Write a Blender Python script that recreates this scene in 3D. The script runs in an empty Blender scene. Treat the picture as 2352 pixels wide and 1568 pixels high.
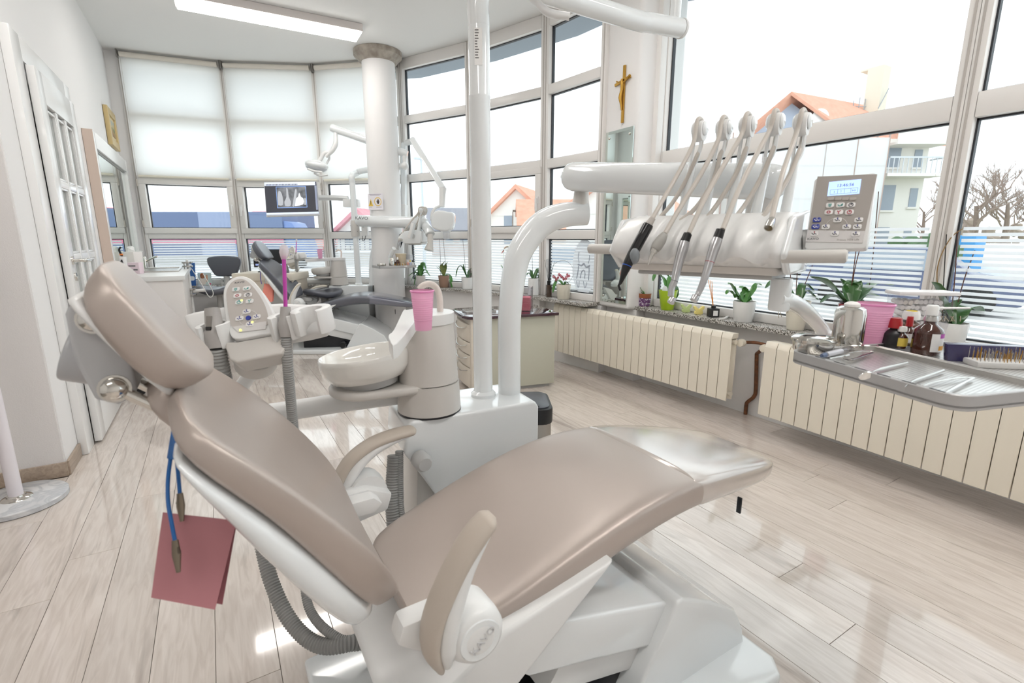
import bpy, bmesh, math, random
from mathutils import Vector as V, Matrix as Mx, Euler
random.seed(7)
SC=bpy.context.scene; COL=SC.collection
# ---------------------------------------------------------------- camera, world, lights, exposure
W_,H_=2352,1568; FPX=1133.0; PITCH=math.radians(11.9); YAW=math.radians(31.0); CAMZ=1.18
CAM=V((0,0,CAMZ))
FW=V((math.sin(YAW)*math.cos(PITCH),math.cos(YAW)*math.cos(PITCH),-math.sin(PITCH)))
RT=V((math.cos(YAW),-math.sin(YAW),0)); UP=RT.cross(FW)
cd=bpy.data.cameras.new('camera'); cam=bpy.data.objects.new('camera',cd); COL.objects.link(cam)
cd.sensor_width=36; cd.lens=FPX/W_*36; cd.clip_start=.05; cd.clip_end=500
cam.location=CAM; cam.rotation_euler=(math.pi/2-PITCH,0,-YAW)
cd.dof.use_dof=True; cd.dof.focus_distance=2.4; cd.dof.aperture_fstop=5.6
SC.camera=cam
wd=bpy.data.worlds.new('overcast_sky'); SC.world=wd; wd.use_nodes=True
nt=wd.node_tree; nt.nodes.clear()
wo=nt.nodes.new('ShaderNodeOutputWorld'); bg=nt.nodes.new('ShaderNodeBackground')
tc=nt.nodes.new('ShaderNodeTexCoord'); sp=nt.nodes.new('ShaderNodeSeparateXYZ'); cr_=nt.nodes.new('ShaderNodeValToRGB')
nt.links.new(tc.outputs['Generated'],sp.inputs[0]); nt.links.new(sp.outputs['Z'],cr_.inputs[0])
cr_.color_ramp.elements[0].position=0; cr_.color_ramp.elements[0].color=(.86,.90,.96,1)
cr_.color_ramp.elements[1].position=.5; cr_.color_ramp.elements[1].color=(.93,.95,.97,1)
nt.links.new(cr_.outputs[0],bg.inputs[0]); bg.inputs[1].default_value=1.5
nt.links.new(bg.outputs[0],wo.inputs[0])
VS=SC.view_settings; SC.display_settings.display_device='sRGB'
VS.view_transform='Standard'; VS.look='None'; VS.gamma=1; VS.use_curve_mapping=False; VS.exposure=0.68
LAMP_E=9.0
def area(name,loc,sx,sy,power,rot=(0,0,0),col=(1,.96,.92)):
    l=bpy.data.lights.new(name,'AREA'); l.shape='RECTANGLE'; l.size=sx; l.size_y=sy; l.energy=power; l.color=col
    o=bpy.data.objects.new(name,l); COL.objects.link(o); o.location=loc; o.rotation_euler=rot; return o

# ---------------------------------------------------------------- helpers
def ray(x,y): return RT*(x-W_/2)+FW*FPX+UP*(H_/2-y)
def PD(x,y,d): return CAM+ray(x,y)*(d/FPX)                # photo point at a forward distance
def PZ(x,y,z): r=ray(x,y); return CAM+r*((z-CAMZ)/r.z)     # photo point on a level
def PXX(x,y,X): r=ray(x,y); return CAM+r*(X/r.x)           # photo point on the plane x = X
def PY(x,y,Y): r=ray(x,y); return CAM+r*(Y/r.y)
def lin(c): return c/12.92 if c<=.04045 else ((c+.055)/1.055)**2.4
def hexc(h):
    h=h.lstrip('#'); return tuple(lin(int(h[i:i+2],16)/255) for i in (0,2,4))+(1,)
MATS={}
def mat(name,col,rough=.5,metal=0,spec=.5,coat=0,trans=0,alpha=1,emis=None,es=0,sss=0,ior=1.5,bump=None,var=None):
    if name in MATS: return MATS[name]
    m=bpy.data.materials.new(name); m.use_nodes=True; b=m.node_tree.nodes['Principled BSDF']
    c=hexc(col) if isinstance(col,str) else col
    b.inputs['Base Color'].default_value=c; b.inputs['Roughness'].default_value=rough; b.inputs['Metallic'].default_value=metal
    b.inputs['Specular IOR Level'].default_value=spec; b.inputs['Coat Weight'].default_value=coat; b.inputs['Coat Roughness'].default_value=.05
    b.inputs['Transmission Weight'].default_value=trans; b.inputs['Alpha'].default_value=alpha; b.inputs['IOR'].default_value=ior
    if emis: b.inputs['Emission Color'].default_value=hexc(emis); b.inputs['Emission Strength'].default_value=es
    N=m.node_tree.nodes; L=m.node_tree.links
    if bump or var:
        t=N.new('ShaderNodeTexCoord'); n=N.new('ShaderNodeTexNoise'); L.new(t.outputs['Object'],n.inputs['Vector'])
        n.inputs['Scale'].default_value=(bump or var)[0]; n.inputs['Detail'].default_value=4
        if bump:
            bu=N.new('ShaderNodeBump'); bu.inputs['Strength'].default_value=bump[1]; bu.inputs['Distance'].default_value=.002
            L.new(n.outputs[0],bu.inputs['Height']); L.new(bu.outputs[0],b.inputs['Normal'])
        if var:
            r=N.new('ShaderNodeValToRGB'); c2=hexc(var[1])
            r.color_ramp.elements[0].position=.35; r.color_ramp.elements[0].color=c; r.color_ramp.elements[1].position=.65; r.color_ramp.elements[1].color=c2
            n2=n
            if bump: 
                n2=N.new('ShaderNodeTexNoise'); n2.inputs['Scale'].default_value=var[0]; L.new(t.outputs['Object'],n2.inputs['Vector'])
            L.new(n2.outputs[0],r.inputs[0]); L.new(r.outputs[0],b.inputs['Base Color'])
    MATS[name]=m; return m
def nodemat(name):
    m=bpy.data.materials.new(name); m.use_nodes=True; MATS[name]=m
    return m,m.node_tree.nodes,m.node_tree.links,m.node_tree.nodes['Principled BSDF'],m.node_tree.nodes['Material Output']

def crv(pts,k=6):
    pts=[V(p) for p in pts]; n=len(pts)
    if n<3 or k<2: return pts
    out=[]
    for i in range(n-1):
        p0=pts[i-1] if i else pts[0]*2-pts[1]; p1=pts[i]; p2=pts[i+1]; p3=pts[i+2] if i+2<n else pts[-1]*2-pts[-2]
        for j in range(k):
            t=j/k; out.append(.5*((2*p1)+(p2-p0)*t+(2*p0-5*p1+4*p2-p3)*t*t+(3*p1-p0-3*p2+p3)*t**3))
    out.append(pts[-1]); return out
def lerpl(vals,n):
    out=[]
    for i in range(n):
        t=i/(n-1)*(len(vals)-1) if n>1 else 0; a=min(int(t),len(vals)-2) if len(vals)>1 else 0
        out.append(vals[a] if len(vals)==1 else vals[a]+(vals[a+1]-vals[a])*(t-a))
    return out
def frame(o,x,y):
    o=V(o); x=V(x).normalized(); z=x.cross(V(y)).normalized(); y=z.cross(x)
    return Mx(((x.x,y.x,z.x,o.x),(x.y,y.y,z.y,o.y),(x.z,y.z,z.z,o.z),(0,0,0,1)))
def T(x,y,z,rz=0): return Mx.Translation((x,y,z))@Mx.Rotation(rz,4,'Z')
class MB:
    def __init__(s): s.bm=bmesh.new()
    def v(s,p): return s.bm.verts.new(p)
    def f(s,vs):
        try: return s.bm.faces.new(vs)
        except ValueError: return None
    def hexa(s,P,M=None):
        vs=[s.v(M@V(p) if M else V(p)) for p in P]
        for q in ((0,3,2,1),(4,5,6,7),(0,1,5,4),(1,2,6,5),(2,3,7,6),(3,0,4,7)): s.f([vs[i] for i in q])
        return s
    def box(s,x0,x1,y0,y1,z0,z1,M=None):
        return s.hexa([(x0,y0,z0),(x1,y0,z0),(x1,y1,z0),(x0,y1,z0),(x0,y0,z1),(x1,y0,z1),(x1,y1,z1),(x0,y1,z1)],M)
    def cbox(s,c,sz,M=None):
        a,b,d=c; x,y,z=[q/2 for q in sz]; return s.box(a-x,a+x,b-y,b+y,d-z,d+z,M)
    def prism(s,pts,z0,z1,M=None):
        a=[s.v(M@V((p[0],p[1],z0)) if M else V((p[0],p[1],z0))) for p in pts]; b=[s.v(M@V((p[0],p[1],z1)) if M else V((p[0],p[1],z1))) for p in pts]
        n=len(pts); s.f(a[::-1]); s.f(b)
        for i in range(n): s.f([a[i],a[(i+1)%n],b[(i+1)%n],b[i]])
        return s
    def loft(s,rings,cap=True,closed=True):
        R=[[s.v(p) for p in r] for r in rings]; n=len(R[0])
        for a,b in zip(R,R[1:]):
            for i in range(n if closed else n-1): s.f([a[i],a[(i+1)%n],b[(i+1)%n],b[i]])
        if cap and closed: s.f(R[0][::-1]); s.f(R[-1])
        return s
    def tube(s,pts,r,n=12,k=6,cap=True,flat=1.0,up=None):
        P=crv(pts,k); m=len(P); rs=lerpl(r if isinstance(r,(list,tuple)) else [r],m)
        t=(P[1]-P[0]).normalized(); u=V(up) if up else (V((0,0,1)) if abs(t.z)<.9 else V((1,0,0)))
        u=(u-t*u.dot(t)).normalized(); rings=[]
        for i,p in enumerate(P):
            t2=(P[min(i+1,m-1)]-P[max(i-1,0)]).normalized()
            q=t.rotation_difference(t2) if (t-t2).length>1e-7 else None
            if q: u=q@u
            u=(u-t2*u.dot(t2)).normalized(); w=t2.cross(u); t=t2
            rings.append([p+(u*math.cos(a)*flat+w*math.sin(a))*rs[i] for a in (2*math.pi*j/n for j in range(n))])
        return s.loft(rings,cap)
    def lathe(s,prof,M=None,n=24,cap=True):
        M=M or Mx()
        return s.loft([[M@V((max(r,1e-4)*math.cos(2*math.pi*j/n),max(r,1e-4)*math.sin(2*math.pi*j/n),z)) for j in range(n)] for r,z in prof],cap)
    def ball(s,c,r,n=12,M=None):
        r=r if isinstance(r,(tuple,list)) else (r,r,r); M=M or Mx()
        m=n//2
        return s.loft([[M@(V(c)+V((r[0]*math.sin(math.pi*i/m)*math.cos(2*math.pi*j/n),r[1]*math.sin(math.pi*i/m)*math.sin(2*math.pi*j/n),-r[2]*math.cos(math.pi*i/m)))) for j in range(n)] for i in [.08]+list(range(1,m))+[m-.08]])
    def quad(s,pts): s.f([s.v(V(p)) for p in pts]); return s
    def build(s,name,m,par=None,bev=0,seg=2,sub=0,ang=40,flat=False,norm=True,**kw):
        bm=s.bm
        if norm: bmesh.ops.recalc_face_normals(bm,faces=bm.faces)
        if bev:
            es=[e for e in bm.edges if len(e.link_faces)==2 and e.calc_face_angle(0)>math.radians(30)]
            bmesh.ops.bevel(bm,geom=es,offset=bev,segments=seg,affect='EDGES',profile=.6,clamp_overlap=True)
        me=bpy.data.meshes.new(name)
        off=V((0,0,0))
        if par is None and bm.verts:
            xs=[v.co for v in bm.verts]; off=V(((min(v.x for v in xs)+max(v.x for v in xs))/2,(min(v.y for v in xs)+max(v.y for v in xs))/2,min(v.z for v in xs)))
            bmesh.ops.translate(bm,verts=bm.verts,vec=-off)
        bm.to_mesh(me); bm.free()
        if not flat:
            me.shade_smooth(); me.set_sharp_from_angle(angle=math.radians(ang))
        if m: me.materials.append(m)
        o=bpy.data.objects.new(name,me); COL.objects.link(o); o.location=off
        if par is not None:
            o.parent=par
            if par.parent is None: o.matrix_parent_inverse=par.matrix_basis.inverted()
        if sub:
            md=o.modifiers.new('sub','SUBSURF'); md.levels=sub; md.render_levels=sub
        for k_,v_ in kw.items(): o[k_]=v_
        return o
def tag(o,label,cat,group=None):
    o['label']=label; o['category']=cat
    if group: o['group']=group
    return o
def thing(name,label,cat,loc=(0,0,0),group=None):
    o=bpy.data.objects.new(name,None); COL.objects.link(o); o.location=loc; o.empty_display_size=.05
    return tag(o,label,cat,group)
def struct(name,loc=(0,0,0)):
    o=bpy.data.objects.new(name,None); COL.objects.link(o); o.location=loc; o['kind']='structure'; return o
def kids(o): return [c for c in CHILD.get(o.name,[])]
def dup(root,Mt,label=None,group=None,remat=None,cat=None):
    """copy a thing with its parts and sub-parts, moved rigidly by the matrix Mt"""
    def cp(o,par):
        c=o.copy(); COL.objects.link(c)
        if par is not None: c.parent=par; c.matrix_parent_inverse=o.matrix_parent_inverse.copy()
        if remat and o.data and o.data.materials and o.data.materials[0] and o.data.materials[0].name in remat:
            c.data=o.data.copy(); c.data.materials[0]=remat[o.data.materials[0].name]
        for ch in list(o.children): cp(ch,c)
        return c
    r=cp(root,None); r.matrix_basis=Mt@root.matrix_basis
    if label: r['label']=label
    if group: r['group']=group
    return r
def text(name,s,size,M,m,par=None,ext=.0004,align='CENTER',sx=1):
    cu=bpy.data.curves.new(name,'FONT'); cu.body=s; cu.size=size; cu.extrude=ext; cu.align_x=align; cu.align_y='CENTER'; cu.resolution_u=2
    t=bpy.data.objects.new(name,cu); COL.objects.link(t)
    me=bpy.data.meshes.new_from_object(t); bpy.data.objects.remove(t); bpy.data.curves.remove(cu)
    me.transform(M@Mx.Diagonal((sx,1,1,1))); me.materials.clear(); me.materials.append(m)
    o=bpy.data.objects.new(name,me); COL.objects.link(o)
    if par is not None:
        o.parent=par
        if par.parent is None: o.matrix_parent_inverse=par.matrix_basis.inverted()
    return o
# ---------------------------------------------------------------- materials
wallm=mat('wall_paint','#EDEBEA',.75,bump=(60,.08)); wallg=mat('wall_paint_textured','#E3DFDD',.85,bump=(220,.35))
ceilm=mat('ceiling_paint','#EBEAE8',.8); pvc=mat('white_pvc','#EAE7E4',.32); whitewood=mat('white_lacquer','#F0EFEE',.25,coat=.3)
gloss=mat('gloss_white','#E9ECED',.12,coat=.6); grey=mat('light_grey_plastic','#D2CEC9',.33); greyd=mat('mid_grey_plastic','#B9B9B8',.4)
satin=mat('satin_white','#E6E6E5',.3); rubber=mat('black_rubber','#141416',.4); darkp=mat('dark_plastic','#1B1B20',.3)
chrome=mat('chrome','#D8D5CF',.1,1); steel=mat('brushed_steel','#C9C7C4',.25,1); porcelain=mat('porcelain','#EFEDE8',.08,coat=.8)
seal_shade=mat('window_seal','#2A2D33',.5); cream=mat('cream_enamel','#EEE6D6',.3,coat=.2); hosem=mat('grey_hose','#9A9A98',.45); hosel=mat('pale_hose','#C4BDB5',.4)
brass=mat('aged_brass','#C59A48',.35,.8)
def glassmat(name,tint,refl=.04):
    m,N,L,b,o=nodemat(name); N.remove(b)
    tr=N.new('ShaderNodeBsdfTransparent'); tr.inputs[0].default_value=hexc(tint); gl=N.new('ShaderNodeBsdfGlossy'); gl.inputs['Roughness'].default_value=.0
    lw=N.new('ShaderNodeLayerWeight'); lw.inputs[0].default_value=.5; p=N.new('ShaderNodeMath'); p.operation='POWER'; p.inputs[1].default_value=4.5
    a=N.new('ShaderNodeMath'); a.operation='MULTIPLY_ADD'; a.inputs[1].default_value=.7; a.inputs[2].default_value=refl
    mx=N.new('ShaderNodeMixShader'); L.new(lw.outputs['Facing'],p.inputs[0]); L.new(p.outputs[0],a.inputs[0]); L.new(a.outputs[0],mx.inputs[0])
    L.new(tr.outputs[0],mx.inputs[1]); L.new(gl.outputs[0],mx.inputs[2]); L.new(mx.outputs[0],o.inputs[0]); return m
glass=glassmat('window_glass','#F4F8F8',.025); clear=glassmat('clear_plastic','#F6F6F8',.06)
def transl(name,col,t=.5,thru=0.0):
    m,N,L,b,o=nodemat(name); b.inputs['Base Color'].default_value=hexc(col); b.inputs['Roughness'].default_value=.6
    tl=N.new('ShaderNodeBsdfTranslucent'); tl.inputs[0].default_value=hexc(col); mx=N.new('ShaderNodeMixShader'); mx.inputs[0].default_value=t
    L.new(b.outputs[0],mx.inputs[1]); L.new(tl.outputs[0],mx.inputs[2]); last=mx
    if thru:
        tr=N.new('ShaderNodeBsdfTransparent'); m2=N.new('ShaderNodeMixShader'); m2.inputs[0].default_value=thru
        L.new(mx.outputs[0],m2.inputs[1]); L.new(tr.outputs[0],m2.inputs[2]); last=m2
    L.new(last.outputs[0],o.inputs[0]); return m
blindm=transl('blind_fabric','#FDFDFC',.92); filmm=transl('frosted_film','#F6F8FA',.6,.08); pinkcup=transl('pink_plastic','#FAD2E8',.5,.12)
def woodmat(name,cA,cB,cK,rough=.16):
    m,N,L,b,o=nodemat(name)
    t=N.new('ShaderNodeTexCoord'); oi=N.new('ShaderNodeObjectInfo'); mp=N.new('ShaderNodeMapping'); ad=N.new('ShaderNodeVectorMath'); ad.operation='ADD'
    rs=N.new('ShaderNodeVectorMath'); rs.operation='SCALE'; cm=N.new('ShaderNodeCombineXYZ')
    L.new(oi.outputs['Random'],cm.inputs[0]); L.new(oi.outputs['Random'],cm.inputs[1]); L.new(cm.outputs[0],rs.inputs[0]); rs.inputs['Scale'].default_value=37
    L.new(t.outputs['Object'],ad.inputs[0]); L.new(rs.outputs[0],ad.inputs[1]); L.new(ad.outputs[0],mp.inputs[0]); mp.inputs['Scale'].default_value=(1,.11,1)
    n1=N.new('ShaderNodeTexNoise'); n1.inputs['Scale'].default_value=46; n1.inputs['Detail'].default_value=6; n1.inputs['Distortion'].default_value=1.2; L.new(mp.outputs[0],n1.inputs['Vector'])
    n2=N.new('ShaderNodeTexNoise'); n2.inputs['Scale'].default_value=9; n2.inputs['Detail'].default_value=3; n2.inputs['Distortion'].default_value=2.5; L.new(mp.outputs[0],n2.inputs['Vector'])
    r1=N.new('ShaderNodeValToRGB'); r1.color_ramp.elements[0].position=.3; r1.color_ramp.elements[0].color=hexc(cB); r1.color_ramp.elements[1].position=.62; r1.color_ramp.elements[1].color=hexc(cA)
    L.new(n1.outputs[0],r1.inputs[0])
    r2=N.new('ShaderNodeValToRGB'); r2.color_ramp.elements[0].position=.27; r2.color_ramp.elements[0].color=(1,1,1,1); r2.color_ramp.elements[1].position=.40; r2.color_ramp.elements[1].color=(0,0,0,1); L.new(n2.outputs[0],r2.inputs[0])
    mx=N.new('ShaderNodeMixRGB'); mx.inputs[2].default_value=hexc(cK); L.new(r1.outputs[0],mx.inputs[1])
    mm=N.new('ShaderNodeMath'); mm.operation='MULTIPLY'; mm.inputs[1].default_value=.55; L.new(r2.outputs[0],mm.inputs[0]); L.new(mm.outputs[0],mx.inputs[0])
    hs=N.new('ShaderNodeHueSaturation'); ma=N.new('ShaderNodeMath'); ma.operation='MULTIPLY_ADD'; ma.inputs[1].default_value=.14; ma.inputs[2].default_value=.93
    L.new(oi.outputs['Random'],ma.inputs[0]); L.new(ma.outputs[0],hs.inputs['Value']); L.new(mx.outputs[0],hs.inputs['Color']); L.new(hs.outputs[0],b.inputs['Base Color'])
    b.inputs['Roughness'].default_value=rough; b.inputs['Specular IOR Level'].default_value=.75; b.inputs['Coat Weight'].default_value=(.5 if rough<.2 else 0); b.inputs['Coat Roughness'].default_value=.03
    bu=N.new('ShaderNodeBump'); bu.inputs['Strength'].default_value=.03; bu.inputs['Distance'].default_value=.0005; L.new(n1.outputs[0],bu.inputs['Height']); L.new(bu.outputs[0],b.inputs['Normal'])
    return m
floorm=woodmat('whitewashed_oak','#DBD1C9','#CABEB5','#A3978E',.08); skirtm=woodmat('oak_skirting','#B5A392','#9E8C7B','#86766a',.4)
def speckle(name,cols,scale=260,rough=.25):
    m,N,L,b,o=nodemat(name); t=N.new('ShaderNodeTexCoord'); n=N.new('ShaderNodeTexVoronoi'); n.inputs['Scale'].default_value=scale; L.new(t.outputs['Object'],n.inputs['Vector'])
    r=N.new('ShaderNodeValToRGB'); r.color_ramp.interpolation='CONSTANT'; sp=N.new('ShaderNodeSeparateColor'); L.new(n.outputs['Color'],sp.inputs[0]); L.new(sp.outputs[0],r.inputs[0])
    e=r.color_ramp.elements; e[0].color=hexc(cols[0]); e[0].position=0; e[1].color=hexc(cols[1]); e[1].position=1/len(cols)
    for i,c in enumerate(cols[2:],2): q=e.new(i/len(cols)); q.color=hexc(c)
    L.new(r.outputs[0],b.inputs['Base Color']); b.inputs['Roughness'].default_value=rough; return m
granite=speckle('speckled_granite',['#5E5850','#B9B4AE','#D8D5D0','#8C867E','#C9C6C2','#3C3833','#D2CFCB'],210)
def marblemat():
    m,N,L,b,o=nodemat('grey_marble'); t=N.new('ShaderNodeTexCoord'); n=N.new('ShaderNodeTexNoise'); n.inputs['Scale'].default_value=7; n.inputs['Detail'].default_value=8; n.inputs['Distortion'].default_value=2
    L.new(t.outputs['Object'],n.inputs['Vector']); r=N.new('ShaderNodeValToRGB'); e=r.color_ramp.elements
    e[0].position=.40; e[0].color=hexc('#D9D9DA'); e[1].position=.6; e[1].color=hexc('#CFCFD1'); q=e.new(.5); q.color=hexc('#BDBFC3')
    L.new(n.outputs[0],r.inputs[0]); L.new(r.outputs[0],b.inputs['Base Color']); b.inputs['Roughness'].default_value=.15; return m
marble=marblemat()
# ---------------------------------------------------------------- room shell
P=[(-.633,7.05),(.333,6.90),(1.25,6.465),(2.02,5.76),(2.45,4.90),(2.76,3.98),(2.85,3.27)]
CEIL=3.10; SILL=.63
poly=[(-2.8,-2.8)]+[(3.3,-2.8),(3.3,2.9),(3.05,3.3)]+[P[5],P[4],P[3],P[2],P[1],(-.633,7.05),(-.9,7.1),(-2.8,7.1)]
def inside(x,y):
    c=False; n=len(poly)
    for i in range(n):
        x1,y1=poly[i]; x2,y2=poly[(i+1)%n]
        if (y1>y)!=(y2>y) and x<(x2-x1)*(y-y1)/(y2-y1)+x1: c=not c
    return c
fl=struct('floor'); MB().prism(poly,-.12,-.004).build('floor_base',mat('floor_underlay','#8d857d',.6),fl)
PW,PL=.156,1.38; shared={}
MB().box(-2.75,3.05,-2.75,-.003,-.004,0).build('floor_board_field',floorm,fl,kind='stuff')
xs=-1.36; row=0
while xs<3.05:
    ys=-(random.random()*PL); x0=xs; 
    ymax=0; y=0.0
    while y<7.1 and inside(x0+PW/2,y+.02) : y+=.02
    ymax=y-.02; row+=1
    while ys<ymax:
        a=max(ys,0); b=min(ys+PL,ymax); ys+=PL
        if b-a<.05 or (x0<-.9 and a>3.1): continue
        if x0<-.74 and a<3.12<b: b=3.12
        L=b-a
        key=round(L,3)
        if key not in shared:
            o=MB().box(-PW/2+.0007,PW/2-.0007,-L/2+.0007,L/2-.0007,-.004,0).build('plank',floorm,fl,bev=.0006,seg=1); shared[key]=o.data
        else:
            o=bpy.data.objects.new('plank',shared[key]); COL.objects.link(o); o.parent=fl
        o.location=(x0+PW/2,(a+b)/2,0)
    xs+=PW
MB().prism([(x*1.0,y) for x,y in poly],CEIL,CEIL+.15).build('ceiling',ceilm,kind='structure')
MB().box(-2.95,-2.8,-2.8,3.2,0,CEIL).build('wall_far_left',wallm,kind='structure'); MB().box(-2.8,3.3,-2.95,-2.8,0,CEIL).build('wall_back',wallm,kind='structure')
MB().box(-2.8,-.745,3.14,3.3,0,CEIL).build('wall_return',wallg,kind='structure')
MB().box(-.95,-.74,3.15,7.3,0,CEIL).build('wall_left',wallm,kind='structure')
MB().box(-.74,-.615,7.045,7.25,0,CEIL).build('wall_corner',wallm,kind='structure')
MB().box(-2.8,-.735,3.127,3.14,0,.075).build('baseboard_return',skirtm,bev=.003,kind='structure')
MB().box(-.74,-.727,3.14,3.40,0,.075).build('baseboard_left',skirtm,bev=.003,kind='structure')
MB().box(-.74,-.727,4.62,5.0,0,.075).build('baseboard_left',skirtm,bev=.003,kind='structure')
# door in the left wall
dr=struct('door_1',(-.74,3.57,0))
MB().box(-.74,-.70,3.405,3.56,0,2.16).build('door_casing',whitewood,dr,bev=.006); MB().box(-.74,-.70,4.455,4.60,0,2.16).build('door_casing',whitewood,dr,bev=.006)
MB().box(-.74,-.70,3.56,4.455,2.04,2.16).build('door_casing',whitewood,dr,bev=.006)
cols=[3.70+.225*i for i in range(4)]; cols[-1]=4.33; cols=[3.70,3.91,4.12,4.33]; rows=[.26,.67,1.07,1.47,1.87]
b=MB(); XA,XB=-.70,-.665
b.box(XA,XB,3.575,3.70,.012,2.03).box(XA,XB,4.33,4.44,.012,2.03).box(XA,XB,3.70,4.33,.012,.26).box(XA,XB,3.70,4.33,1.87,2.03)
b.build('door_leaf',whitewood,dr,bev=.004)
b=MB()
for r_ in rows[1:4]: b.box(XA+.004,XB-.004,3.70,4.33,r_-.02,r_+.02)
for c_ in cols[1:3]: b.box(XA+.004,XB-.002,c_-.022,c_+.022,.26,1.87)
b.build('glazing_bar',whitewood,dr,bev=.006)
pane=mat('frosted_pane','#9FA3A0',.2,spec=.6)
for i in range(3):
    for j in range(4):
        MB().box(XA+.008,XA+.014,cols[i]+.012,cols[i+1]-.012,rows[j]+.01,rows[j+1]-.01).build('pane',pane,dr)
        b=MB(); y0,y1,z0,z1=cols[i]+.02,cols[i+1]-.02,rows[j]+.02,rows[j+1]-.02
        for q in ((y0,y0+.012,z0,z1),(y1-.012,y1,z0,z1),(y0,y1,z0,z0+.012),(y0,y1,z1-.012,z1)): b.box(XA+.012,XB-.006,*q)
        b.build('pane_moulding',whitewood,dr,bev=.003)
b=MB().lathe([(.024,0),(.024,.008),(.012,.01)],frame((XB,3.635,1.055),(0,1,0),(0,0,1)),20)
b.tube([(XB,3.635,1.055),(XB+.05,3.637,1.055),(XB+.056,3.66,1.055),(XB+.054,3.77,1.05)],.009); b.build('door_handle',chrome,dr)
MB().lathe([(.024,0),(.024,.008),(.006,.01)],frame((XB,3.635,.965),(0,1,0),(0,0,1)),20).build('keyhole_plate',chrome,dr)
# ---------------------------------------------------------------- window facade
WN=0
def facet(A,B,levels,sashrows=(),stripes=None,blind=False,head=CEIL,hh=.04,pw=.05,handle=0,tw=None,sash_h=True):
    global WN; WN+=1
    A=V((A[0],A[1],0)); B=V((B[0],B[1],0)); d=(B-A); L=d.length; d/=L; M=frame(A,d,(-d.y,d.x,0))
    w=struct('window_%d'%WN,A)
    b=MB(); y0,y1=-.03,.045; z0,z1=levels[0],levels[-1]; hs=tw or [hh]*len(levels)
    b.box(0,pw,y0,y1,z0,head,M).box(L-pw,L,y0,y1,z0,head,M)
    for z,h in zip(levels,hs):
        lo,hi=(z,z+.06) if z==z0 else ((z-.07,head) if z==z1 else (z-h,z+h)); b.box(pw,L-pw,y0,y1,lo,hi,M)
    b.build('window_frame',pvc,w,bev=.008,seg=2)
    b=MB(); b.box(.012,.022,-.033,-.029,z0,head,M).box(L-.022,L-.012,-.033,-.029,z0,head,M)
    b.build('frame_groove',mat('groove_shadow_gap','#BDB7B2',.6),w)  # strips on the frame face, the groove's shade painted as a darker grey
    for r in range(len(levels)-1):
        lo=levels[r]+(.06 if r==0 else hs[r]); hi=levels[r+1]-(.07 if r==len(levels)-2 else hs[r+1]); xa,xb=pw,L-pw
        par=w
        if r in sashrows:
            s=MB(); q=.062; a0,a1,c0,c1=xa-.022,xb+.022,lo-.02,hi+.02
            s.hexa([(a0,-.05,c0),(a1,-.05,c0),(a1,.03,c0),(a0,.03,c0),(a0,-.05,c0+q),(a1,-.05,c0+q),(a1,.03,c0+q),(a0,.03,c0+q)],M)
            s.box(a0,a1,-.05,.03,c1-q,c1,M).box(a0,a0+q,-.05,.03,c0+q,c1-q,M).box(a1-q,a1,-.05,.03,c0+q,c1-q,M)
            par=s.build('sash',pvc,w,bev=.006)
            xa,xb,lo,hi=a0+q,a1-q,c0+q,c1-q
            hx=a1-.03 if handle>0 else a0+.03; gx=a0-.006 if handle>0 else a1+.006; zm=(lo+hi)/2
            MB().box(hx-.013,hx+.013,-.062,-.05,zm-.035,zm+.035,M).box(hx-.009,hx+.009,-.085,-.062,zm-.1,zm+.015,M).build('window_handle',whitewood,par,bev=.004)
            for zz in (c0+.07,c1-.09):
                MB().lathe([(.009,0),(.009,.075)],M@T(gx,-.05,zz),10).build('hinge',mat('hinge_metal','#CBC4BC',.4,.3),par)
        s=MB(); t=.008
        for q in ((xa,xa+t,lo,hi),(xb-t,xb,lo,hi),(xa,xb,lo,lo+t),(xa,xb,hi-t,hi)): s.box(q[0],q[1],.012,.04,q[2],q[3],M)
        s.build('glazing_seal',seal_shade,par)  # dark ring: gasket plus the shadow of the outer recess, put into its colour
        MB().box(xa,xb,.02,.024,lo,hi,M).build('pane',glass,par)
        if stripes and r==0:
            s=MB(); z=lo+.02; top=min(hi-.02,stripes)
            while z<top: s.box(xa+.022,xb-.022,.0165,.0185,z,z+.0155,M); z+=.028
            s.build('film_stripe',filmm,par)
    if A.x<3.05: MB().box(-.02,L+.02,(.0 if WN==6 else -.10),.16,-.1,.60,M).build('wall_parapet',wallm,kind='structure')
    if blind:
        k=thing('roller_blind',blind,'blind',A,'roller blinds')
        MB().box(.032,L-.032,-.075,-.0735,levels[2]+.0,head-.06,M).build('fabric',blindm,k)
        MB().lathe([(.026,0),(.026,L-.09)],M@T(.045,-.085,head-.045)@Mx.Rotation(math.pi/2,4,'Y'),14).build('roller_tube',mat('roller_tube','#E4DDD3',.5),k)
        MB().lathe([(.013,0),(.013,L-.11)],M@T(.055,-.074,levels[2]-.004)@Mx.Rotation(math.pi/2,4,'Y'),10).build('bottom_bar',mat('blind_bar','#EFE9DA',.4),k)
        for xx in (.02,L-.028): MB().box(xx,xx+.008,-.115,-.03,head-.085,head-.005,M).build('bracket',mat('bracket_grey','#8B8783',.5),k,bev=.002)
        for xx in (.05,): MB().tube([M@V((xx,-.09,head-.05)),M@V((xx,-.09,1.3))],.0015,6,1).build('bead_chain',mat('chain_white','#D8D4CE',.4),k)
    return M,L,w
LV=[SILL,1.205,1.845,2.475,3.06]
bl=['leftmost translucent roller blind, next to the left wall','middle translucent roller blind behind the screen','rightmost roller blind, partly behind the round column']
M0=[]
for i in range(6):
    M0.append(facet(P[i],P[i+1],LV,(1,) if i in (0,1,4) else (),1.19,bl[i] if i<3 else False,handle=(1 if i in (0,4) else -1)))
LR=[SILL,1.775,3.06]
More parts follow.
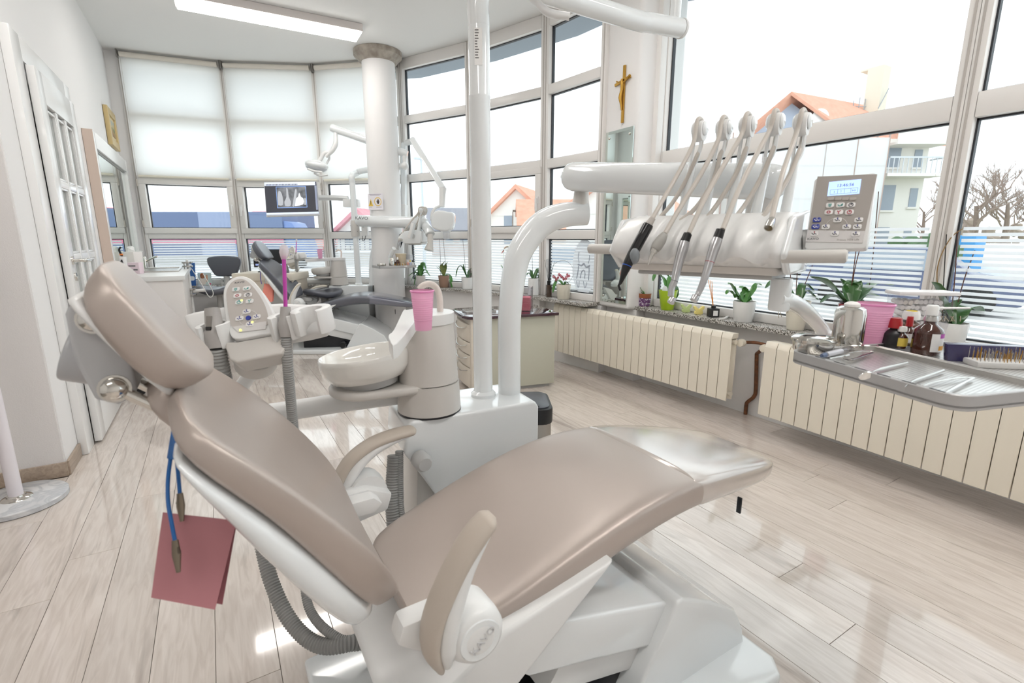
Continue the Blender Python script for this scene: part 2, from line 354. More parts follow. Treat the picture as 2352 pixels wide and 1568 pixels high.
M0.append(facet((3.10,2.90),(3.10,1.035),LR,(),1.235,pw=.045,tw=[.04,.055,.04]))
M0.append(facet((3.10,1.035),(3.10,-.9),LR,(),1.235,pw=.045,tw=[.04,.055,.04]))
M0.append(facet((3.10,-.9),(3.10,-2.8),LR,(),1.235,pw=.045,tw=[.04,.055,.04]))
# pier between the curved bay and the long window, sills
MB().prism([(2.865,2.935),(2.855,3.285),(3.3,3.4),(3.3,2.89),(3.06,2.89)],.60,CEIL).build('wall_pier',wallm,bev=.03,seg=4,kind='structure')
MB().box(3.0,3.07,2.86,2.93,SILL,CEIL).build('trim_1',pvc,bev=.012,kind='structure')
MB().box(2.93,3.28,2.9,3.3,-.1,.60).build('wall_pier_base',wallm,kind='structure')
MB().box(3.03,3.28,-2.8,2.9,0,.60).build('wall_right',wallm,kind='structure')
def sillp(pts,w0,w1,name):
    n=len(pts); ins=[];out=[]
    for i,p in enumerate(pts):
        ds=[]
        if i: ds.append((V(pts[i])-V(pts[i-1])).normalized())
        if i<n-1: ds.append((V(pts[i+1])-V(pts[i])).normalized())
        d=sum(ds,V((0,0))).normalized(); nn=V((-d.y,d.x)); ins.append(V(p)-nn*w0); out.append(V(p)+nn*w1)
    MB().prism([tuple(q) for q in ins+out[::-1]],.60,SILL).build(name,granite,bev=.003,kind='structure')
sillp([(-.633,7.05)]+P[1:6]+[(2.845,3.28)],.17,.06,'window_sill'); sillp([(3.1,2.99),(3.1,-2.8)],.17,.06,'window_sill')
# eave slab outside
sillpts=[(-1.2,7.2)]+P[:6]+[(3.1,3.1),(3.1,-2.8)]
def eave():
    b=MB(); pts=[(-1.5,7.18)]+P+[(3.12,2.9),(3.12,-2.8)]
    out=[]
    for i,p in enumerate(pts):
        ds=[]
        if i: ds.append((V(pts[i])-V(pts[i-1])).normalized())
        if i<len(pts)-1: ds.append((V(pts[i+1])-V(pts[i])).normalized())
        d=sum(ds,V((0,0))).normalized(); nn=V((-d.y,d.x)); out.append((p,V(p)+nn*.06,V(p)+nn*.42))
    for a,c in zip(out,out[1:]):
        b.prism([tuple(a[1]),tuple(c[1]),tuple(c[2]),tuple(a[2])],3.03,3.2)
    b.build('trim_2',mat('eave_grey','#8E98A3',.6),kind='structure')
eave()
# round column with stone capital
cx,cy=1.738,5.655
col=struct('column',(cx,cy,0)); MB().lathe([(.175,0),(.172,CEIL)],T(cx,cy,0),40).build('shaft',wallm,col)
MB().lathe([(.178,2.99),(.2,3.0),(.225,3.03),(.25,3.05),(.25,CEIL-.002)],T(cx,cy,0),40).build('capital',mat('capital_stone','#B4ABA0',.6,var=(14,'#8F857A')),col)
MB().lathe([(.18,0),(.18,.075)],T(cx,cy,0),40).build('column_skirting',skirtm,col)
# ceiling lights: one in view, the others further back in the room
lampm,N,L,b_,o_=nodemat('lamp_diffuser'); b_.inputs['Emission Color'].default_value=(1,.97,.93,1); b_.inputs['Emission Strength'].default_value=LAMP_E
def clight(x,y,lab,rz=0):
    k=thing('ceiling_light',lab,'light',(x,y,3.02),'ceiling lights' )
    M=T(x,y,0,rz)
    MB().box(-.73,.73,-.13,.13,3.035,CEIL-.002,M).build('housing',mat('lamp_housing','#DDD6D3',.5),k,bev=.003)
    MB().box(-.718,.718,-.118,.118,3.02,3.036,M).build('diffuser',lampm,k)
clight(.69,5.17,'long white box ceiling light with glowing diffuser near the blinds',math.radians(-2))
for xx,yy in ((-.3,2.45),(1.55,2.45),(-1.2,-.3),(.9,-.3),(2.2,-.3)): clight(xx,yy,'long white ceiling light above '+('the headrest side of the taupe chair' if yy>2 and xx<0 else 'the trash bin side of the taupe chair' if yy>2 else 'the room behind the viewer, %s'%('on the left' if xx<-1 else 'in the middle' if xx<1 else 'by the windows')))
# ---------------------------------------------------------------- street outside
GZ=-.45
MB().box(-90,140,-60,160,GZ-.3,GZ).build('ground',mat('asphalt','#E0DEDB',.9,var=(.7,'#D3D1CE')),kind='structure')
MB().box(-.5,3.2,-.5,3.0,GZ,-.13).build('building_plinth',mat('plinth_concrete','#9c9a97',.9),kind='structure')
wins=mat('house_window','#96A0AD',.3,spec=.6); roofo=mat('orange_tiles','#DCA58F',.9,var=(3,'#D29A84')); roofr=mat('red_tiles','#D69AA2',.9,var=(3,'#CC8F98')); roofd=mat('dark_tiles','#8E8E96',.9)  # roof and wall colours of the houses paled, haze is in the colour
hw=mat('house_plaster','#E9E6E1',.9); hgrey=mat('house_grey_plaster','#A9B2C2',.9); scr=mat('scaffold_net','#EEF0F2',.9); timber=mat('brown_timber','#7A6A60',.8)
def hframe(px,d,ang): p=PD(px,560,d); return Mx.Translation((p.x,p.y,GZ))@Mx.Rotation(math.radians(ang),4,'Z')
def house(name,label,M,w,dp,h,rh,wall,roof,ridge='x',wn=(),over=.5,chim=None,group=None,gable=None,balc=()):
    """local x = width, y = depth away from the street, front face at y=0"""
    k=thing(name,label,'house',M.translation,group)
    b=MB(); b.box(0,w,0,dp,0,h,M); b.build('wall',wall,k)
    gm=gable or wall; o=over
    if ridge=='x':
        for x in (0,w):
            b=MB(); b.prism([(0,h),(dp,h),(dp/2,h+rh)],-.05,.05,M@Mx(((0,0,1,x),(1,0,0,0),(0,1,0,0),(0,0,0,1)))); b.build('gable',gm,k)
        sl=rh/(dp/2)
        for s in (0,1):
            ya,yb=(-o,dp/2) if s==0 else (dp+o,dp/2); za,zb=h-o*sl,h+rh
            MB().hexa([(-o,ya,za),(w+o,ya,za),(w+o,yb,zb),(-o,yb,zb),(-o,ya,za+.25),(w+o,ya,za+.25),(w+o,yb,zb+.25),(-o,yb,zb+.25)],M).build('roof',roof,k)
    else:
        for y in (0,dp):
            b=MB(); b.prism([(0,h),(w,h),(w/2,h+rh)],-.05,.05,M@Mx(((1,0,0,0),(0,0,1,y),(0,1,0,0),(0,0,0,1)))); b.build('gable',gm,k)
        sl=rh/(w/2)
        for s in (0,1):
            xa,xb=(-o,w/2) if s==0 else (w+o,w/2); za,zb=h-o*sl,h+rh
            MB().hexa([(xa,-o,za),(xa,dp+o,za),(xb,dp+o,zb),(xb,-o,zb),(xa,-o,za+.25),(xa,dp+o,za+.25),(xb,dp+o,zb+.25),(xb,-o,zb+.25)],M).build('roof',roof,k)
    for (side,x,z,ww,wh) in wn:
        q={'f':lambda a,c,e:(a,-.04*e,c),'l':lambda a,c,e:(-.04*e,a,c),'r':lambda a,c,e:(w+.04*e,a,c)}[side]
        P8=[q(x,z,-1),q(x+ww,z,-1),q(x+ww,z,1),q(x,z,1),q(x,z+wh,-1),q(x+ww,z+wh,-1),q(x+ww,z+wh,1),q(x,z+wh,1)]
        f_=MB().hexa(P8,M).build('window',wins,k)
        P9=[q(x-.1,z-.12,-1),q(x+ww+.1,z-.12,-1),q(x+ww+.1,z-.12,3),q(x-.1,z-.12,3),q(x-.1,z,-1),q(x+ww+.1,z,-1),q(x+ww+.1,z,3),q(x-.1,z,3)]
        MB().hexa(P9,M).build('ledge',hw,f_)
    for (x,y,z,ww,dd,mt) in balc:
        bb=MB().box(x,x+ww,y-dd,y,z-.18,z,M); o_=bb.build('balcony',hw,k)
        rl=MB(); rl.box(x,x+ww,y-dd,y-dd+.06,z+.9,z+1,M).box(x,x+.06,y-dd,y,z+.9,z+1,M).box(x+ww-.06,x+ww,y-dd,y,z+.9,z+1,M)
        n=int(ww/.3)
        for i in range(n+1): rl.box(x+i*ww/n-.02,x+i*ww/n+.02,y-dd,y-dd+.04,z,z+.9,M)
        rl.build('railing',mt,o_)
    if chim:
        MB().box(chim[0],chim[0]+chim[2],chim[1],chim[1]+chim[2],h,chim[3],M).box(chim[0]-.08,chim[0]+chim[2]+.08,chim[1]-.08,chim[1]+chim[2]+.08,chim[3],chim[3]+.15,M).build('chimney',mat('chimney_plaster','#E6DFCB',.9),k)
    return k
# big house across the street: front-left corner, width axis and depth axis follow the photograph
BA=PD(1640,520,33); BB=PD(2105,520,33)
ang=math.degrees(math.atan2(BB.y-BA.y,BB.x-BA.x))
MH=Mx.Translation((BA.x,BA.y,GZ))@Mx.Rotation(math.radians(ang),4,'Z')
WL=(V((BB.x,BB.y))-V((BA.x,BA.y))).length
k=house('big_house','large three storey white house with orange roof, grey gable and tall chimney',MH,WL,9,7.6,0.3,hw,hw,'x',
  wn=[('f',WL-2.9,6.1,1.1,1.5),('f',WL-.9,6.1,.5,1.1),('f',WL-2.9,3.4,1.1,1.6),('f',WL-.8,3.6,.5,1.2),('f',WL-2.9,.7,1.1,1.6),('f',WL-.8,.9,.5,1.2)],over=.1,
  balc=[(WL-3.4,0,5.6,3.6,1.3,mat('rail_white','#CFD4DA',.6))])
# gabled roof: front gable on the left half, ridge running back to the right
a=PD(1685,330,31.5); ap=PD(1803,226,31.5); c=PD(1945,330,31.5); rr=PD(2010,252,39)
def Q(p): return V(p)
dv=(rr-ap); dv.z=0; 
b=MB(); dd=FW.copy(); dd.z=0; dd.normalize()
b.hexa([a,c,c+dd*.2,a+dd*.2,ap-RT*.02,ap+RT*.02,ap+RT*.02+dd*.2,ap-RT*.02+dd*.2]); b.build('gable',hgrey,k)
up_=V((0,0,.22)); f_=dd*-.7
b=MB(); b.hexa([a+f_-RT*.5-V((0,0,.3)),ap+f_,rr,a+dv*1.1,a+f_-RT*.5-V((0,0,.3))+up_,ap+f_+up_,rr+up_,a+dv*1.1+up_]); b.build('roof',roofo,k)
ce=PD(2190,335,36)
b=MB(); b.hexa([ap+f_,c+f_+RT*.5-V((0,0,.3)),ce,rr+V((0,0,0)),ap+f_+up_,c+f_+RT*.5-V((0,0,.3))+up_,ce+up_,rr+up_]); b.build('roof',roofo,k)
b=MB(); q=PD(2006,262,35.0); q2=PD(2006,162,35.0); b.cbox((q.x,q.y,(q.z+q2.z)/2-.3),(1.0,1.0,q2.z-q.z+.6)).cbox((q2.x,q2.y,q2.z),(1.15,1.15,.12)); b.build('chimney',mat('chimney_plaster','#DCD6C6',.9),k)
b=MB()
for dx,dz in ((-1.5,.3),(-1.1,.5),(-.7,.4)): b.tube([q+RT*dx+V((0,0,-.3)),q+RT*dx+V((0,0,dz+.6))],.03,6,1)
b.tube([q+RT*-1.6+V((0,0,.5)),q+RT*-.6+V((0,0,.5))],.025,6,1); b.tube([q+RT*-.2+dd*-.7+V((0,0,.2)),q+RT*.35+dd*-.7+V((0,0,1.5))],.03,6,1)
b.build('roof_antenna',mat('antenna_grey','#9AA0A6',.5),k,kind='stuff')
b=MB(); sd=PD(1880,272,31.2); b.lathe([(.05,0),(.5,.12),(.55,.2)],frame(sd,RT,(0,0,1)),20); b.build('satellite_dish',mat('dish_white','#F2F2F2',.5),k)
b=MB(); M=MH; b.box(.2,WL-3.6,-1.3,-1.25,.2,7.7,M); b.build('scaffold_net',transl('scaffold_netting','#F7F8FA',.2,.25),k)
b=MB()
for i in range(6):
    x=.2+i*(WL-3.8)/5
    b.box(x,x+.07,-1.3,-1.2,0,8,M); b.box(x,x+.07,-.2,-.1,0,8,M)
for z in (2,4,6,7.6): b.box(.2,WL-3.6,-1.28,-1.2,z,z+.07,M)
b.build('scaffold_pole',mat('scaffold_rust','#B9A39B',.7),k)
tl=PD(2085,300,32); b=MB(); M2=MH
b.box(WL-3.2,WL+.1,-1.5,0,7.3,7.45,M2).box(WL-3.2,WL+.1,-1.5,-1.42,7.45,8.5,M2); b.build('loggia',hw,k)
b=MB(); b.hexa([MH@V((WL-.6,-1.6,9.6)),MH@V((WL+1.6,-1.6,8.9)),MH@V((WL+1.6,3,8.9)),MH@V((WL-.6,3,9.6)),MH@V((WL-.6,-1.6,9.8)),MH@V((WL+1.6,-1.6,9.1)),MH@V((WL+1.6,3,9.1)),MH@V((WL-.6,3,9.8))]); b.build('eave',roofd,k)
# other houses
def at_face(px,d,ang): return hframe(px,d,ang)
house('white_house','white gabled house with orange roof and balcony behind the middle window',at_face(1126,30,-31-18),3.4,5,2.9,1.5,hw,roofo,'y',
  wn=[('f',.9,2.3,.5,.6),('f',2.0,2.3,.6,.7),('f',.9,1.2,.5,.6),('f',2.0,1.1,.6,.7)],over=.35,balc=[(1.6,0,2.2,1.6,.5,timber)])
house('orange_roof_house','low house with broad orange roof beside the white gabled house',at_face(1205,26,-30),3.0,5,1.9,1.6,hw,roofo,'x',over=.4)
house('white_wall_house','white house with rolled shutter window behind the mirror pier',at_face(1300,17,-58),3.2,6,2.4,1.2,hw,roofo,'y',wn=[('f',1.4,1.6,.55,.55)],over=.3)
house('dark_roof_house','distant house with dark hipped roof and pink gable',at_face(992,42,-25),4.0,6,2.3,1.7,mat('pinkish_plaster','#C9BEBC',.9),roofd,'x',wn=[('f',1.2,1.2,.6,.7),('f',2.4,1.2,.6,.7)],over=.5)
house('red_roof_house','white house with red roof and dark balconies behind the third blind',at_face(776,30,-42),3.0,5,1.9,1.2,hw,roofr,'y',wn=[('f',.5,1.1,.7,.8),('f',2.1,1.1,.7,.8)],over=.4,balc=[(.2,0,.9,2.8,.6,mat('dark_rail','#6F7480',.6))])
house('pale_red_roof_house','low house with faded red roof seen under the screen',at_face(686,34,-32),2.2,5,.9,1.0,mat('grey_plaster','#B9B9B6',.9),mat('faded_red_tiles','#D2A09C',.8),'x',over=.3)  # pale red roof, haze carried by the tile colour
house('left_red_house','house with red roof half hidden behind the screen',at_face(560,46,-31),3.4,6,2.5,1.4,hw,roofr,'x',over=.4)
k=thing('blue_hall','long low blue hall with a red stripe across the road','building',PD(350,520,30))
MW=Mx.Translation((PD(250,520,30).x,PD(250,520,30).y,GZ))@Mx.Rotation(math.radians(-31),4,'Z')
blu=mat('blue_cladding','#5F6E90',.6); blu2=mat('pale_blue_cladding','#8C99B6',.6)
MB().box(0,5.5,0,6,.5,3.15,MW).build('wall',blu,k); MB().box(5.5,8.3,-.02,6,.5,3.15,MW).build('wall',blu2,k); MB().box(8.3,10.2,0,6,.5,3.15,MW).build('wall',blu,k)
MB().box(0,10.2,-.05,0,1.25,1.5,MW).build('stripe',mat('red_stripe','#C87C92',.6),k); MB().box(0,10.2,-.03,6,0,.5,MW).build('base_course',mat('grey_base','#A9A9A7',.9),k)
k=thing('blue_truck','dark blue lorry with slanted cab seen through the window under the screen','truck',PD(600,515,26))
MT=Mx.Translation((PD(575,520,26).x,PD(575,520,26).y,GZ))@Mx.Rotation(math.radians(-31),4,'Z')
MB().box(0,1.7,0,2,.6,2.9,MT).build('trailer',blu,k,bev=.05); MB().prism([(1.7,.6),(2.9,.6),(2.6,1.6),(2.15,2.4),(1.7,2.5)],.1,1.9,MT@Mx(((1,0,0,0),(0,0,1,0),(0,1,0,0),(0,0,0,1)))).build('cab',mat('truck_blue','#6A82B4',.4),k,bev=.05)
MB().box(0,1.7,-.03,0,1.35,1.55,MT).build('stripe',mat('red_stripe2','#C2708A',.6),k)
for x in (.4,1.2,2.4): MB().lathe([(.35,0),(.35,.25)],MT@T(x,.25,.35)@Mx.Rotation(math.pi/2,4,'X'),16).build('wheel',rubber,k)
# lamp post, trees, verge, cars
pp=PD(974,560,24); k=thing('street_lamp','thin grey street lamp post behind the x-ray arm','lamp post',(pp.x,pp.y,GZ))
MB().lathe([(.09,0),(.05,5.2)],T(pp.x,pp.y,GZ),10).build('post',mat('post_grey','#C3CCD6',.5),k); MB().box(pp.x-.35,pp.x+.35,pp.y-.1,pp.y+.1,GZ+5.2,GZ+5.3).build('lamp_head',mat('post_grey','#C3CCD6',.5),k,bev=.03)
g=PD(2240,520,26); MB().box(g.x-6,g.x+30,g.y-16,g.y+4,GZ,GZ+.75).build('grass_verge',mat('grass','#A3A98C',.95,var=(2,'#959D7A')),kind='structure')
bark=mat('bark','#8A7A70',.9); twig=mat('twigs','#A08F86',.9)
def tree(px,d,h,seed,lab):
    rnd=random.Random(seed); p=PD(px,520,d); base=V((p.x,p.y,GZ+.6)); k=thing('bare_tree',lab,'tree',base,'bare trees')
    MB().tube([base,base+V((.1,0,h*.3)),base+V((0,.1,h*.55))],[.18,.13,.08],8).build('trunk',bark,k)
    b=MB()
    def br(p0,dr,l,r,n):
        p1=p0+dr*l; b.tube([p0,(p0+p1)/2+V((rnd.uniform(-.1,.1),rnd.uniform(-.1,.1),.05))*l,p1],[r,r*.5],4,2)
        if n:
            for _ in range(4):
                q=(dr+V((rnd.uniform(-1,1),rnd.uniform(-1,1),rnd.uniform(-.2,.9)))*.8).normalized(); br(p0+(p1-p0)*rnd.uniform(.4,1),q,l*rnd.uniform(.5,.75),r*.55,n-1)
    for i in range(7):
        z=h*(.22+.05*i); a=rnd.uniform(0,6.3); br(base+V((.05,.05,z)),V((math.cos(a),math.sin(a),.9)).normalized(),h*.3,.06,3)
    b.build('branches',twig,k,kind='stuff')
tree(2240,24,4.6,1,'bare brown tree just right of the wide window post'); tree(2310,27,5.2,2,'bare tree near the right edge of the view'); tree(2120,40,5.6,3,'bare tree behind the right end of the big house'); tree(2420,22,3.8,4,'bare tree cut by the right edge of the view')
def hedge(px,d,w,h,lab,col):
    p=PD(px,560,d); rnd=random.Random(5); b=MB()
    for i in range(60): b.ball((p.x+rnd.uniform(-w/2,w/2),p.y+rnd.uniform(-.8,.8),GZ+rnd.uniform(.1,h)),rnd.uniform(.15,.4),6)
    tag(b.build('hedge',col,None),lab,'hedge')
hedge(2118,16,1.4,1.5,'dark green clipped hedge across the road',mat('hedge_green','#4E6A4A',.95))
hedge(2260,30,14,2.4,'long brown winter hedge at the foot of the trees',mat('hedge_brown','#A39488',.95))
def car(px,d,ang,lab,colr):
    p=PD(px,590,d); M=Mx.Translation((p.x,p.y,GZ))@Mx.Rotation(math.radians(ang),4,'Z'); k=thing('car',lab,'car',(p.x,p.y,GZ))
    MB().prism([(-2,.25),(2,.25),(2.05,.7),(1.2,.85),(.6,1.4),(-1.2,1.42),(-1.9,.9),(-2.05,.6)],-.8,.8,M@Mx(((1,0,0,0),(0,0,1,0),(0,1,0,0),(0,0,0,1)))).build('body',colr,k,bev=.08)
    MB().prism([(-1.1,.92),(1.0,.92),(.52,1.34),(-1.0,1.36)],-.82,.82,M@Mx(((1,0,0,0),(0,0,1,0),(0,1,0,0),(0,0,0,1)))).build('side_window',wins,k)
    for x in (-1.25,1.3):
        for y in (-.82,.62): MB().lathe([(.32,0),(.32,.2)],M@T(x,y+.2,.32)@Mx.Rotation(math.pi/2,4,'X'),16).build('wheel',rubber,k)
car(2290,19,20,'white car parked behind the right window stripes',mat('car_white','#EDEEEF',.3)); car(2085,11.5,-75,'dark blue car parked behind the striped window film',mat('car_blue','#5B6480',.3)); car(1905,19,-70,'grey car parked beyond the orchid',mat('car_grey','#8D95A3',.3))
car(1350,15,-50,'white car seen behind the tooth emblem',mat('car_white','#EDEEEF',.3))
p=PD(2208,575,17.5); k=MB().box(p.x-.5,p.x+.5,p.y-.5,p.y+.5,GZ,GZ+1.7).build('container',mat('container_blue','#3F8FC9',.6),None,bev=.08); tag(k,'bright blue container standing beside the white car','container')
# ---------------------------------------------------------------- patient chair
YC=.97
XZ=Mx(((1,0,0,0),(0,0,1,0),(0,1,0,0),(0,0,0,1)))           # prism drawn in x,z and extruded along y
def pearl(name,c1,rough,metal,coat):
    m,N,L,b,o=nodemat(name); b.inputs['Base Color'].default_value=hexc(c1); b.inputs['Metallic'].default_value=metal; b.inputs['Roughness'].default_value=rough
    b.inputs['Coat Weight'].default_value=coat; b.inputs['Coat Roughness'].default_value=.25
    t=N.new('ShaderNodeTexCoord'); n=N.new('ShaderNodeTexNoise'); n.inputs['Scale'].default_value=900; L.new(t.outputs['Object'],n.inputs['Vector'])
    bu=N.new('ShaderNodeBump'); bu.inputs['Strength'].default_value=.06; bu.inputs['Distance'].default_value=.001; L.new(n.outputs[0],bu.inputs['Height']); L.new(bu.outputs[0],b.inputs['Normal']); return m
taupe=pearl('taupe_pearl_leather','#B7ABA3',.38,.35,.12); taupeg=pearl('taupe_gloss_cover','#CBC1BA',.07,.2,1.0)
slate=pearl('slate_leather','#5E6069',.3,.2,.4); slateg=pearl('slate_gloss_cover','#777986',.1,.2,1.0)
armb=mat('arm_pad_beige','#BFB4A8',.45); armd=mat('arm_pad_cream','#E2DACB',.45)
def sgn(a): return -1 if a<0 else 1
def cushion(st,yc=YC,n=28,e=.5,dish=0.0,caps=True,back=0.0):
    """st: stations (x,z,halfwidth,thickness[,dish]); path is the middle of the top surface"""
    P=[V((s[0],0,s[1])) for s in st]; rings=[]
    for i,s in enumerate(st):
        t=(P[min(i+1,len(P)-1)]-P[max(i-1,0)]).normalized(); nn=V((-t.z,0,t.x)); w,h=s[2],s[3]; ds=s[4] if len(s)>4 else dish
        c=P[i]-nn*(h/2+back); r=[]
        for j in range(n):
            a=2*math.pi*j/n; l=w*sgn(math.cos(a))*abs(math.cos(a))**e; q=h/2*sgn(math.sin(a))*abs(math.sin(a))**e
            if math.sin(a)>0: q+=ds*(abs(l/w)**3-.5)
            r.append(c+nn*q+V((0,yc+l,0)))
        rings.append(r)
    def capr(r,k): 
        c=sum(r,V((0,0,0)))/len(r); return [c+(p-c)*k for p in r]
    if caps: rings=[capr(rings[0],.35),capr(rings[0],.8)]+rings+[capr(rings[-1],.8),capr(rings[-1],.35)]
    return MB().loft(rings)
def smooth2(pts,k=4): 
    q=crv([V((p[0],p[1],0)) for p in pts]+[V((pts[0][0],pts[0][1],0))],k)[:-1]; return [(p.x,p.y) for p in q]
def pos(*q,Y): return [(PY(x,y,Y).x,PY(x,y,Y).z) for x,y in q]
ch=thing('patient_chair','large taupe pearl dental chair reclined in the foreground','dental chair',(.6,YC,0))
SEAT=[(.262,.447,.16,.045,.0),(.285,.448,.2,.065,.008),(.34,.458,.228,.08,.014),(.44,.488,.238,.088,.02),(.56,.53,.242,.098,.022),(.70,.572,.242,.106,.016),(.84,.597,.236,.11,.01),(.97,.598,.228,.105,.004)]
LEG=[(.97,.598,.228,.105,.004),(1.09,.58,.218,.098,0),(1.21,.556,.202,.088,0),(1.33,.53,.184,.078,0),(1.43,.505,.16,.066,0),(1.465,.49,.135,.045,0)]
cushion(SEAT+LEG[1:2],yc=.955).build('seat',taupe,ch,sub=1,ang=80)
cushion([(x,z+.003,w+.003,h+.006,d) for x,z,w,h,d in LEG],yc=.955).build('foot_cover',taupeg,ch,sub=1,ang=80)
BACK=[(-.064,.960,.12,.025,.0),(-.052,.950,.19,.036,.008),(-.035,.932,.228,.046,.016),(0,.896,.24,.054,.026),(.05,.843,.243,.057,.034),(.09,.793,.244,.06,.04),(.14,.724,.245,.066,.05),(.185,.652,.240,.068,.055),(.212,.602,.225,.064,.04),(.228,.565,.20,.05,.01)]
cushion(BACK,yc=.95).build('backrest',taupe,ch,sub=1,ang=80)
cushion([(-.088,.972,.055,.03),(-.074,.958,.085,.05),(-.045,.928,.092,.056),(-.01,.888,.088,.05),(.02,.852,.06,.03)],yc=.96).build('neck_cushion',taupe,ch,sub=1,ang=80)
SH=[(x,z,w*.99+.004,t_,0) for (x,z,w,h,d),t_ in zip(BACK[2:],(.014,.030,.05,.064,.072,.074,.07,.06))]
cushion(SH,yc=.95,back=.042,e=.6).build('back_shell',gloss,ch,sub=1,ang=80)
HEAD=[(-.133,1.146,.085,.03,0),(-.118,1.134,.12,.056,.004),(-.096,1.10,.135,.07,.010),(-.066,1.052,.137,.075,.012),(-.036,1.006,.132,.074,.006),(-.02,.982,.115,.06,.0),(-.014,.97,.085,.04,0)]
cushion(HEAD).build('headrest',taupe,ch,sub=1,ang=80)
cushion([(x,z,w*.9,.022,0) for x,z,w,h,d in HEAD[1:-1]],back=.05,e=.6).build('headrest_shell',satin,ch,sub=1,ang=80)
k1=PY(214,733,.90); k2=PY(263,893,.90)
d12=(k2-k1).normalized(); LK=(k2-k1).length
b=MB().prism([(-.028,-.02),(-.012,-.03),(LK*.5,-.036),(LK+.012,-.027),(LK+.028,0),(LK+.012,.024),(LK*.5,.03),(-.012,.03),(-.028,.015)],-.005,.085,frame(V((k1.x,.99,k1.z)),d12,d12.cross(V((0,1,0)))))
brk=b.build('headrest_bracket',mat('bracket_plastic','#BDBEC0',.35),ch,bev=.008,seg=3)
for kx in (k1,k2): MB().ball((kx.x,.895,kx.z),(.017,.012,.017),16).lathe([(.021,0),(.021,.01)],frame((kx.x,.90,kx.z),(1,0,0),(0,0,-1)),20).build('chrome_joint',chrome,brk)
kb=PY(200,815,.95); MB().lathe([(.03,-.03),(.042,-.026),(.043,.02),(.04,.024)],frame(kb,(0,1,0),(-.35,0,-.9)),28).build('locking_knob',mat('bracket_plastic2','#B4B5B8',.35),ch,bev=.004)
for yy in (.905,.985):
    a=V((k2.x,yy,k2.z)); e=V((-.02,yy,.86)); MB().tube([a,e],.0085,14,1).build('guide_rod',chrome,ch)
# armrests
def arm(Y,s,pts,hpx,yp):
    q=[V((PY(x,y,yp).x,Y,PY(x,y,yp).z)) for x,y in pts]
    hubc=V((PY(*hpx,yp).x,Y,PY(*hpx,yp).z))
    q=[q[0]+(q[0]-q[1]).normalized()*.012]+q
    MB().tube(q,[.006,.0135,.015,.015,.015,.015,.014,.007],18,6,flat=2.0,up=(0,1,0)).build('arm_pad',armb,ch,ang=80)
    q2=[p+(hubc-p).normalized()*t for p,t in zip(q,(.006,.008,.013,.018,.022,.024,.022,.012))]
    a_=MB().tube(q2,[.006,.0115,.015,.018,.021,.021,.02,.01],18,6,flat=1.65,up=(0,1,0)).build('armrest',satin,ch,ang=80)
    MB().lathe([(.02,-.034),(.042,-.03),(.05,-.018),(.052,0),(.050,.045)],frame((hubc.x,Y,hubc.z),(1,0,0),(0,0,-1) if s>0 else (0,0,1)),32).build('arm_hub',satin,ch,ang=50)
    MB().lathe([(.036,0),(.038,.004),(.038,.006)],frame((hubc.x,Y-s*.033,hubc.z),(1,0,0),(0,0,-1) if s>0 else (0,0,1)),28).build('hub_cap',gloss,a_)
    if s>0: text('hub_lettering','KAVO',.02,frame((hubc.x+.004,Y-.0345,hubc.z),V((.75,0,.66)),V((-.66,0,.75))),mat('embossed_white','#CFCFD0',.3),a_,.001)
    y0,y1=sorted((Y+s*.03,Y+s*.075)); MB().prism([(hubc.x-.11,hubc.z+.028),(hubc.x-.01,hubc.z+.03),(hubc.x+.055,hubc.z-.0),(hubc.x+.04,hubc.z-.045),(hubc.x-.05,hubc.z-.06),(hubc.x-.12,hubc.z-.005)],y0,y1,XZ).build('arm_mount',satin,ch,bev=.008)
arm(.655,1,[(1126,1200),(1100,1232),(1062,1292),(1018,1385),(996,1455),(996,1505),(1016,1545)],(1090,1450),.645)
arm(2*YC-.655,-1,[(944,988),(905,998),(855,1018),(808,1053),(780,1095),(774,1130),(782,1150)],(838,1118),1.285)
pz=PY(842,1130,1.25); MB().prism([(pz.x-.065,pz.z-.02),(pz.x+.0,pz.z-.022),(pz.x+.022,pz.z),(pz.x+.0,pz.z+.022),(pz.x-.065,pz.z+.022)],1.17,1.235,XZ).build('arm_lock',satin,ch,bev=.008)
# seat carrier, lift arm, base
pp_=pos((905,1510),(960,1420),(1165,1452),(1415,1285),(1195,1568),(1100,1700),(900,1700),Y=.69)
MB().prism([(p[0],min(max(p[1],.10),.355 if p[0]<.4 else 9)) for p in pp_],.69,1.2,XZ).build('seat_carrier',satin,ch,bev=.012,seg=3)
q=pos((1180,1445),(1322,1421),(1549,1380),(1492,1486),(1215,1556),(1150,1520),Y=.72)
MB().prism(q,.72,1.24,XZ).build('lift_arm',gloss,ch,bev=.01,seg=3)
q=pos((1300,1500),(1490,1470),(1470,1530),(1250,1600),Y=.74)
MB().prism(q,.74,1.2,XZ).build('lift_arm_lower',satin,ch,bev=.005)
fx=1.2
q=[(.745,.045),(.893,.300),(.912,.304),(1.03,.245),(1.14,.172),(1.185,.09),(1.2,.03),(1.19,.012),(.78,.012)]
MB().prism(q,.695,1.26,XZ).build('foot_block',gloss,ch,bev=.022,seg=4)
MB().prism([(.10,.66),(.62,.60),(fx-.02,.575),(fx+.02,.62),(fx+.02,1.32),(fx-.03,1.36),(.1,1.28)],0,.045).build('base_plate',gloss,ch,bev=.012,seg=3)
MB().box(.3,.92,.76,1.2,.045,.16).build('base_mechanism',darkp,ch,bev=.004)  # black box stands in for the shade of the cavity under the lift arm
MB().lathe([(.03,0),(.03,.06)],frame((.72,.715,.085),(1,0,0),(0,0,1)),16).build('base_roller',rubber,ch)
pz=PY(1697,1168,.79); MB().cbox((pz.x,.79,pz.z+.012),(.006,.014,.05)).build('cover_tab',darkp,ch,bev=.002)
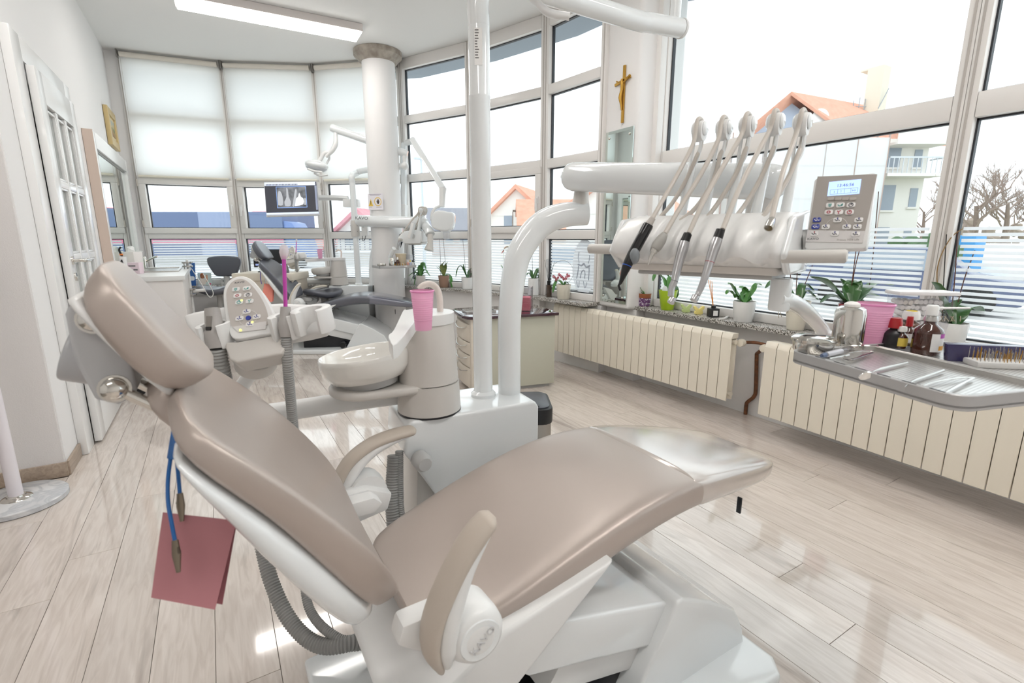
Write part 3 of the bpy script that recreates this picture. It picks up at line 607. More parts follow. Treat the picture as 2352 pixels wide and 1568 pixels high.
MB().box(.38,.52,1.03,1.17,.12,.40).build('rear_support',grey,ch,bev=.02)
# ---------------------------------------------------------------- dental unit body with cuspidor
un=thing('dental_unit','glossy white treatment unit with spittoon tower behind the taupe chair','dental unit',(.66,1.45,0))
ZT=.64
RU=Mx.Translation((.66,1.45,0))@Mx.Rotation(math.radians(-5),4,'Z')
MB().prism([(-.215,.54),(-.205,.625),(-.19,.64),(.235,.64),(.247,.62),(.247,.06),(-.02,.06),(-.05,.18),(-.11,.36),(-.19,.50)],-.115,.13,RU@XZ).build('body',gloss,un,bev=.018,seg=4)
MB().prism([(-.17,.52),(-.02,.52),(-.02,.02),(-.20,.02)],-.085,.11,RU@XZ).build('inner_panel',grey,un,bev=.02)
MB().box(-.2,.22,-.08,.1,0,.06,RU).build('plinth',greyd,un,bev=.005)
MB().lathe([(.028,0),(.028,.035),(.02,.05)],frame((.475,1.335,.525),(1,0,0),(0,0,1)),16).build('hose_connector',greyd,un)
TW=V((.551,1.433,0))
tw_=MB().lathe([(.1,ZT),(.1,ZT+.012),(.096,.735)],T(TW.x,TW.y,0),40).build('tower_base',grey,un)
MB().lathe([(.101,ZT-.002),(.101,ZT+.004)],T(TW.x,TW.y,0),40).build('tower_gap',darkp,tw_)
MB().lathe([(.0955,.738),(.088,.86),(.083,.925)],T(TW.x,TW.y,0)@Mx.Diagonal((1,.95,1,1)),40).build('tower',grey,un)
bowlc=PD(838,812,1.50)
tl=Mx.Translation(bowlc)@Mx.Rotation(math.radians(7),4,FW.cross(V((0,0,1))).cross(V((0,0,1))).normalized())
bprof=[(.004,-.075),(.08,-.076),(.115,-.068),(.133,-.04),(.138,-.008),(.137,.003),(.134,.006),(.130,.003),(.125,-.02),(.11,-.05),(.06,-.06),(.004,-.061)]
MB().lathe(bprof,tl,48).build('spittoon_bowl',porcelain,un,ang=60)
tdir=V((TW.x-bowlc.x,TW.y-bowlc.y,0)); tdl=tdir.length; tdir/=tdl; tnr=V((-tdir.y,tdir.x,0))
pl=[]
for i in range(13): a=math.pi/2+math.pi*i/12; pl.append((.112*math.cos(a),.112*math.sin(a)))
for i in range(7): a=-math.pi/2+math.pi*i/6; pl.append((tdl+.07*math.cos(a),.08*math.sin(a)))
MB().prism(pl,-.118,-.092,frame((bowlc.x,bowlc.y,bowlc.z),tdir,tnr)).build('bowl_carrier',grey,un,bev=.013,seg=4)
MB().lathe([(.085,-.095),(.09,-.07)],tl,32).build('bowl_collar',greyd,un)
c0=PZ(960,762,.955)
tpw=[(TW.x+.0865*math.cos(math.radians(a)),TW.y+.083*math.sin(math.radians(a))) for a in range(-125,126,10)]
lp=[PZ(x,y,.955) for x,y in ((905,756),(893,768),(895,780),(912,788))]
MB().prism([tuple(p) for p in smooth2(tpw+[(p.x,p.y) for p in lp],3)],.922,.955).build('tower_top',satin,un,bev=.005,seg=3)
sp_=[PD(1012,752,1.54),PD(1011,720,1.54),PD(1010,685,1.54),PD(1003,662,1.54),PD(988,652,1.53),PD(973,655,1.52),PD(963,664,1.52)]
MB().tube(sp_,[.012,.012,.012,.012,.012,.0125,.0125],14,5,flat=.8).build('cup_filler_spout',mat('spout_plastic','#DDD2CC',.25),un,ang=80)
b=MB().tube([PD(935,905,1.62),PD(760,928,1.535),PD(575,957,1.45)],.03,20,2); b.ball(PD(552,958,1.44),.031,16); b.build('assistant_support_bar',satin,un)
ar=[PD(548,945,1.44),PD(565,890,1.40),PD(585,860,1.36),PD(588,835,1.33)]
MB().tube([PD(535,925,1.44),PD(560,880,1.4),PD(600,835,1.36)],[.026,.024,.022],16,4,flat=.7).build('assistant_arm',satin,un,ang=70)
# ---------------------------------------------------------------- assistant console
co=thing('assistant_console','grey assistant console with rounded keypad and two hose holders','control console',PD(575,830,1.3))
nrm=(-FW*.86+V((0,0,1))*.52); nrm.normalize(); OC=PD(580,730,1.22)
def PLN(x,y,o=0.0): r=ray(x,y); t=nrm.dot(OC+nrm*o-CAM)/nrm.dot(r); return CAM+r*t
ax=(PLN(640,722)-PLN(520,737)).normalized(); ay=nrm.cross(ax).normalized(); FC=frame(OC,ax,ay)
IC=FC.inverted()
def out2(px): return [tuple((IC@PLN(x,y))[:2]) for x,y in px]
MB().prism(out2([(412,716),(440,708),(520,694),(600,690),(640,688),(728,691),(740,700),(749,730),(743,752),(700,762),(640,772),(520,795),(450,775),(420,740)]),-.05,-.012,FC).build('console_back',satin,co,bev=.012,seg=3)
MB().prism(out2([(519,786),(545,786),(645,768),(655,762),(657,800),(648,814),(545,834),(528,826),(519,800)]),-.05,.004,FC).build('console_block',grey,co,bev=.01,seg=3)
MB().prism(smooth2(out2([(519,700),(519,672),(530,651),(549,641),(568,641),(588,652),(608,678),(625,708),(638,740),(643,766),(600,775),(545,783),(530,760),(522,730)])),-.03,.012,FC).build('keypad_housing',satin,co,bev=.006,seg=3)
kp=MB().prism(smooth2(out2([(527,697),(527,676),(536,658),(550,649),(567,649),(582,660),(600,682),(615,710),(622,740),(620,752),(580,757),(542,757),(533,735)])),.012,.014,FC).build('keypad_face',mat('keypad_grey','#C0BAB5',.4),co)
MB().prism(out2([(541,757),(618,744),(616,762),(555,769)]),.0125,.0145,FC).build('keypad_lower_strip',mat('keypad_strip','#D9D6D5',.4),co)
btn=mat('button_white','#E9E7E6',.3,coat=.3); btnb=mat('button_blue','#2A3A9A',.3,coat=.3); teal=mat('icon_teal','#3E9C97',.5); red=mat('icon_red','#B84E5A',.5); inkb=mat('icon_blue','#454A92',.5); ink=mat('icon_dark','#55565C',.5)
led=mat('led_yellow','#F2F27A',.4,emis='#F4F46A',es=1.2)
def cen(px,py): return IC@PLN(px,py)
def rr(cx,cy,w,h,r=.3,n=3):
    p=[]; r=r*min(w,h)
    for sx,sy,a0 in ((1,1,0),(-1,1,90),(-1,-1,180),(1,-1,270)):
        for i in range(n+1): a=math.radians(a0+90*i/n); p.append((cx+sx*(w/2-r)+r*math.cos(a),cy+sy*(h/2-r)+r*math.sin(a)))
    return p
def icon(b,F,c,s,z,kind,):
    def ln(x0,y0,x1,y1,t=.0007):
        a=V((c[0]+x0*s,c[1]+y0*s,0)); e=V((c[0]+x1*s,c[1]+y1*s,0)); d=(e-a).normalized(); n_=V((-d.y,d.x,0))*t
        b.prism([tuple((a+n_)[:2]),tuple((a-n_)[:2]),tuple((e-n_)[:2]),tuple((e+n_)[:2])],z,z+.0005,F)
    if kind=='cup': ln(-.3,.4,-.2,-.4); ln(-.2,-.4,.2,-.4); ln(.2,-.4,.3,.4); ln(0,.4,0,-.1)
    elif kind=='bowl': ln(-.6,.1,-.3,-.3); ln(-.3,-.3,.1,-.3); ln(.1,-.2,.5,.3); ln(.2,-.3,.55,-.1); ln(.5,.35,.5,-.2)
    elif kind=='chair': ln(-.65,.2,-.2,-.3); ln(-.2,-.3,.15,0); ln(.15,0,.6,-.25); 
    elif kind=='arrow': ln(0,.1,0,.6); ln(-.15,.4,0,.6); ln(.15,.4,0,.6)
    elif kind=='clock':
        for i in range(12): ln(.5*math.cos(i*math.pi/6),.5*math.sin(i*math.pi/6),.5*math.cos((i+1)*math.pi/6),.5*math.sin((i+1)*math.pi/6))
        ln(0,0,0,.4); ln(0,0,.25,.3)
    elif kind=='box': ln(-.3,.3,.3,.3); ln(.3,.3,.3,-.3); ln(.3,-.3,-.3,-.3); ln(-.3,-.3,-.3,.3); ln(-.55,0,-.3,0); ln(.3,0,.55,0)
    elif kind=='hand': ln(-.4,.4,.1,-.4); ln(-.1,.1,.45,.45); ln(.1,-.4,-.2,-.4)
    return b
def button(F,c,w,h,z,par,m,kinds,rz=0):
    k=MB().prism(rr(c[0],c[1],w,h),z,z+.0022,F).build('button',m,par,bev=.0006)
    for kd,im in kinds: icon(MB(),F,c,h*.72,z+.0022,kd).build('button_icon',im,k,flat=True)
    return k
for x,y,kd in ((548.6,672,[('cup',teal)]),(573,670,[('bowl',teal)]),(552,686.5,[('box',red)]),(576.4,684.7,[('clock',ink)]),(556,701.4,[('clock',teal)]),(580,699,[('hand',teal)]),(573,722.7,[('chair',inkb),('arrow',inkb)]),(557,738.5,[('chair',inkb),('arrow',inkb)]),(596,734.5,[('chair',inkb),('arrow',inkb)]),(580.6,751.5,[('chair',inkb),('arrow',inkb)])):
    button(FC,cen(x,y),.019,.0125,.014,co,btn,kd)
c=cen(577,737); MB().lathe([(.0065,.014),(.006,.0165)],FC@T(c.x,c.y,0),20).build('button',btnb,co)
b=MB()
for i in range(24):
    a=math.pi*2*i/24; a2=math.pi*2*(i+1)/24; R1,R2=.0215,.0205
    b.prism([(c.x+R1*math.cos(a),c.y+R1*math.sin(a)),(c.x+R1*math.cos(a2),c.y+R1*math.sin(a2)),(c.x+R2*math.cos(a2),c.y+R2*math.sin(a2)),(c.x+R2*math.cos(a),c.y+R2*math.sin(a))],.0145,.0149,FC)
b.build('keypad_ring',mat('ring_pale','#DAD7D5',.4),co)
for x,y in ((562,697.7),(586.6,747),(559.6,765)): c=cen(x,y); MB().lathe([(.0027,.0145),(.0027,.0168)],FC@T(c.x,c.y,0),10).build('indicator_led',led,co)
c=cen(556.5,655.5); text('maker_lettering','KAVO',.0075,FC@T(c.x,c.y,.0142),ink,co,.0002,sx=1.2)
def cring(F,c,ro,ri,z0,z1,a0,a1,n=18):
    p=[(c[0]+ro*math.cos(math.radians(a0+(a1-a0)*i/n)),c[1]+ro*math.sin(math.radians(a0+(a1-a0)*i/n))) for i in range(n+1)]
    p+=[(c[0]+ri*math.cos(math.radians(a1+(a0-a1)*i/n)),c[1]+ri*math.sin(math.radians(a1+(a0-a1)*i/n))) for i in range(n+1)]
    return MB().prism(p,z0,z1,F)
upc=frame(OC,ax,ax.cross(V((0,.25,1)))*-1)
for px,py,ro,ri,nm in ((655,745,.036,.016,'hose_holder'),(718,730,.048,.026,'hose_holder'),(496,765,.04,.026,'hose_holder')):
    hc=PD(px,py,1.2); Fh=frame(hc,ax,(V((0,0,1))+nrm*.15).cross(ax))
    cring(Fh,(0,0),ro,ri,-.035,.025,-60,240).build(nm,satin,co,bev=.006,seg=2)
MB().tube([PD(588,838,1.28),PD(590,812,1.24)],[.05,.054],24,1,flat=.9).build('swivel_knuckle',grey,co,bev=.006)
# ---------------------------------------------------------------- suction hoses
def corr(pts,r,pitch=.008,k=14,n=14,amp=.13):
    P=crv(pts,k); S=[0]
    for a,b_ in zip(P,P[1:]): S.append(S[-1]+(b_-a).length)
    m=int(S[-1]/pitch*2); q=[]; j=0
    for i in range(m+1):
        s=S[-1]*i/m
        while j<len(S)-2 and S[j+1]<s: j+=1
        t=(s-S[j])/max(S[j+1]-S[j],1e-6); q.append(P[j]+(P[j+1]-P[j])*t)
    return MB().tube(q,[r*(1+amp*(i%2)) for i in range(m+1)],n,1)
su=thing('suction_hose','thick ribbed grey suction hose hanging beside the keypad','hose',PD(495,760,1.2))
corr([PD(499,800,1.19),PD(508,850,1.21),PD(522,910,1.26),PD(560,1060,1.42),PD(598,1235,1.44),PD(625,1340,1.40),PD(670,1430,1.36),PD(730,1480,1.33),PD(800,1478,1.33),PD(860,1450,1.38),PD(905,1300,1.46),PD(900,1150,1.49),PD(905,1045,1.5)],.0185).build('hose',hosem,su,ang=25)
hp=PD(487,708,1.19); hq=PD(499,800,1.19)
MB().tube([hq,hq+(hp-hq)*.25,hq+(hp-hq)*.42,hq+(hp-hq)*.5,hq+(hp-hq)*.9,hp],[.021,.0235,.0235,.02,.0175,.0165],20,1).build('handpiece',mat('handpiece_grey','#ABA7A4',.35),su,ang=50)
MB().tube([hq+(hp-hq)*.985,hp+(hp-hq)*.01],.012,16,1).build('nozzle_mouth',mat('nozzle_dark','#77736f',.5),su)
md=hq+(hp-hq)*.62-FW*.0185; Fm=frame(md,RT,(hp-hq))
MB().box(-.006,.006,-.017,.017,-.002,.003,Fm).build('slider_slot',mat('slot_grey','#8b8681',.5),su); MB().box(-.0065,.0065,-.017,-.008,.001,.005,Fm).build('slider',rubber,su,bev=.001)
se=thing('saliva_ejector','thin ribbed hose with bright magenta straw and clear tip','hose',PD(655,740,1.2))
corr([PD(657,775,1.185),PD(661,840,1.2),PD(668,920,1.24),PD(674,985,1.28),PD(690,1150,1.4),PD(697,1310,1.42),PD(712,1400,1.38),PD(760,1455,1.34),PD(810,1468,1.34),PD(880,1420,1.42),PD(925,1290,1.48),PD(918,1150,1.5),PD(917,1035,1.5)],.0115,.006).build('hose',hosem,se,ang=25)
a=PD(657,775,1.185); e=PD(656,705,1.185); MB().tube([a,a+(e-a)*.3,a+(e-a)*.5,a+(e-a)*.55,e],[.0125,.017,.0165,.0145,.0115],18,1).build('handpiece',mat('handpiece_grey','#ABA7A4',.35),se,ang=50)
e2=PD(652,588,1.18); MB().tube([e,e+(e2-e)*.5,e2],.0047,12,3).build('straw',mat('magenta_straw','#D23FB8',.15,trans=.25,coat=.5),se)
e3=PD(652.5,562,1.18); MB().tube([e2-(e3-e2)*.3,e2+(e3-e2)*.3,e2+(e3-e2)*.8,e3],[.006,.0105,.0095,.004],14,2).build('strainer_tip',transl('strainer_clear','#EFE6E8',.5,.45),se)
# ---------------------------------------------------------------- operating lamp on its pole
LP=V((.763,1.464,ZT)); LH=1.945
def lampthing(name,lab,spring,head,loc):
    k=thing(name,lab,'lamp',loc); return k
la=thing('operating_lamp','white dental lamp on the thick pole of the taupe chair unit','lamp',LP)
MB().lathe([(.043,ZT-.002),(.043,ZT+.01),(.036,ZT+.018),(.0325,ZT+.02),(.0325,1.60),(.0335,1.603),(.0335,1.607),(.0325,1.61),(.0325,1.83)],T(LP.x,LP.y,0),32).build('pole',gloss,la)
pt=V((LP.x,LP.y,0)); AE=V((1.597,1.452,1.957))
MB().tube([pt+V((0,0,1.80)),pt+V((0,0,1.88)),pt+V((.03,0,1.925)),pt+V((.09,0,LH)),pt+V((.35,0,LH)),V((1.40,1.464,LH)),V((1.47,1.462,1.95)),AE+V((.02,0,0))],.033,20,5).build('swing_arm',gloss,la,ang=80)
MB().lathe([(.034,0),(.036,.006),(.034,.012)],frame(AE+V((.02,0,0)),(0,1,0),(0,0,1)),24).build('arm_end_cap',satin,la)
MB().tube([AE+V((-.01,0,.02)),AE+V((-.01,0,.10)),AE+V((-.01,0,.14))],[.019,.02,.026],18,1).build('swivel_stem',gloss,la)
MB().ball(AE+V((-.01,0,.165)),(.034,.03,.034),18).build('swivel_joint',satin,la)
lj=AE+V((-.01,0,.175)); lt=V((.86,1.36,2.20))
MB().tube([lj,lj+(lt-lj)*.5,lt],.029,18,1).build('spring_arm',gloss,la)
hd=V((.93,1.22,1.97))
MB().tube([lt+V((.02,0,-.02)),V((.875,1.34,2.12)),V((.90,1.27,2.06)),hd+V((0,.0,.05))],[.016,.018,.02,.022],14,5).build('head_yoke',gloss,la)
MB().ball(hd,(.115,.085,.045),24).build('lamp_head',gloss,la)
MB().ball(hd+V((0,0,-.028)),(.095,.07,.03),20).build('lamp_lens',clear,la)
hb0=[V((.86,1.27,1.955)),V((.895,1.30,1.90)),V((.955,1.315,1.865)),V((1.03,1.31,1.855))]
hnd=[PD(1225,-22,1.45),PD(1236,8,1.45),PD(1262,30,1.45),PD(1308,38,1.45)]
MB().tube([hd+V((.02,-.02,-.02))]+hnd,[.010,.012,.013,.0145,.0135],14,6,flat=.8).build('lamp_handle',satin,la,ang=80)
st=V((LP.x-.012,LP.y-.031,0))
Fp=frame(V((LP.x,LP.y,1.74))-V((math.sin(YAW),math.cos(YAW),0))*.0328,RT,V((0,0,1)))
MB().box(-.012,.012,-.055,.045,-.0006,.0006,Fp).build('rating_label',mat('label_white','#F1F0EE',.5),la)
b=MB()
for i in range(11): 
    w=random.uniform(.004,.009); z=.038-i*.0075; b.box(-.010,-.010+w*1.6,z,z+.003,.0006,.0009,Fp)
b.build('label_print',mat('print_grey','#6d6a69',.6),la,kind='stuff')
TH=math.radians(18); TO=V((1.0,.61,0)); TN=V((math.cos(TH),math.sin(TH),0)); TB=Mx.Translation(TO)@Mx.Rotation(TH,4,'Z')@Mx.Translation(-TO)
def PT(x,y,u):
    r=ray(x,y); return CAM+r*(((u-1.0)-TN.dot(CAM-TO))/TN.dot(r))
# ---------------------------------------------------------------- delivery column and arm
dc=thing('delivery_arm','curved white post carrying the horizontal arm above the instrument table','support arm',(.861,1.451,ZT))
cpts=[V((.861,1.451,ZT)),V((.861,1.451,.80)),V((.862,1.45,.92))]+[PD(1183,615,1.69),PD(1207,556,1.69),PD(1247,513,1.695),PD(1295,494,1.70),PD(1348,491,1.71)]
MB().tube(cpts,[.04,.04,.04,.042,.044,.044,.042,.038],24,6).build('curved_post',gloss,dc,ang=80)
ju=PD(1333,470,1.705); ju2=PD(1336,436,1.71)
MB().tube([ju-V((0,0,.02)),(ju+ju2)/2-V((0,0,.005)),ju2+V((0,0,.01))],[.034,.027,.024],20,2).build('pivot_neck',grey,dc)
A0=PT(1318,406,1.32); A1=PT(1772,418,1.32)
dA=(A1-A0).normalized()
MB().tube([A0-dA*.035,A0-dA*.02,A0,A0+(A1-A0)*.5,A1,A1+dA*.02,A1+dA*.035],[.028,.042,.047,.047,.047,.042,.028],28,1,flat=1.0).build('horizontal_arm',gloss,dc,ang=60)
sc=A0-FW*.043+V((0,0,-.026)); MB().lathe([(.006,-.006),(.006,.004)],frame(sc,RT,(0,0,1)),12).build('arm_screw',greyd,dc)
A2=PT(1745,455,1.32); MB().tube([A2+V((0,0,.01)),V((A2.x,A2.y,1.15))],.032,20,1).build('arm_drop',grey,dc)
# ---------------------------------------------------------------- instrument table
it=thing('instrument_table','white instrument table with hose whips and keypad above the granite sill','instrument table',(1.11,.86,1.05))
YH=[.912,.861,.807,.732,.657]
prof=[(1.235,1.225),(1.19,1.238),(1.12,1.236),(1.06,1.222),(1.02,1.198),(1.0,1.178),(.988,1.153),(.992,1.14),(1.01,1.133),(1.03,1.126),(1.05,1.115),(1.2,1.11),(1.24,1.118)]
rings=[]
ys=[.995,.988]+[.98-i*.0075 for i in range(50)]+[.606,.60]
for i,y in enumerate(ys):
    dip=max([math.exp(-((y-(h_-.012))/.019)**2) for h_ in YH]) if 2<=i<52 else 0
    sc_=1 if 1<i<52 else (.86 if i in (0,len(ys)-1) else .96)
    cxx,czz=1.12,1.15
    rings.append([TB@V((cxx+(x-cxx)*sc_+(dip*.020 if x<1.06 and z>1.13 else 0)+(dip*.008 if 1.06<=x<1.13 and z>1.2 else 0),y,czz+(z-czz)*sc_-(dip*.016 if x<1.1 and z>1.13 else 0))) for x,z in prof])
MB().loft(rings).build('table_body',satin,it,ang=50)
MB().prism([(1.045,1.116),(1.23,1.114),(1.23,1.094),(1.07,1.096)],.612,.975,TB@XZ).build('lower_body',grey,it,bev=.01,seg=3)
MB().box(1.09,1.22,.63,.96,1.085,1.096,TB).build('under_plate',greyd,it,bev=.004)
MB().prism([(1.005,1.145),(1.06,1.225),(1.2,1.242),(1.24,1.22),(1.225,1.10),(1.06,1.10)],.588,.604,TB@XZ).build('end_cheek',gloss,it,bev=.01,seg=3)
MB().prism([(1.005,1.145),(1.06,1.225),(1.2,1.242),(1.24,1.22),(1.225,1.10),(1.06,1.10)],.991,1.004,TB@XZ).build('end_cheek',gloss,it,bev=.008,seg=3)
hm=mat('handle_grey','#CDCAC5',.35)
MB().tube([TB@V((1.03,.60,1.14)),TB@V((1.03,.55,1.142)),TB@V((1.03,.49,1.144)),TB@V((1.03,.486,1.144))],[.0135,.0135,.0135,.011],20,1).build('grip_handle',hm,it)
MB().tube([TB@V((1.03,.985,1.15)),TB@V((1.03,1.04,1.15)),TB@V((1.03,1.075,1.15)),TB@V((1.03,1.078,1.15))],[.0135,.0135,.0125,.009],20,1).build('grip_handle',hm,it)
HPX=[(1607,300),(1663,297),(1717,290),(1781,284),(1843,284)]
BPX=[(1565,492),(1615,492),(1675,492),(1735,490),(1803,490)]
heads=[]
for i,(h_,b0) in enumerate(zip(HPX,BPX)):
    A=PT(*b0,1.195); B=PT(*h_,1.235); heads.append((A,B))
    w=MB().tube([A-V((0,0,.01)),A+(B-A)*.5,A+(B-A)*.62],[.0125,.010,.0085],16,1).build('whip_post',gloss,it)
    for s in (-1,1):
        off=TN.cross(V((0,0,1)))*(s*.009); MB().tube([A+(B-A)*.58+off*.5,A+(B-A)*.7+off+V((.004,0,0)),A+(B-A)*.9+off],.0042,8,4).build('whip_fork',gloss,w)
    F=frame(B,TN,(0,0,1))
    hd_=MB().prism(rr(0,0,.046,.052,.48,6),-.013,.013,F@T(0,-.002,0)).build('whip_head',satin,it,bev=.004,seg=2)
    for s in (-1,1): MB().lathe([(.017,0),(.018,.002),(.013,.006)],frame(B+V((-math.sin(TH),math.cos(TH),0))*(s*.013)+V((0,0,.004)),TN,(0,0,1) if s<0 else (0,0,-1)),20).build('head_cap',gloss,hd_)
# control keypad
ctr=[PT(1848,572,1.12),PT(1990,570,1.12),PT(2020,402,1.16),PT(1877,404,1.16)]
o=(ctr[0]+ctr[1])/2; kx=(ctr[1]-ctr[0]).normalized(); ky=((ctr[2]+ctr[3])/2-o); KH=ky.length; KW=(ctr[1]-ctr[0]).length; FK=frame(o,kx,ky)
MB().prism(rr(0,KH/2,KW,KH,.06),-.028,.0,FK).build('keypad_housing',satin,it,bev=.004,seg=2)
IK=FK.inverted()
def kpt(px,py):
    r=ray(px,py); n_=FK.to_3x3().col[2]; t=n_.dot(o-CAM)/n_.dot(r); q=IK@(CAM+r*t); return (q.x,q.y)
S=7.13
def kz(zx,zy): return kpt(1820+zx/S,380+zy/S)
MB().prism([kz(232,1248),kz(1148,1272),kz(1392,145),kz(413,183)],0,.0012,FK).build('keypad_face',mat('keypad_taupe','#A8A29C',.4),it)
MB().prism([kz(217,1246),kz(1146,1270),kz(1194,1074),kz(250,1060)],.0005,.0016,FK).build('keypad_lower_strip',mat('keypad_strip','#D9D6D5',.4),it)
lx,ly=[(a+b)/2 for a,b in zip(kz(610,262),kz(1092,478))]; sw=abs(kz(1112,362)[0]-kz(592,370)[0]); sh=abs(kz(850,252)[1]-kz(850,484)[1]); kk_=sw/.066
scrn=MB().box(lx-sw/2,lx+sw/2,ly-sh/2,ly+sh/2,.001,.002,FK).build('display',mat('lcd_blue','#9AB8F6',.3,emis='#A9C4FF',es=.75),it)
lcd=mat('lcd_ink','#4A549A',.5)
text("display_time","13:46:56",.0105*kk_,FK@T(lx+.002,ly+.006*kk_,.0021),lcd,scrn,.0002)
text('display_symbol','1',.008*kk_,FK@T(lx-.019*kk_,ly-.009*kk_,.0021),lcd,scrn,.0002); text('display_symbol','!',.008*kk_,FK@T(lx-.005*kk_,ly-.009*kk_,.0021),lcd,scrn,.0002)
text('display_symbol','▷▷' if False else '>>',.008*kk_,FK@T(lx+.021*kk_,ly-.009*kk_,.0021),lcd,scrn,.0002)
b=MB()
for q in ((lx-.028*kk_,lx+.029*kk_,ly-.0030*kk_,ly-.0025*kk_),(lx-.028*kk_,lx+.029*kk_,ly-.0145*kk_,ly-.014*kk_),(lx-.028*kk_,lx-.0275*kk_,ly-.0145*kk_,ly-.0025*kk_),(lx-.0125*kk_,lx-.012*kk_,ly-.0145*kk_,ly-.0025*kk_),(lx+.0015*kk_,lx+.002*kk_,ly-.0145*kk_,ly-.0025*kk_),(lx+.0145*kk_,lx+.015*kk_,ly-.0145*kk_,ly-.0025*kk_),(lx+.0285*kk_,lx+.029*kk_,ly-.0145*kk_,ly-.0025*kk_)): b.box(q[0],q[1],q[2],q[3],.002,.0023,FK)
b.build('display_lines',lcd,scrn)
for zx,zy in ((635,550),(752,550),(870,550),(990,550)): button(FK,kz(zx,zy),.0125,.0065,.0012,it,mat('keypad_taupe2','#B4AEA8',.35),[])
CHA=[('chair',ink),('arrow',inkb)]
for zx,zy,kd,m_ in ((620,655,[('cup',teal)],btn),(790,652,[('bowl',teal)],btn),(963,652,[('clock',ink)],btn),(597,770,[('box',red)],btn),(765,770,[('hand',red)],btn),(937,770,[('clock',red)],btn),
    (405,895,[('chair',btn)],btnb),(383,1007,[('chair',btn)],btnb),(742,897,CHA,btn),(549,1010,CHA,btn),(890,1010,CHA,btn),(697,1122,CHA,btn),(1090,898,CHA,btn),(1066,1010,CHA,btn),(1040,1128,CHA,btn),(362,1120,[('chair',ink),('arrow',red)],btn)):
    k_=button(FK,kz(zx,zy),.0155,.0105,.0014,it,m_,kd)
    if m_ is btnb: c=kz(zx,zy-20); text('button_lettering','SP' if zy<950 else 'LP',.0045,FK@T(c[0],c[1],.0037),btn,k_,.0001)
cc=kz(720,1008); b=MB()
for i in range(28):
    a=math.pi*2*i/28; a2=math.pi*2*(i+1)/28; R1,R2=.0205,.0197
    b.prism([(cc[0]+R1*math.cos(a),cc[1]+R1*math.sin(a)),(cc[0]+R1*math.cos(a2),cc[1]+R1*math.sin(a2)),(cc[0]+R2*math.cos(a2),cc[1]+R2*math.sin(a2)),(cc[0]+R2*math.cos(a),cc[1]+R2*math.sin(a))],.0016,.0019,FK)
b.build('keypad_ring',mat('ring_pale','#DAD7D5',.4),it)
c=kz(340,1205); text('maker_lettering','KAVO',.0068,FK@T(c[0],c[1],.0018),ink,it,.0002,sx=1.2)
c=kz(910,1218); text('model_lettering','Primus 1058 Life',.0058,FK@T(c[0],c[1],.0018),mat('print_silver','#A5A09C',.4),it,.0002)
kbk=PT(1850,545,1.11); MB().tube([TB@V((1.15,.59,1.175)),TB@V((1.155,.565,1.178))],.022,18,1).build('keypad_mount',greyd,it)
# tray knuckle and arm belong to the tray
# ---------------------------------------------------------------- handpieces on their hoses (each rests in a groove of the table)
silver=mat('handpiece_silver','#C9C9CB',.28,1); blackg=mat('syringe_black','#17181B',.18,coat=.4)
def hosepath(i,front,back,r,m,par):
    A,B=heads[i]; y=B.y
    top=[B+TN*x_+V((0,0,z_)) for x_,z_ in ((-.026,.006),(-.018,.024),(0,.029),(.019,.02),(.024,-.005),(.012,-.045))]
    pts=front+top+back
    MB().tube(pts,r,12,5).build('hose',m,par,ang=80)
def bend(i,px,X): return [PT(x,y,xx) for (x,y),xx in zip(px,X)]
GH='instruments hanging on the table'
h1=thing('syringe_handpiece','black air and water syringe with bent tip, leftmost on the table','dental instrument',PT(1465,560,.985),GH)
f1=bend(0,[(1492,512),(1525,455),(1562,390),(1592,330)],[1.0,1.06,1.13,1.19]); b1=bend(0,[(1600,360),(1575,415),(1545,465),(1515,500)],[1.22,1.2,1.17,1.14])
hosepath(0,f1,b1,.0055,hosel,h1)
a,e=PT(1490,515,.995),PT(1453,583,.972)
MB().tube([PT(1500,500,1.0),a],[.007,.009],14,1).build('hose_sleeve',mat('sleeve_grey','#C6C0BA',.4),h1)
MB().tube([a,a+(e-a)*.06,a+(e-a)*.5,e],[.0115,.013,.013,.0125],18,1).build('syringe_body',blackg,h1)
bt=PT(1452,590,.968); MB().ball(bt+V((.001,-.007,.002)),(.013,.012,.02),14).build('syringe_button',mat('button_grey','#83898D',.35),h1)
e2=PT(1425,650,.945); MB().tube([e,PT(1446,598,.965),PT(1438,615,.957),e2,PT(1421,656,.943),PT(1425,667,.942)],[.0125,.0125,.011,.004,.0032,.0028],16,1).build('syringe_tip',rubber,h1)
q=PT(1440,610,.958); dq=(e2-e).normalized(); MB().tube([q-dq*.0008,q+dq*.0008],.0118,18,1).build('blue_ring',mat('ring_blue','#2F63C9',.4),h1)
h2=thing('coupling_handpiece','grey hose coupling with slim steel tip, second from the left on the table','dental instrument',PT(1510,570,.985),GH)
f2=bend(1,[(1527,537),(1560,480),(1610,400),(1648,325)],[1.0,1.06,1.13,1.19]); b2=bend(1,[(1655,355),(1640,410),(1600,475),(1545,520)],[1.22,1.2,1.16,1.08])
hosepath(1,f2,b2,.0058,hosel,h2)
a=PT(1527,537,.995); MB().tube([a,PT(1519,550,.988),PT(1509,565,.98),PT(1503,574,.975)],[.008,.0125,.013,.0105],16,3).build('coupling_sleeve',mat('coupling_grey','#A9A7A2',.45),h2,ang=80)
MB().tube([PT(1504,571,.976),PT(1500,580,.973)],[.0095,.0085],14,1).build('chrome_collar',chrome,h2)
MB().tube([PT(1500,580,.973),PT(1497,586,.97),PT(1495,590,.969),PT(1493,596,.967),PT(1488,608,.962)],[.006,.0045,.005,.0033,.002],12,1).build('coupling_tip',chrome,h2)
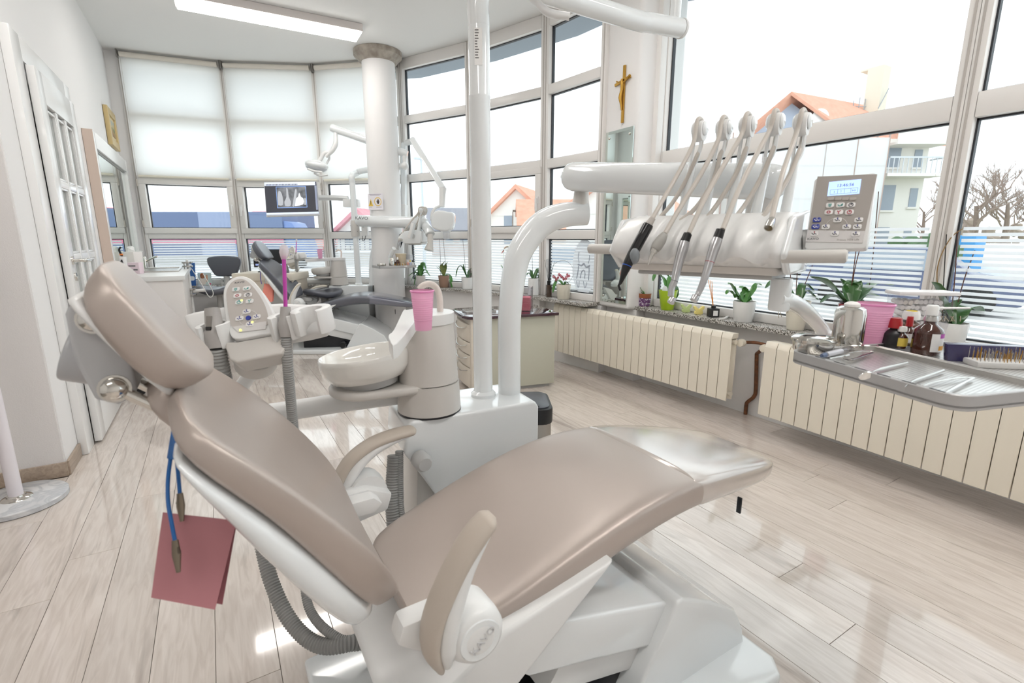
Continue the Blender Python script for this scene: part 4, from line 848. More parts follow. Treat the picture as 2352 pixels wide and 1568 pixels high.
def contra(nm,lab,i,front,fx,back,bx,axis,axx,rs,ring,headpx,hx):
    k=thing(nm,lab,'dental instrument',PT(*axis[2],axx[2]),GH); hosepath(i,bend(i,front,fx),bend(i,back,bx),.0056,hosel,k)
    Q=[PT(x,y,xx) for (x,y),xx in zip(axis,axx)]
    MB().tube(Q[:2],[.0095,.0105],18,1).build('black_collar',rubber,k)
    MB().tube(Q[1:],rs,20,4).build('handpiece_body',silver,k,ang=80)
    for (t,m_) in ring:
        j=t; d_=(Q[j+1]-Q[j]).normalized(); MB().tube([Q[j]-d_*.0006,Q[j]+d_*.0006],rs[j-1]*1.03,18,1).build('marking_ring',m_,k)
    d_=(Q[-1]-Q[-2]).normalized(); hq_=PT(*headpx,hx); MB().tube([hq_+V((.004,0,.006))-d_*0,hq_-V((.004,0,.006))],.0082,16,1).build('handpiece_head',silver,k,bev=.0015)
    MB().ball(Q[-2]-V((.003,.002,0)),.0018,8).build('light_port',rubber,k)
contra('contra_angle_handpiece','silver contra angle handpiece with dark ring, third from the left on the table',2,[(1582,536),(1622,450),(1668,370),(1703,310)],[1.0,1.07,1.14,1.2],[(1712,345),(1690,400),(1650,465),(1608,520)],[1.22,1.2,1.16,1.1],
  [(1580,537),(1572,556),(1568,572),(1557,610),(1549,645),(1543,660),(1541,680)],[.993,.986,.98,.968,.955,.95,.945],[.0115,.012,.0105,.008,.0075,.007],[(4,ink)],(1543,690),.943)
contra('contra_angle_handpiece','silver contra angle handpiece with red ring, fourth from the left on the table',3,[(1660,527),(1695,440),(1735,360),(1765,305)],[1.0,1.07,1.14,1.2],[(1775,345),(1752,400),(1715,465),(1672,520)],[1.22,1.2,1.16,1.1],
  [(1655,528),(1648,548),(1642,565),(1630,602),(1618,640),(1608,665),(1602,678)],[.993,.986,.98,.968,.955,.95,.945],[.0112,.0118,.0098,.0075,.0066,.006],[(3,mat('ring_red','#B5485A',.4))],(1596,685),.943)
h5=thing('empty_hose_coupling','pale hose with bare metal coupling, rightmost on the table','dental instrument',PT(1768,515,1.03),GH)
hosepath(4,bend(4,[(1772,505),(1785,450),(1800,390),(1828,310)],[1.04,1.08,1.13,1.2]),bend(4,[(1835,350),(1810,410),(1775,465),(1738,520)],[1.22,1.19,1.14,1.08]),.0056,hosel,h5)
a=PT(1774,503,1.04); e=PT(1765,524,1.02); MB().tube([a,a+(e-a)*.4,e],[.007,.0095,.0095],16,1).build('coupling',chrome,h5); MB().lathe([(.008,0),(.008,.002)],frame(e,(e-a).cross(V((0,0,1))),(e-a).cross((e-a).cross(V((0,0,1))))*-1),14).build('coupling_pins',mat('brass_pins','#8d7a58',.4,.8),h5)
# ---------------------------------------------------------------- radiators and pipe
def radiator(name,lab,A,B,z0,z1,n,depth=.09):
    A=V((A[0],A[1],0)); B=V((B[0],B[1],0)); d=(B-A); L=d.length; d/=L; nn=V((d.y,-d.x,0)); 
    if nn.x<0: nn=-nn
    k=thing(name,lab,'radiator',A+V((0,0,z0)),'cream radiators'); w=L/n
    M=frame(A,d,nn) if False else Mx(((d.x,nn.x,0,A.x),(d.y,nn.y,0,A.y),(0,0,1,0),(0,0,0,1)))
    h=z1-z0; me=None
    for i in range(n):
        if me is None:
            b=MB(); a=.0015
            b.prism([(a,0),(w-a,0),(w-a,.006),(w*.6,.012),(w*.6,.03),(w*.55,.035),(w*.55,depth-.02),(w-a-.006,depth-.012),(w-a-.006,depth),(a+.006,depth),(a+.006,depth-.012),(w*.45,depth-.02),(w*.45,.035),(w*.4,.03),(w*.4,.012),(a,.006)],z0,z1-.035,M)
            ys=[(0,z1-.04),(0,z1-.02),(.008,z1-.006),(.02,z1)]
            b.hexa([M@V(p) for p in ((a,0,z1-.036),(w-a,0,z1-.036),(w-a,depth,z1-.036),(a,depth,z1-.036),(a,.014,z1),(w-a,.014,z1),(w-a,depth,z1-.004),(a,depth,z1-.004))])
            o=b.build('section',cream,k,bev=.002,seg=1); me=o
        else:
            o=me.copy(); COL.objects.link(o); o.location=o.location+d*(w*i)
    for zz in (z0+.04,z1-.06):
        b=MB(); b.tube([M@V((-.004,depth*.6,zz)),M@V((L+.004,depth*.6,zz))],.016,12,1); b.build('header_tube',cream,k)
    return M,L
R1M,R1L=radiator('radiator','long cream ribbed radiator under the flower pots left of the brown pipe',(2.79,1.92),(2.70,3.74),.13,.58,24,.075)
R2M,R2L=radiator('radiator','long cream ribbed radiator under the instrument tray right of the brown pipe',(2.775,1.69),(2.70,-.15),.12,.575,24)
hp_=thing('heating_pipe','rusty brown heating pipe with cream valve heads between the two radiators','pipe',(3.0,1.9,0))
rust=mat('rusty_copper','#6B4A36',.5,.4,var=(40,'#8A5A3C'))
pb=PZ(1712,951,0); XP=pb.x
MB().tube([V((XP,pb.y,0)),V((XP,pb.y,.07)),PXX(1718,922,XP),PXX(1732,910,XP),PXX(1736,890,XP),PXX(1738,812,XP)],.012,12,5).build('pipe',rust,hp_,ang=70)
v1=V((2.88,1.905,.515)); v2=V((2.90,1.76,.505)); 
MB().tube([v1+V((.03,0,0)),V((2.96,1.86,.515)),V((2.965,1.79,.51)),v2+V((.03,0,0))],.010,10,4).build('pipe',rust,hp_,ang=70)
MB().tube([V((XP,PXX(1738,812,XP).y,PXX(1738,812,XP).z)),v2+V((.03,.02,0))],.011,10,1).build('pipe',rust,hp_)
for v in (v1,v2): MB().lathe([(.008,-.028),(.024,-.026),(.026,0),(.022,.012),(.01,.016)],frame(v,(0,1,0),(0,0,1)),10).build('valve_head',cream,hp_)
# ---------------------------------------------------------------- plants on the sills
leafm=mat('orchid_leaf','#3F6B35',.3,coat=.2,var=(9,'#2F5A2B')); leafl=mat('fresh_leaf','#4E8A38',.35,coat=.2,var=(12,'#3E7A30')); leafy=mat('aging_leaf','#7E8440',.4,var=(14,'#4E6B36'))
stick=mat('brown_stake','#5A3327',.6); stickd=mat('dark_stake','#2C2824',.6); root=mat('aerial_root','#A0937C',.7); soil=mat('bark_soil','#5B4635',.9,bump=(60,.6))
def leaf(par,pts,w,m=leafm,fold=.18,up=V((0,0,1)),name='leaf'):
    P=crv(pts,6); n=len(P); rings=[]
    for i,p in enumerate(P):
        t=(P[min(i+1,n-1)]-P[max(i-1,0)]).normalized(); s=t.cross(up)
        if s.length<.05: s=t.cross(V((1,0,0)))
        s.normalize(); nn=s.cross(t); u=i/(n-1); ww=w*max(.06,math.sin(math.pi*min(1,(u*.93+.05)))**.6)/2
        rings.append([p-s*ww+nn*ww*fold*2,p-nn*.0008,p+s*ww+nn*ww*fold*2,p+s*ww*.98+nn*(ww*fold*2+.0014),p+nn*.0016,p-s*ww*.98+nn*(ww*fold*2+.0014)])
    return MB().loft(rings).build(name,m,par,ang=80)
def potp(k,c,r0,r1,h,m,rim=True,fill=soil):
    pr=[(r0*.9,0),(r0,.004),(r1,h),(r1*.93,h),(r1*.9,h*.86),(.002,h*.85)]
    MB().lathe(pr,T(*c),32).build('pot',m,k,ang=50)
    MB().lathe([(.002,h*.84),(r1*.91,h*.84),(r1*.88,h*.89),(.002,h*.9)],T(*c),20).build('soil',fill,k)
def sillspot(px,off=.085):
    if px>1410: A,B=V((3.1,2.9,0)),V((3.1,0,0)); off=.1
    else:
        i=0 if px<505 else 1 if px<735 else 2 if px<925 else 3 if px<1085 else (4 if px<1258 else 5); A,B=V(P[i]+(0,)),V(P[i+1]+(0,))
    dd=(B-A).normalized(); nn=V((-dd.y,dd.x,0)); o=A-nn*off; r=ray(px,660); t=nn.dot(o-CAM)/nn.dot(r); q=CAM+r*t
    lo,hi=300,1100
    for _ in range(40):
        m=(lo+hi)/2; r=ray(px,m); t=nn.dot(o-CAM)/nn.dot(r); q=CAM+r*t
        if q.z>SILL: lo=m
        else: hi=m
    return q
def pot_dims(px,pyb,pyt,wb,wt,z=SILL):
    c=sillspot(px); d=(c-CAM).dot(FW); top=PD(px,pyt,d); return c,d,wb*d/FPX/2,wt*d/FPX/2,max(.05,top.z-SILL)
def plant(lab,px,pyb,pyt,wb,wt,m,name='potted_orchid',z=SILL):
    c,d,r0,r1,h=pot_dims(px,pyb,pyt,wb,wt,z); k=thing(name,lab,'plant',c,None); potp(k,c,r0,r1,h,m); return k,c+V((0,0,h*.88)),d
white=mat('white_ceramic','#EDEEEE',.2,coat=.4); creamp=mat('cream_ceramic','#EFEADB',.3,coat=.2)
def lv(k,top,d,pts,w,m=leafm,dz=None,**kw):
    n=len(pts); q=[top]+[PD(x,y,d+(dz[i] if dz else 0)) for i,(x,y) in enumerate(pts)]; return leaf(k,q,w,m,**kw)
def stake(k,top,d,pts,m=stick,r=.0022,dd=0,nm='stake'):
    q=[PD(x,y,d+dd) for x,y in pts]; q[0]=V((q[0].x,q[0].y,max(q[0].z,top.z-.03))); MB().tube(q,r,6,4).build(nm,m,k)
# far sill, left of the standing posts
k,t,d=plant('trailing green plant in a pot with white and pink bands, by the round column',967,661,632,20,22,mat('banded_pot','#E8E2DE',.4))
MB().lathe([(.0490,.002),(.0515,.055)],T(k.location.x,k.location.y,k.location.z),24).build('pot_band',mat('pink_band','#C0566A',.4),k)
for i,(x,y,w) in enumerate(((938,628,.045),(952,622,.045),(958,640,.04),(965,612,.05),(975,606,.05),(983,622,.045),(988,628,.04),(970,620,.05),(960,614,.045),(951,650,.03),(978,612,.045),(944,640,.03))):
    lv(k,t,d,[((967+x)/2,min(632,y+4)-6),(x,y+6)],w,leafl,name='leaf')
k,t,d=plant('brown pot with drooping greenish brown leaves, middle of the far sill',1020,656,632,20,26,mat('taupe_pot','#A58674',.5))
lv(k,t,d,[(1016,612),(1022,600)],.055,leafy); lv(k,t,d,[(1012,618),(1006,612)],.03,leafm); lv(k,t,d,[(1032,632),(1038,662)],.05,leafl); lv(k,t,d,[(1024,612),(1028,602)],.05,leafy); lv(k,t,d,[(1010,620),(1002,612)],.012,leafm)
stake(k,t,d,[(1012,632),(1011,580),(1009,520)],stickd); stake(k,t,d,[(1024,610),(1020,570),(1017,530)],stickd)
k,t,d=plant('white pot with slim orchid leaves left of the lamp pole',1074,660,636,24,28,white)
lv(k,t,d,[(1060,612),(1052,617),(1047,636)],.03); lv(k,t,d,[(1078,622),(1086,614)],.03); lv(k,t,d,[(1066,618),(1064,606)],.02); lv(k,t,d,[(1084,628),(1094,622)],.03)
stake(k,t,d,[(1070,632),(1066,580),(1062,540)],stickd); stake(k,t,d,[(1081,632),(1083,580),(1086,550)],stickd)
k,t,d=plant('red flowered plant with a heart shaped bloom between the two posts',1165,672,645,24,28,white,'potted_anthurium')
for x,y,w in ((1150,608,.035),(1162,598,.035),(1178,612,.03)): lv(k,t,d,[((1165+x)/2,(y+640)/2),(x,y)],w,leafl)
for a in (1158,1166): stake(k,t,d,[(1165,640),(a,600),(a-2,572)],leafl,.0014,nm='stem')
lv(k,PD(1158,572,d),d,[(1166,568),(1172,574)],.07,mat('anthurium_bloom','#C8623A',.3,coat=.4,var=(20,'#7A8A3A')),name='bloom'); lv(k,PD(1158,574,d),d,[(1156,578),(1152,582)],.03,mat('anthurium_red','#C4483A',.3),name='bloom')
k,t,d=plant('dark leaved orchid in a slim white pot right of the curved post',1225,670,638,26,24,white)
for x,y,xm,ym,w in ((1248,640,1238,620,.045),(1240,648,1234,632,.035),(1212,622,1218,622,.035),(1246,625,1236,618,.04),(1210,632,1216,628,.04)): lv(k,t,d,[(xm,ym),(x,y)],w)
stake(k,t,d,[(1224,640),(1223,610),(1221,560)],stickd)
# reed diffuser (dark), pink orchid with hoop
c=sillspot(1260); d=(c-CAM).dot(FW); k=thing('reed_diffuser','dark brown square reed diffuser bottle with black sticks','diffuser',c)
MB().box(-.024,.024,-.024,.024,0,.115,T(c.x,c.y,c.z,math.radians(-20))).build('bottle',mat('smoked_brown','#4A3A30',.15,coat=.5),k,bev=.003); MB().lathe([(.014,.115),(.016,.118),(.016,.15),(.012,.152)],T(*c),18).build('neck',rubber,k)
for x in (1251,1255,1258,1261,1264,1268,1274): MB().tube([c+V((0,0,.12)),PD(x,594+abs(x-1260)*.25,d+(x-1260)*.002)],.0016,6,1).build('reed',rubber,k)
k,t,d=plant('cream pot with a pink orchid spray and thin wire hoop',1294,682,652,28,34,creamp)
lv(k,t,d,[(1282,645),(1275,655),(1270,672)],.05,leafl); lv(k,t,d,[(1300,648),(1306,652)],.03)
hoop=[PD(1292+25*math.cos(a),625+27*math.sin(a),d) for a in [math.radians(20+x*17.2) for x in range(-5,18)]]
MB().tube(hoop,.0014,6,2).build('wire_hoop',stickd,k)
pinkf=mat('pink_bloom','#D9858F',.5,var=(60,'#C26A78'))
for i in range(16):
    x=1272+i*2.4+random.uniform(-1,1); y=636+4*math.sin(i*.8)+random.uniform(-3,3); p=PD(x,y,d+random.uniform(-.02,.03)); b=MB()
    for a in range(5):
        u=V((math.cos(a*1.257+i),.4*math.sin(i*2+a),math.sin(a*1.257+i))); b.ball(p+u*.008,(.007,.004,.007),6)
    b.build('blossom',pinkf,k,kind='stuff') if False else b.build('blossom',pinkf,k)
MB().tube([t,PD(1290,645,d),PD(1275,638,d)],.0015,6,4).build('flower_stem',leafl,k); MB().tube([t,PD(1300,642,d),PD(1309,640,d)],.0015,6,4).build('flower_stem',leafl,k)
# near sill
k,t,d=plant('orchid in a purple patterned pot with terracotta rim, next to the mirror pier',1480,704,673,24,28,mat('terracotta','#9A5A38',.7))
pm,N,L,b_,o_=nodemat('purple_pattern'); tcn=N.new('ShaderNodeTexCoord'); vo=N.new('ShaderNodeTexVoronoi'); vo.inputs['Scale'].default_value=90; vo.distance='CHEBYCHEV'; L.new(tcn.outputs['Object'],vo.inputs['Vector'])
rp=N.new('ShaderNodeValToRGB'); rp.color_ramp.interpolation='CONSTANT'; rp.color_ramp.elements[0].color=hexc('#EDE7EE'); rp.color_ramp.elements[1].position=.28; rp.color_ramp.elements[1].color=hexc('#6B3F73'); L.new(vo.outputs['Distance'],rp.inputs[0]); L.new(rp.outputs[0],b_.inputs['Base Color'])
c,d,r0,r1,h=pot_dims(1480,704,673,24,28); MB().lathe([(r0*1.02,.003),(r0+(r1-r0)*.68+.0012,h*.66),(r0+(r1-r0)*.68-.004,h*.66)],T(*c),32).build('pot_sleeve',pm,k)
lv(k,t,d,[(1462,650),(1445,642),(1433,638)],.05,leafl); lv(k,t,d,[(1485,650),(1494,632),(1497,625)],.04,leafl); lv(k,t,d,[(1462,666),(1446,672),(1432,682)],.022,leafl); lv(k,t,d,[(1490,655),(1506,640),(1512,632)],.05,leafl)
for x0,x1 in ((1477,1471),(1483,1474),(1486,1488)): stake(k,t,d,[(x0,675),((x0+x1)/2-3,650),(x1,622)],stickd,.0014)
k,t,d=plant('orchid in a bright lime green pot',1532,711,665,28,42,mat('lime_pot','#A9C81E',.35,coat=.3))
lv(k,t,d,[(1522,640),(1508,630),(1500,645)],.055,leafl); lv(k,t,d,[(1536,640),(1530,630),(1522,626)],.04,leafl); lv(k,t,d,[(1550,655),(1553,678),(1548,695)],.04,leafm); lv(k,t,d,[(1538,650),(1548,640)],.04,leafl); 
MB().prism(smooth2([(-.018,-.03),(.018,-.03),(.019,.008),(0,.022),(-.019,.008)]),0,.001,frame(PD(1527,663,d-.04),RT,V((0,0,1)))).build('plant_tag',mat('tag_white','#EDF1F4',.4),k)
stake(k,t,d,[(1538,666),(1540,640),(1540,628)],stickd,.0014)
def butterfly(lab,px,py,m,sc):
    c=sillspot(px); c.z=SILL
    o=[(0,.0),(.012,-.002),(.03,.004),(.032,.02),(.024,.03),(.038,.042),(.042,.062),(.03,.066),(.012,.05),(.004,.042)]
    o=[(x*sc,(y+.002)*sc) for x,y in o]; o=o+[(-x,y) for x,y in o[::-1][:-1]]
    Mb=frame(c,V((RT.x,RT.y,0)),(0,0,1)); return tag(MB().prism(o,-.012,.012,Mb).build('butterfly_ornament',m,None,bev=.004,seg=2),lab,'ornament','butterfly ornaments')
butterfly('pale green butterfly ornament on the granite sill',1575,718,mat('butterfly_green','#BFD08E',.6),.95); butterfly('pale yellow butterfly ornament on the granite sill',1604,722,mat('butterfly_yellow','#F0DF8A',.6),.95)
c=sillspot(1637,.12); d=(c-CAM).dot(FW); k=thing('reed_diffuser','small black reed diffuser bottle with white label and orange sticks','diffuser',c)
MB().box(-.033,.033,-.033,.033,0,.062,T(c.x,c.y,c.z,YAW*-1)).build('bottle',mat('matt_black','#242426',.5),k,bev=.006); MB().lathe([(.016,.062),(.016,.08)],T(*c),18).build('neck',rubber,k)
MB().box(-.012,.02,-.0345,-.033,.012,.048,T(c.x,c.y,c.z,YAW*-1)).build('label',mat('label_white','#EDEDEE',.5),k)
for x in (1627,1631,1635): MB().tube([c+V((0,0,.06)),PD(x,642+(x-1627)*.5,d+.02)],.002,6,1).build('reed',mat('orange_reed','#D98B3A',.6),k)
tag(MB().tube([PZ(1652,733,SILL+.004),PZ(1665,731,SILL+.006),PZ(1672,727,SILL+.006),PZ(1680,726,SILL+.004)],[.006,.009,.008,.004],8,3).build('crumpled_tissue',mat('tissue','#E6E3E0',.8),None),'crumpled white tissue lying beside the black diffuser','tissue')
k,t,d=plant('green anthurium in a white pot, nearest to the black diffuser',1706,737,690,40,50,white,'potted_anthurium')
for x,y,xm,ym,w in ((1672,652,1688,672,.06),(1668,676,1686,678,.05),(1710,662,1708,675,.06),(1718,668,1712,678,.05),(1688,684,1694,684,.035),(1728,692,1720,690,.03),(1695,688,1698,688,.04),(1712,685,1710,688,.04),(1750,655,1730,668,.045),(1685,660,1692,676,.045)):
    lv(k,t,d,[(xm,ym),((xm+x)/2-2,(ym+y)/2-8),(x,y)],w,leafl)
k,t,d=plant('orchid with hanging roots in a tall cream pot behind the tray arm',1826,752,688,36,52,creamp)
for x,y,xm,ym,w in ((1758,662,1785,648,.05),(1790,648,1805,655,.045),(1870,668,1845,655,.05),(1880,690,1850,668,.045)): lv(k,t,d,[(xm,ym),(x,y)],w)
stake(k,t,d,[(1828,690),(1830,640),(1834,602)]); stake(k,t,d,[(1835,690),(1850,650),(1868,604)]); stake(k,t,d,[(1814,690),(1816,640),(1812,612)])
for i in range(11):
    x=1800+i*4.6; MB().tube([PD(x,688,d),PD(x-8+random.uniform(-8,8),678,d-.05),PD(x-14+random.uniform(-8,14),700+random.uniform(-10,14),d-.05),PD(x-12+random.uniform(-12,10),718+random.uniform(-18,16),d-.04)],.0018,5,4).build('aerial_root',root,k)
k,t,d=plant('large broad leaved orchid in a red pot behind the steel canister',1945,752,695,44,52,mat('red_ceramic','#8E1F2C',.2,coat=.5))
for x,y,xm,ym,w in ((1862,636,1900,655,.115),(1885,695,1915,680,.05),(2052,655,2005,655,.06),(2020,680,1985,678,.055),(1930,640,1938,660,.08),(1975,655,1962,652,.085),(1990,700,1970,690,.05),(1960,645,1955,660,.07)): lv(k,t,d,[(xm,ym),(x,y)],w)
stake(k,t,d,[(1952,690),(1958,640),(1968,560)]); stake(k,t,d,[(1954,690),(1963,620),(1978,560),(1982,540)]); stake(k,t,d,[(1995,672),(2005,590),(2018,440)])
k,t,d=plant('orchid with one broad leaf in a white pot, rightmost on the sill',2178,782,738,44,56,white)
lv(k,t,d,[(2160,690),(2148,660),(2140,648)],.10); lv(k,t,d,[(2200,722),(2230,708),(2256,722)],.105); lv(k,t,d,[(2182,715),(2195,700),(2208,688)],.05); lv(k,t,d,[(2168,720),(2160,718)],.05)
stake(k,t,d,[(2165,738),(2168,640),(2174,538)],stickd); stake(k,t,d,[(2183,738),(2193,640),(2200,530)]); stake(k,t,d,[(2190,738),(2212,650),(2239,575)])
stake(k,t,d,[(2165,720),(2152,640),(2160,590),(2185,545),(2211,525)],mat('dry_stem','#8A6A3A',.7),.0022)
for i in range(9):
    x=2158+i*5; MB().tube([PD(x,738,d),PD(x+random.uniform(-8,8),726,d-.03),PD(x+random.uniform(-10,10),738,d-.05)],.002,5,4).build('aerial_root',root,k)
# ---------------------------------------------------------------- instrument tray
TZ=.92
tA=PZ(1806,805,TZ); tB=PZ(2205,918,TZ); te=(tB-tA); TL=te.length; te/=TL; tn=V((-te.y,te.x,0))
if tn.x<0: tn=-tn
tr=thing('instrument_tray','rounded grey double tray of perforated steel hanging from the white curved arm','tray',tA)
TM=Mx(((te.x,tn.x,0,tA.x),(te.y,tn.y,0,tA.y),(0,0,1,TZ),(0,0,0,1))); TI=TM.inverted()
TW_,TW2=.235,.46
rim=mat('tray_grey','#BDBCBC',.35,.3)
perf,N,L,b_,o_=nodemat('perforated_steel'); b_.inputs['Metallic'].default_value=.8; b_.inputs['Roughness'].default_value=.35; b_.inputs['Base Color'].default_value=hexc('#D6D5D3')
tcn=N.new('ShaderNodeTexCoord'); mp_=N.new('ShaderNodeMapping'); mp_.inputs['Scale'].default_value=(1,1,0); vo=N.new('ShaderNodeTexVoronoi'); vo.inputs['Scale'].default_value=150; vo.inputs['Randomness'].default_value=.0; L.new(tcn.outputs['Object'],mp_.inputs[0]); L.new(mp_.outputs[0],vo.inputs['Vector'])
rp=N.new('ShaderNodeValToRGB'); rp.color_ramp.elements[0].position=.2; rp.color_ramp.elements[0].color=hexc('#9A9895'); rp.color_ramp.elements[1].position=.35; rp.color_ramp.elements[1].color=hexc('#D9D8D6'); L.new(vo.outputs['Distance'],rp.inputs[0]); L.new(rp.outputs[0],b_.inputs['Base Color'])
MB().prism(rr(TL/2,TW2/2,TL,TW2,.1,5),-.022,-.012,TM).build('carrier',rim,tr,bev=.003)
def rimring(cx,cy,w,h,t,z0,z1,nm,m):
    o=rr(cx,cy,w,h,.1,5); i_=rr(cx,cy,w-2*t,h-2*t,.09,5); b=MB(); n=len(o)
    ov=[[b.v(TM@V((p[0],p[1],z))) for p in o] for z in (z0,z1)]; iv=[[b.v(TM@V((p[0],p[1],z))) for p in i_] for z in (z0,z1)]
    for j in range(n):
        q=(j+1)%n; b.f([ov[0][j],ov[0][q],ov[1][q],ov[1][j]]); b.f([iv[0][j],iv[1][j],iv[1][q],iv[0][q]]); b.f([ov[1][j],ov[1][q],iv[1][q],iv[1][j]]); b.f([ov[0][j],iv[0][j],iv[0][q],ov[0][q]])
    return b.build(nm,m,tr,bev=.0015,seg=1)
rimring(TL/2,TW2/2,TL,TW2,.008,-.024,.004,'carrier_rim',rim)
for y0,y1 in ((.008,TW_),(TW_+.006,TW2-.008)):
    MB().prism(rr(TL/2,(y0+y1)/2,TL-.018,y1-y0-.002,.1,5),-.012,-.008,TM).build('tray_insert',perf,tr); rimring(TL/2,(y0+y1)/2,TL-.016,y1-y0,.004,-.012,.004,'insert_rim',steel)
for i in range(7): MB().box(.03+i*.048,.055+i*.048,.0035,.0065,-.004,.0048,TM).build('rim_slot',darkp,tr)
kt=PT(1796,640,1.13); kt.z=1.085
MB().lathe([(.021,-.075),(.023,-.07),(.023,0)],T(kt.x,kt.y,1.088),24).build('arm_swivel',gloss,tr,bev=.003)
ac=PZ(1900,770,TZ-.01)
kd=(kt-CAM).dot(FW); ad_=(ac-CAM).dot(FW)
MB().tube([PD(1784,686,kd),PD(1806,689,kd+.02),PD(1840,706,kd*.65+ad_*.35),PD(1872,736,kd*.3+ad_*.7),PD(1893,764,ad_),PD(1897,782,ad_)],[.020,.023,.022,.020,.018,.018],18,6,flat=.85).build('tray_arm',gloss,tr,ang=70)
MB().lathe([(.03,-.02),(.03,.01)],T(ac.x,ac.y,TZ-.01),20).build('tray_socket',satin,tr)
TT=TZ-.008
def onT(px,py,z=TT): return PZ(px,py,z)
# steel dish, canister, cup, bottles, boxes
c=onT(1866,806); s=(c-CAM).dot(FW)/FPX; k=thing('steel_dish','low round steel dish with slotted lid at the left end of the tray','dish',c)
MB().lathe([(38*s,0),(41*s,.004),(42*s,.024),(45*s,.025)],T(*c),36).build('dish',chrome,k); MB().lathe([(46*s,.0255),(46*s,.031),(40*s,.036),(20*s,.038),(.001,.0385)],T(*c),36).build('lid',chrome,k)
MB().box(-24*s,24*s,-.003,.003,.0375,.0392,T(c.x,c.y,c.z,math.radians(-35))).build('lid_slot',darkp,k)
c=onT(1943,800); s=(c-CAM).dot(FW)/FPX; k=thing('steel_canister','tall polished steel canister with a cotton ball on top','canister',c)
MB().lathe([(30*s,0),(33*s,.003),(33*s,.014),(31*s,.016)],T(*c),36).build('foot',chrome,k); MB().lathe([(31.5*s,.016),(31.5*s,.088),(29*s,.099),(22*s,.104),(.001,.105)],T(*c),36).build('body',chrome,k)
tag(MB().ball(c+V((0,0,.108)),(.022,.017,.009),10).build('cotton_wad',mat('cotton','#F4F1EE',.95,bump=(90,1.0)),None),'small cotton wad lying on the steel canister','cotton')
def cup(lab,c,rt,rb,h):
    k=thing('plastic_cup',lab,'cup',c,'pink plastic cups'); pr=[(rb,0)]
    for i in range(1,17): 
        z=h*i/18; r=rb+(rt-rb)*i/18; pr+= [(r,z-.001),(r+.0007,z),(r,z+.001)] if 4<i<16 else [(r,z)]
    pr+=[(rt,h),(rt+.0018,h),(rt+.0016,h+.002),(rt-.0012,h+.0015)]+[(rt-.0012-(rt-rb)*t,h*(1-t)+.002*t) for t in (.3,.6,.97)]+[(.001,.003)]
    MB().lathe(pr,T(*c),36,cap=True).build('cup_wall',pinkcup,k,ang=60); MB().lathe([(rt+.0004,h-.002),(rt+.002,h-.001),(rt+.002,h+.002),(rt,h+.003)],T(*c),36,cap=False).build('cup_rim',mat('pink_rim','#E58FC0',.3),k); return k
c=onT(1996,793); s=(c-CAM).dot(FW)/FPX; cup('pink ribbed plastic cup standing on the tray beside the steel canister',c,37*s,25*s,.105)
c=PZ(973,757,.955); s=(c-CAM).dot(FW)/FPX; cupn=cup('pink ribbed plastic cup under the spout of the near spittoon',c,25.5*s,18.5*s,.096)
amber=mat('amber_glass','#4A1E0E',.08,coat=1.0,trans=.2); label=mat('label_white','#F1F0EE',.5); redc=mat('cap_red','#B11F24',.3,coat=.3)
def bottle(name,lab,c,r,h,body,neck,capm,capr,caph,lab_m=label,lz=(.15,.62),pts=None):
    k=thing(name,lab,'bottle',c); MB().lathe([(r*.92,0),(r,.003),(r,h*.66),(r*.9,h*.74),(r*.5,h*.86),(r*.42,h*.9),(r*.42,h)],T(*c),28).build('body',body,k,ang=50)
    MB().lathe([(r*1.012,h*lz[0]),(r*1.012,h*lz[1])],T(*c),28,cap=False).build('label',lab_m,k); MB().lathe([(capr,h*.96),(capr,h*.96+caph*.5),(capr*.86,h*.96+caph),(.001,h*.96+caph)],T(*c),22).build('cap',capm,k); return k
c=onT(2124,812); s=(c-CAM).dot(FW)/FPX; r=28*s
k=bottle('spray_bottle','brown glass spray bottle with white nozzle and pale label, tallest on the tray',c,r,.082,amber,0,steel,r*.5,.012,amber)
Fl=frame(c,V((RT.x,RT.y,0)),(0,0,1))
def arcq(nm,r_,z0,z1,a0,a1,m,par):
    b=MB(); n=8; p=[[b.v(Fl@V((r_*math.sin(a),z,r_*math.cos(a)))) for a in [a0+(a1-a0)*i/n for i in range(n+1)]] for z in (z0,z1)]
    for i in range(n): b.f([p[0][i],p[0][i+1],p[1][i+1],p[1][i]])
    return b.build(nm,m,par)
arcq('label',r*1.022,.01,.052,-.45,.95,label,k); arcq('label_band',r*1.03,.042,.052,.15,.85,mat('label_violet','#B34FB0',.5),k); arcq('label_band',r*1.03,.014,.024,.15,.85,mat('label_orange','#E9A93C',.5),k)
MB().lathe([(.008,.082),(.008,.091),(.0115,.092),(.0125,.110),(.010,.115),(.001,.116)],T(*c),20).build('nozzle',mat('nozzle_white','#F2F1EF',.35),k)
nz=c+V((0,0,.108)); MB().tube([nz,nz+V((RT.x,RT.y,0))*.086],[.0028,.0024],10,1).build('nozzle_tube',mat('nozzle_white','#F2F1EF',.35),k)
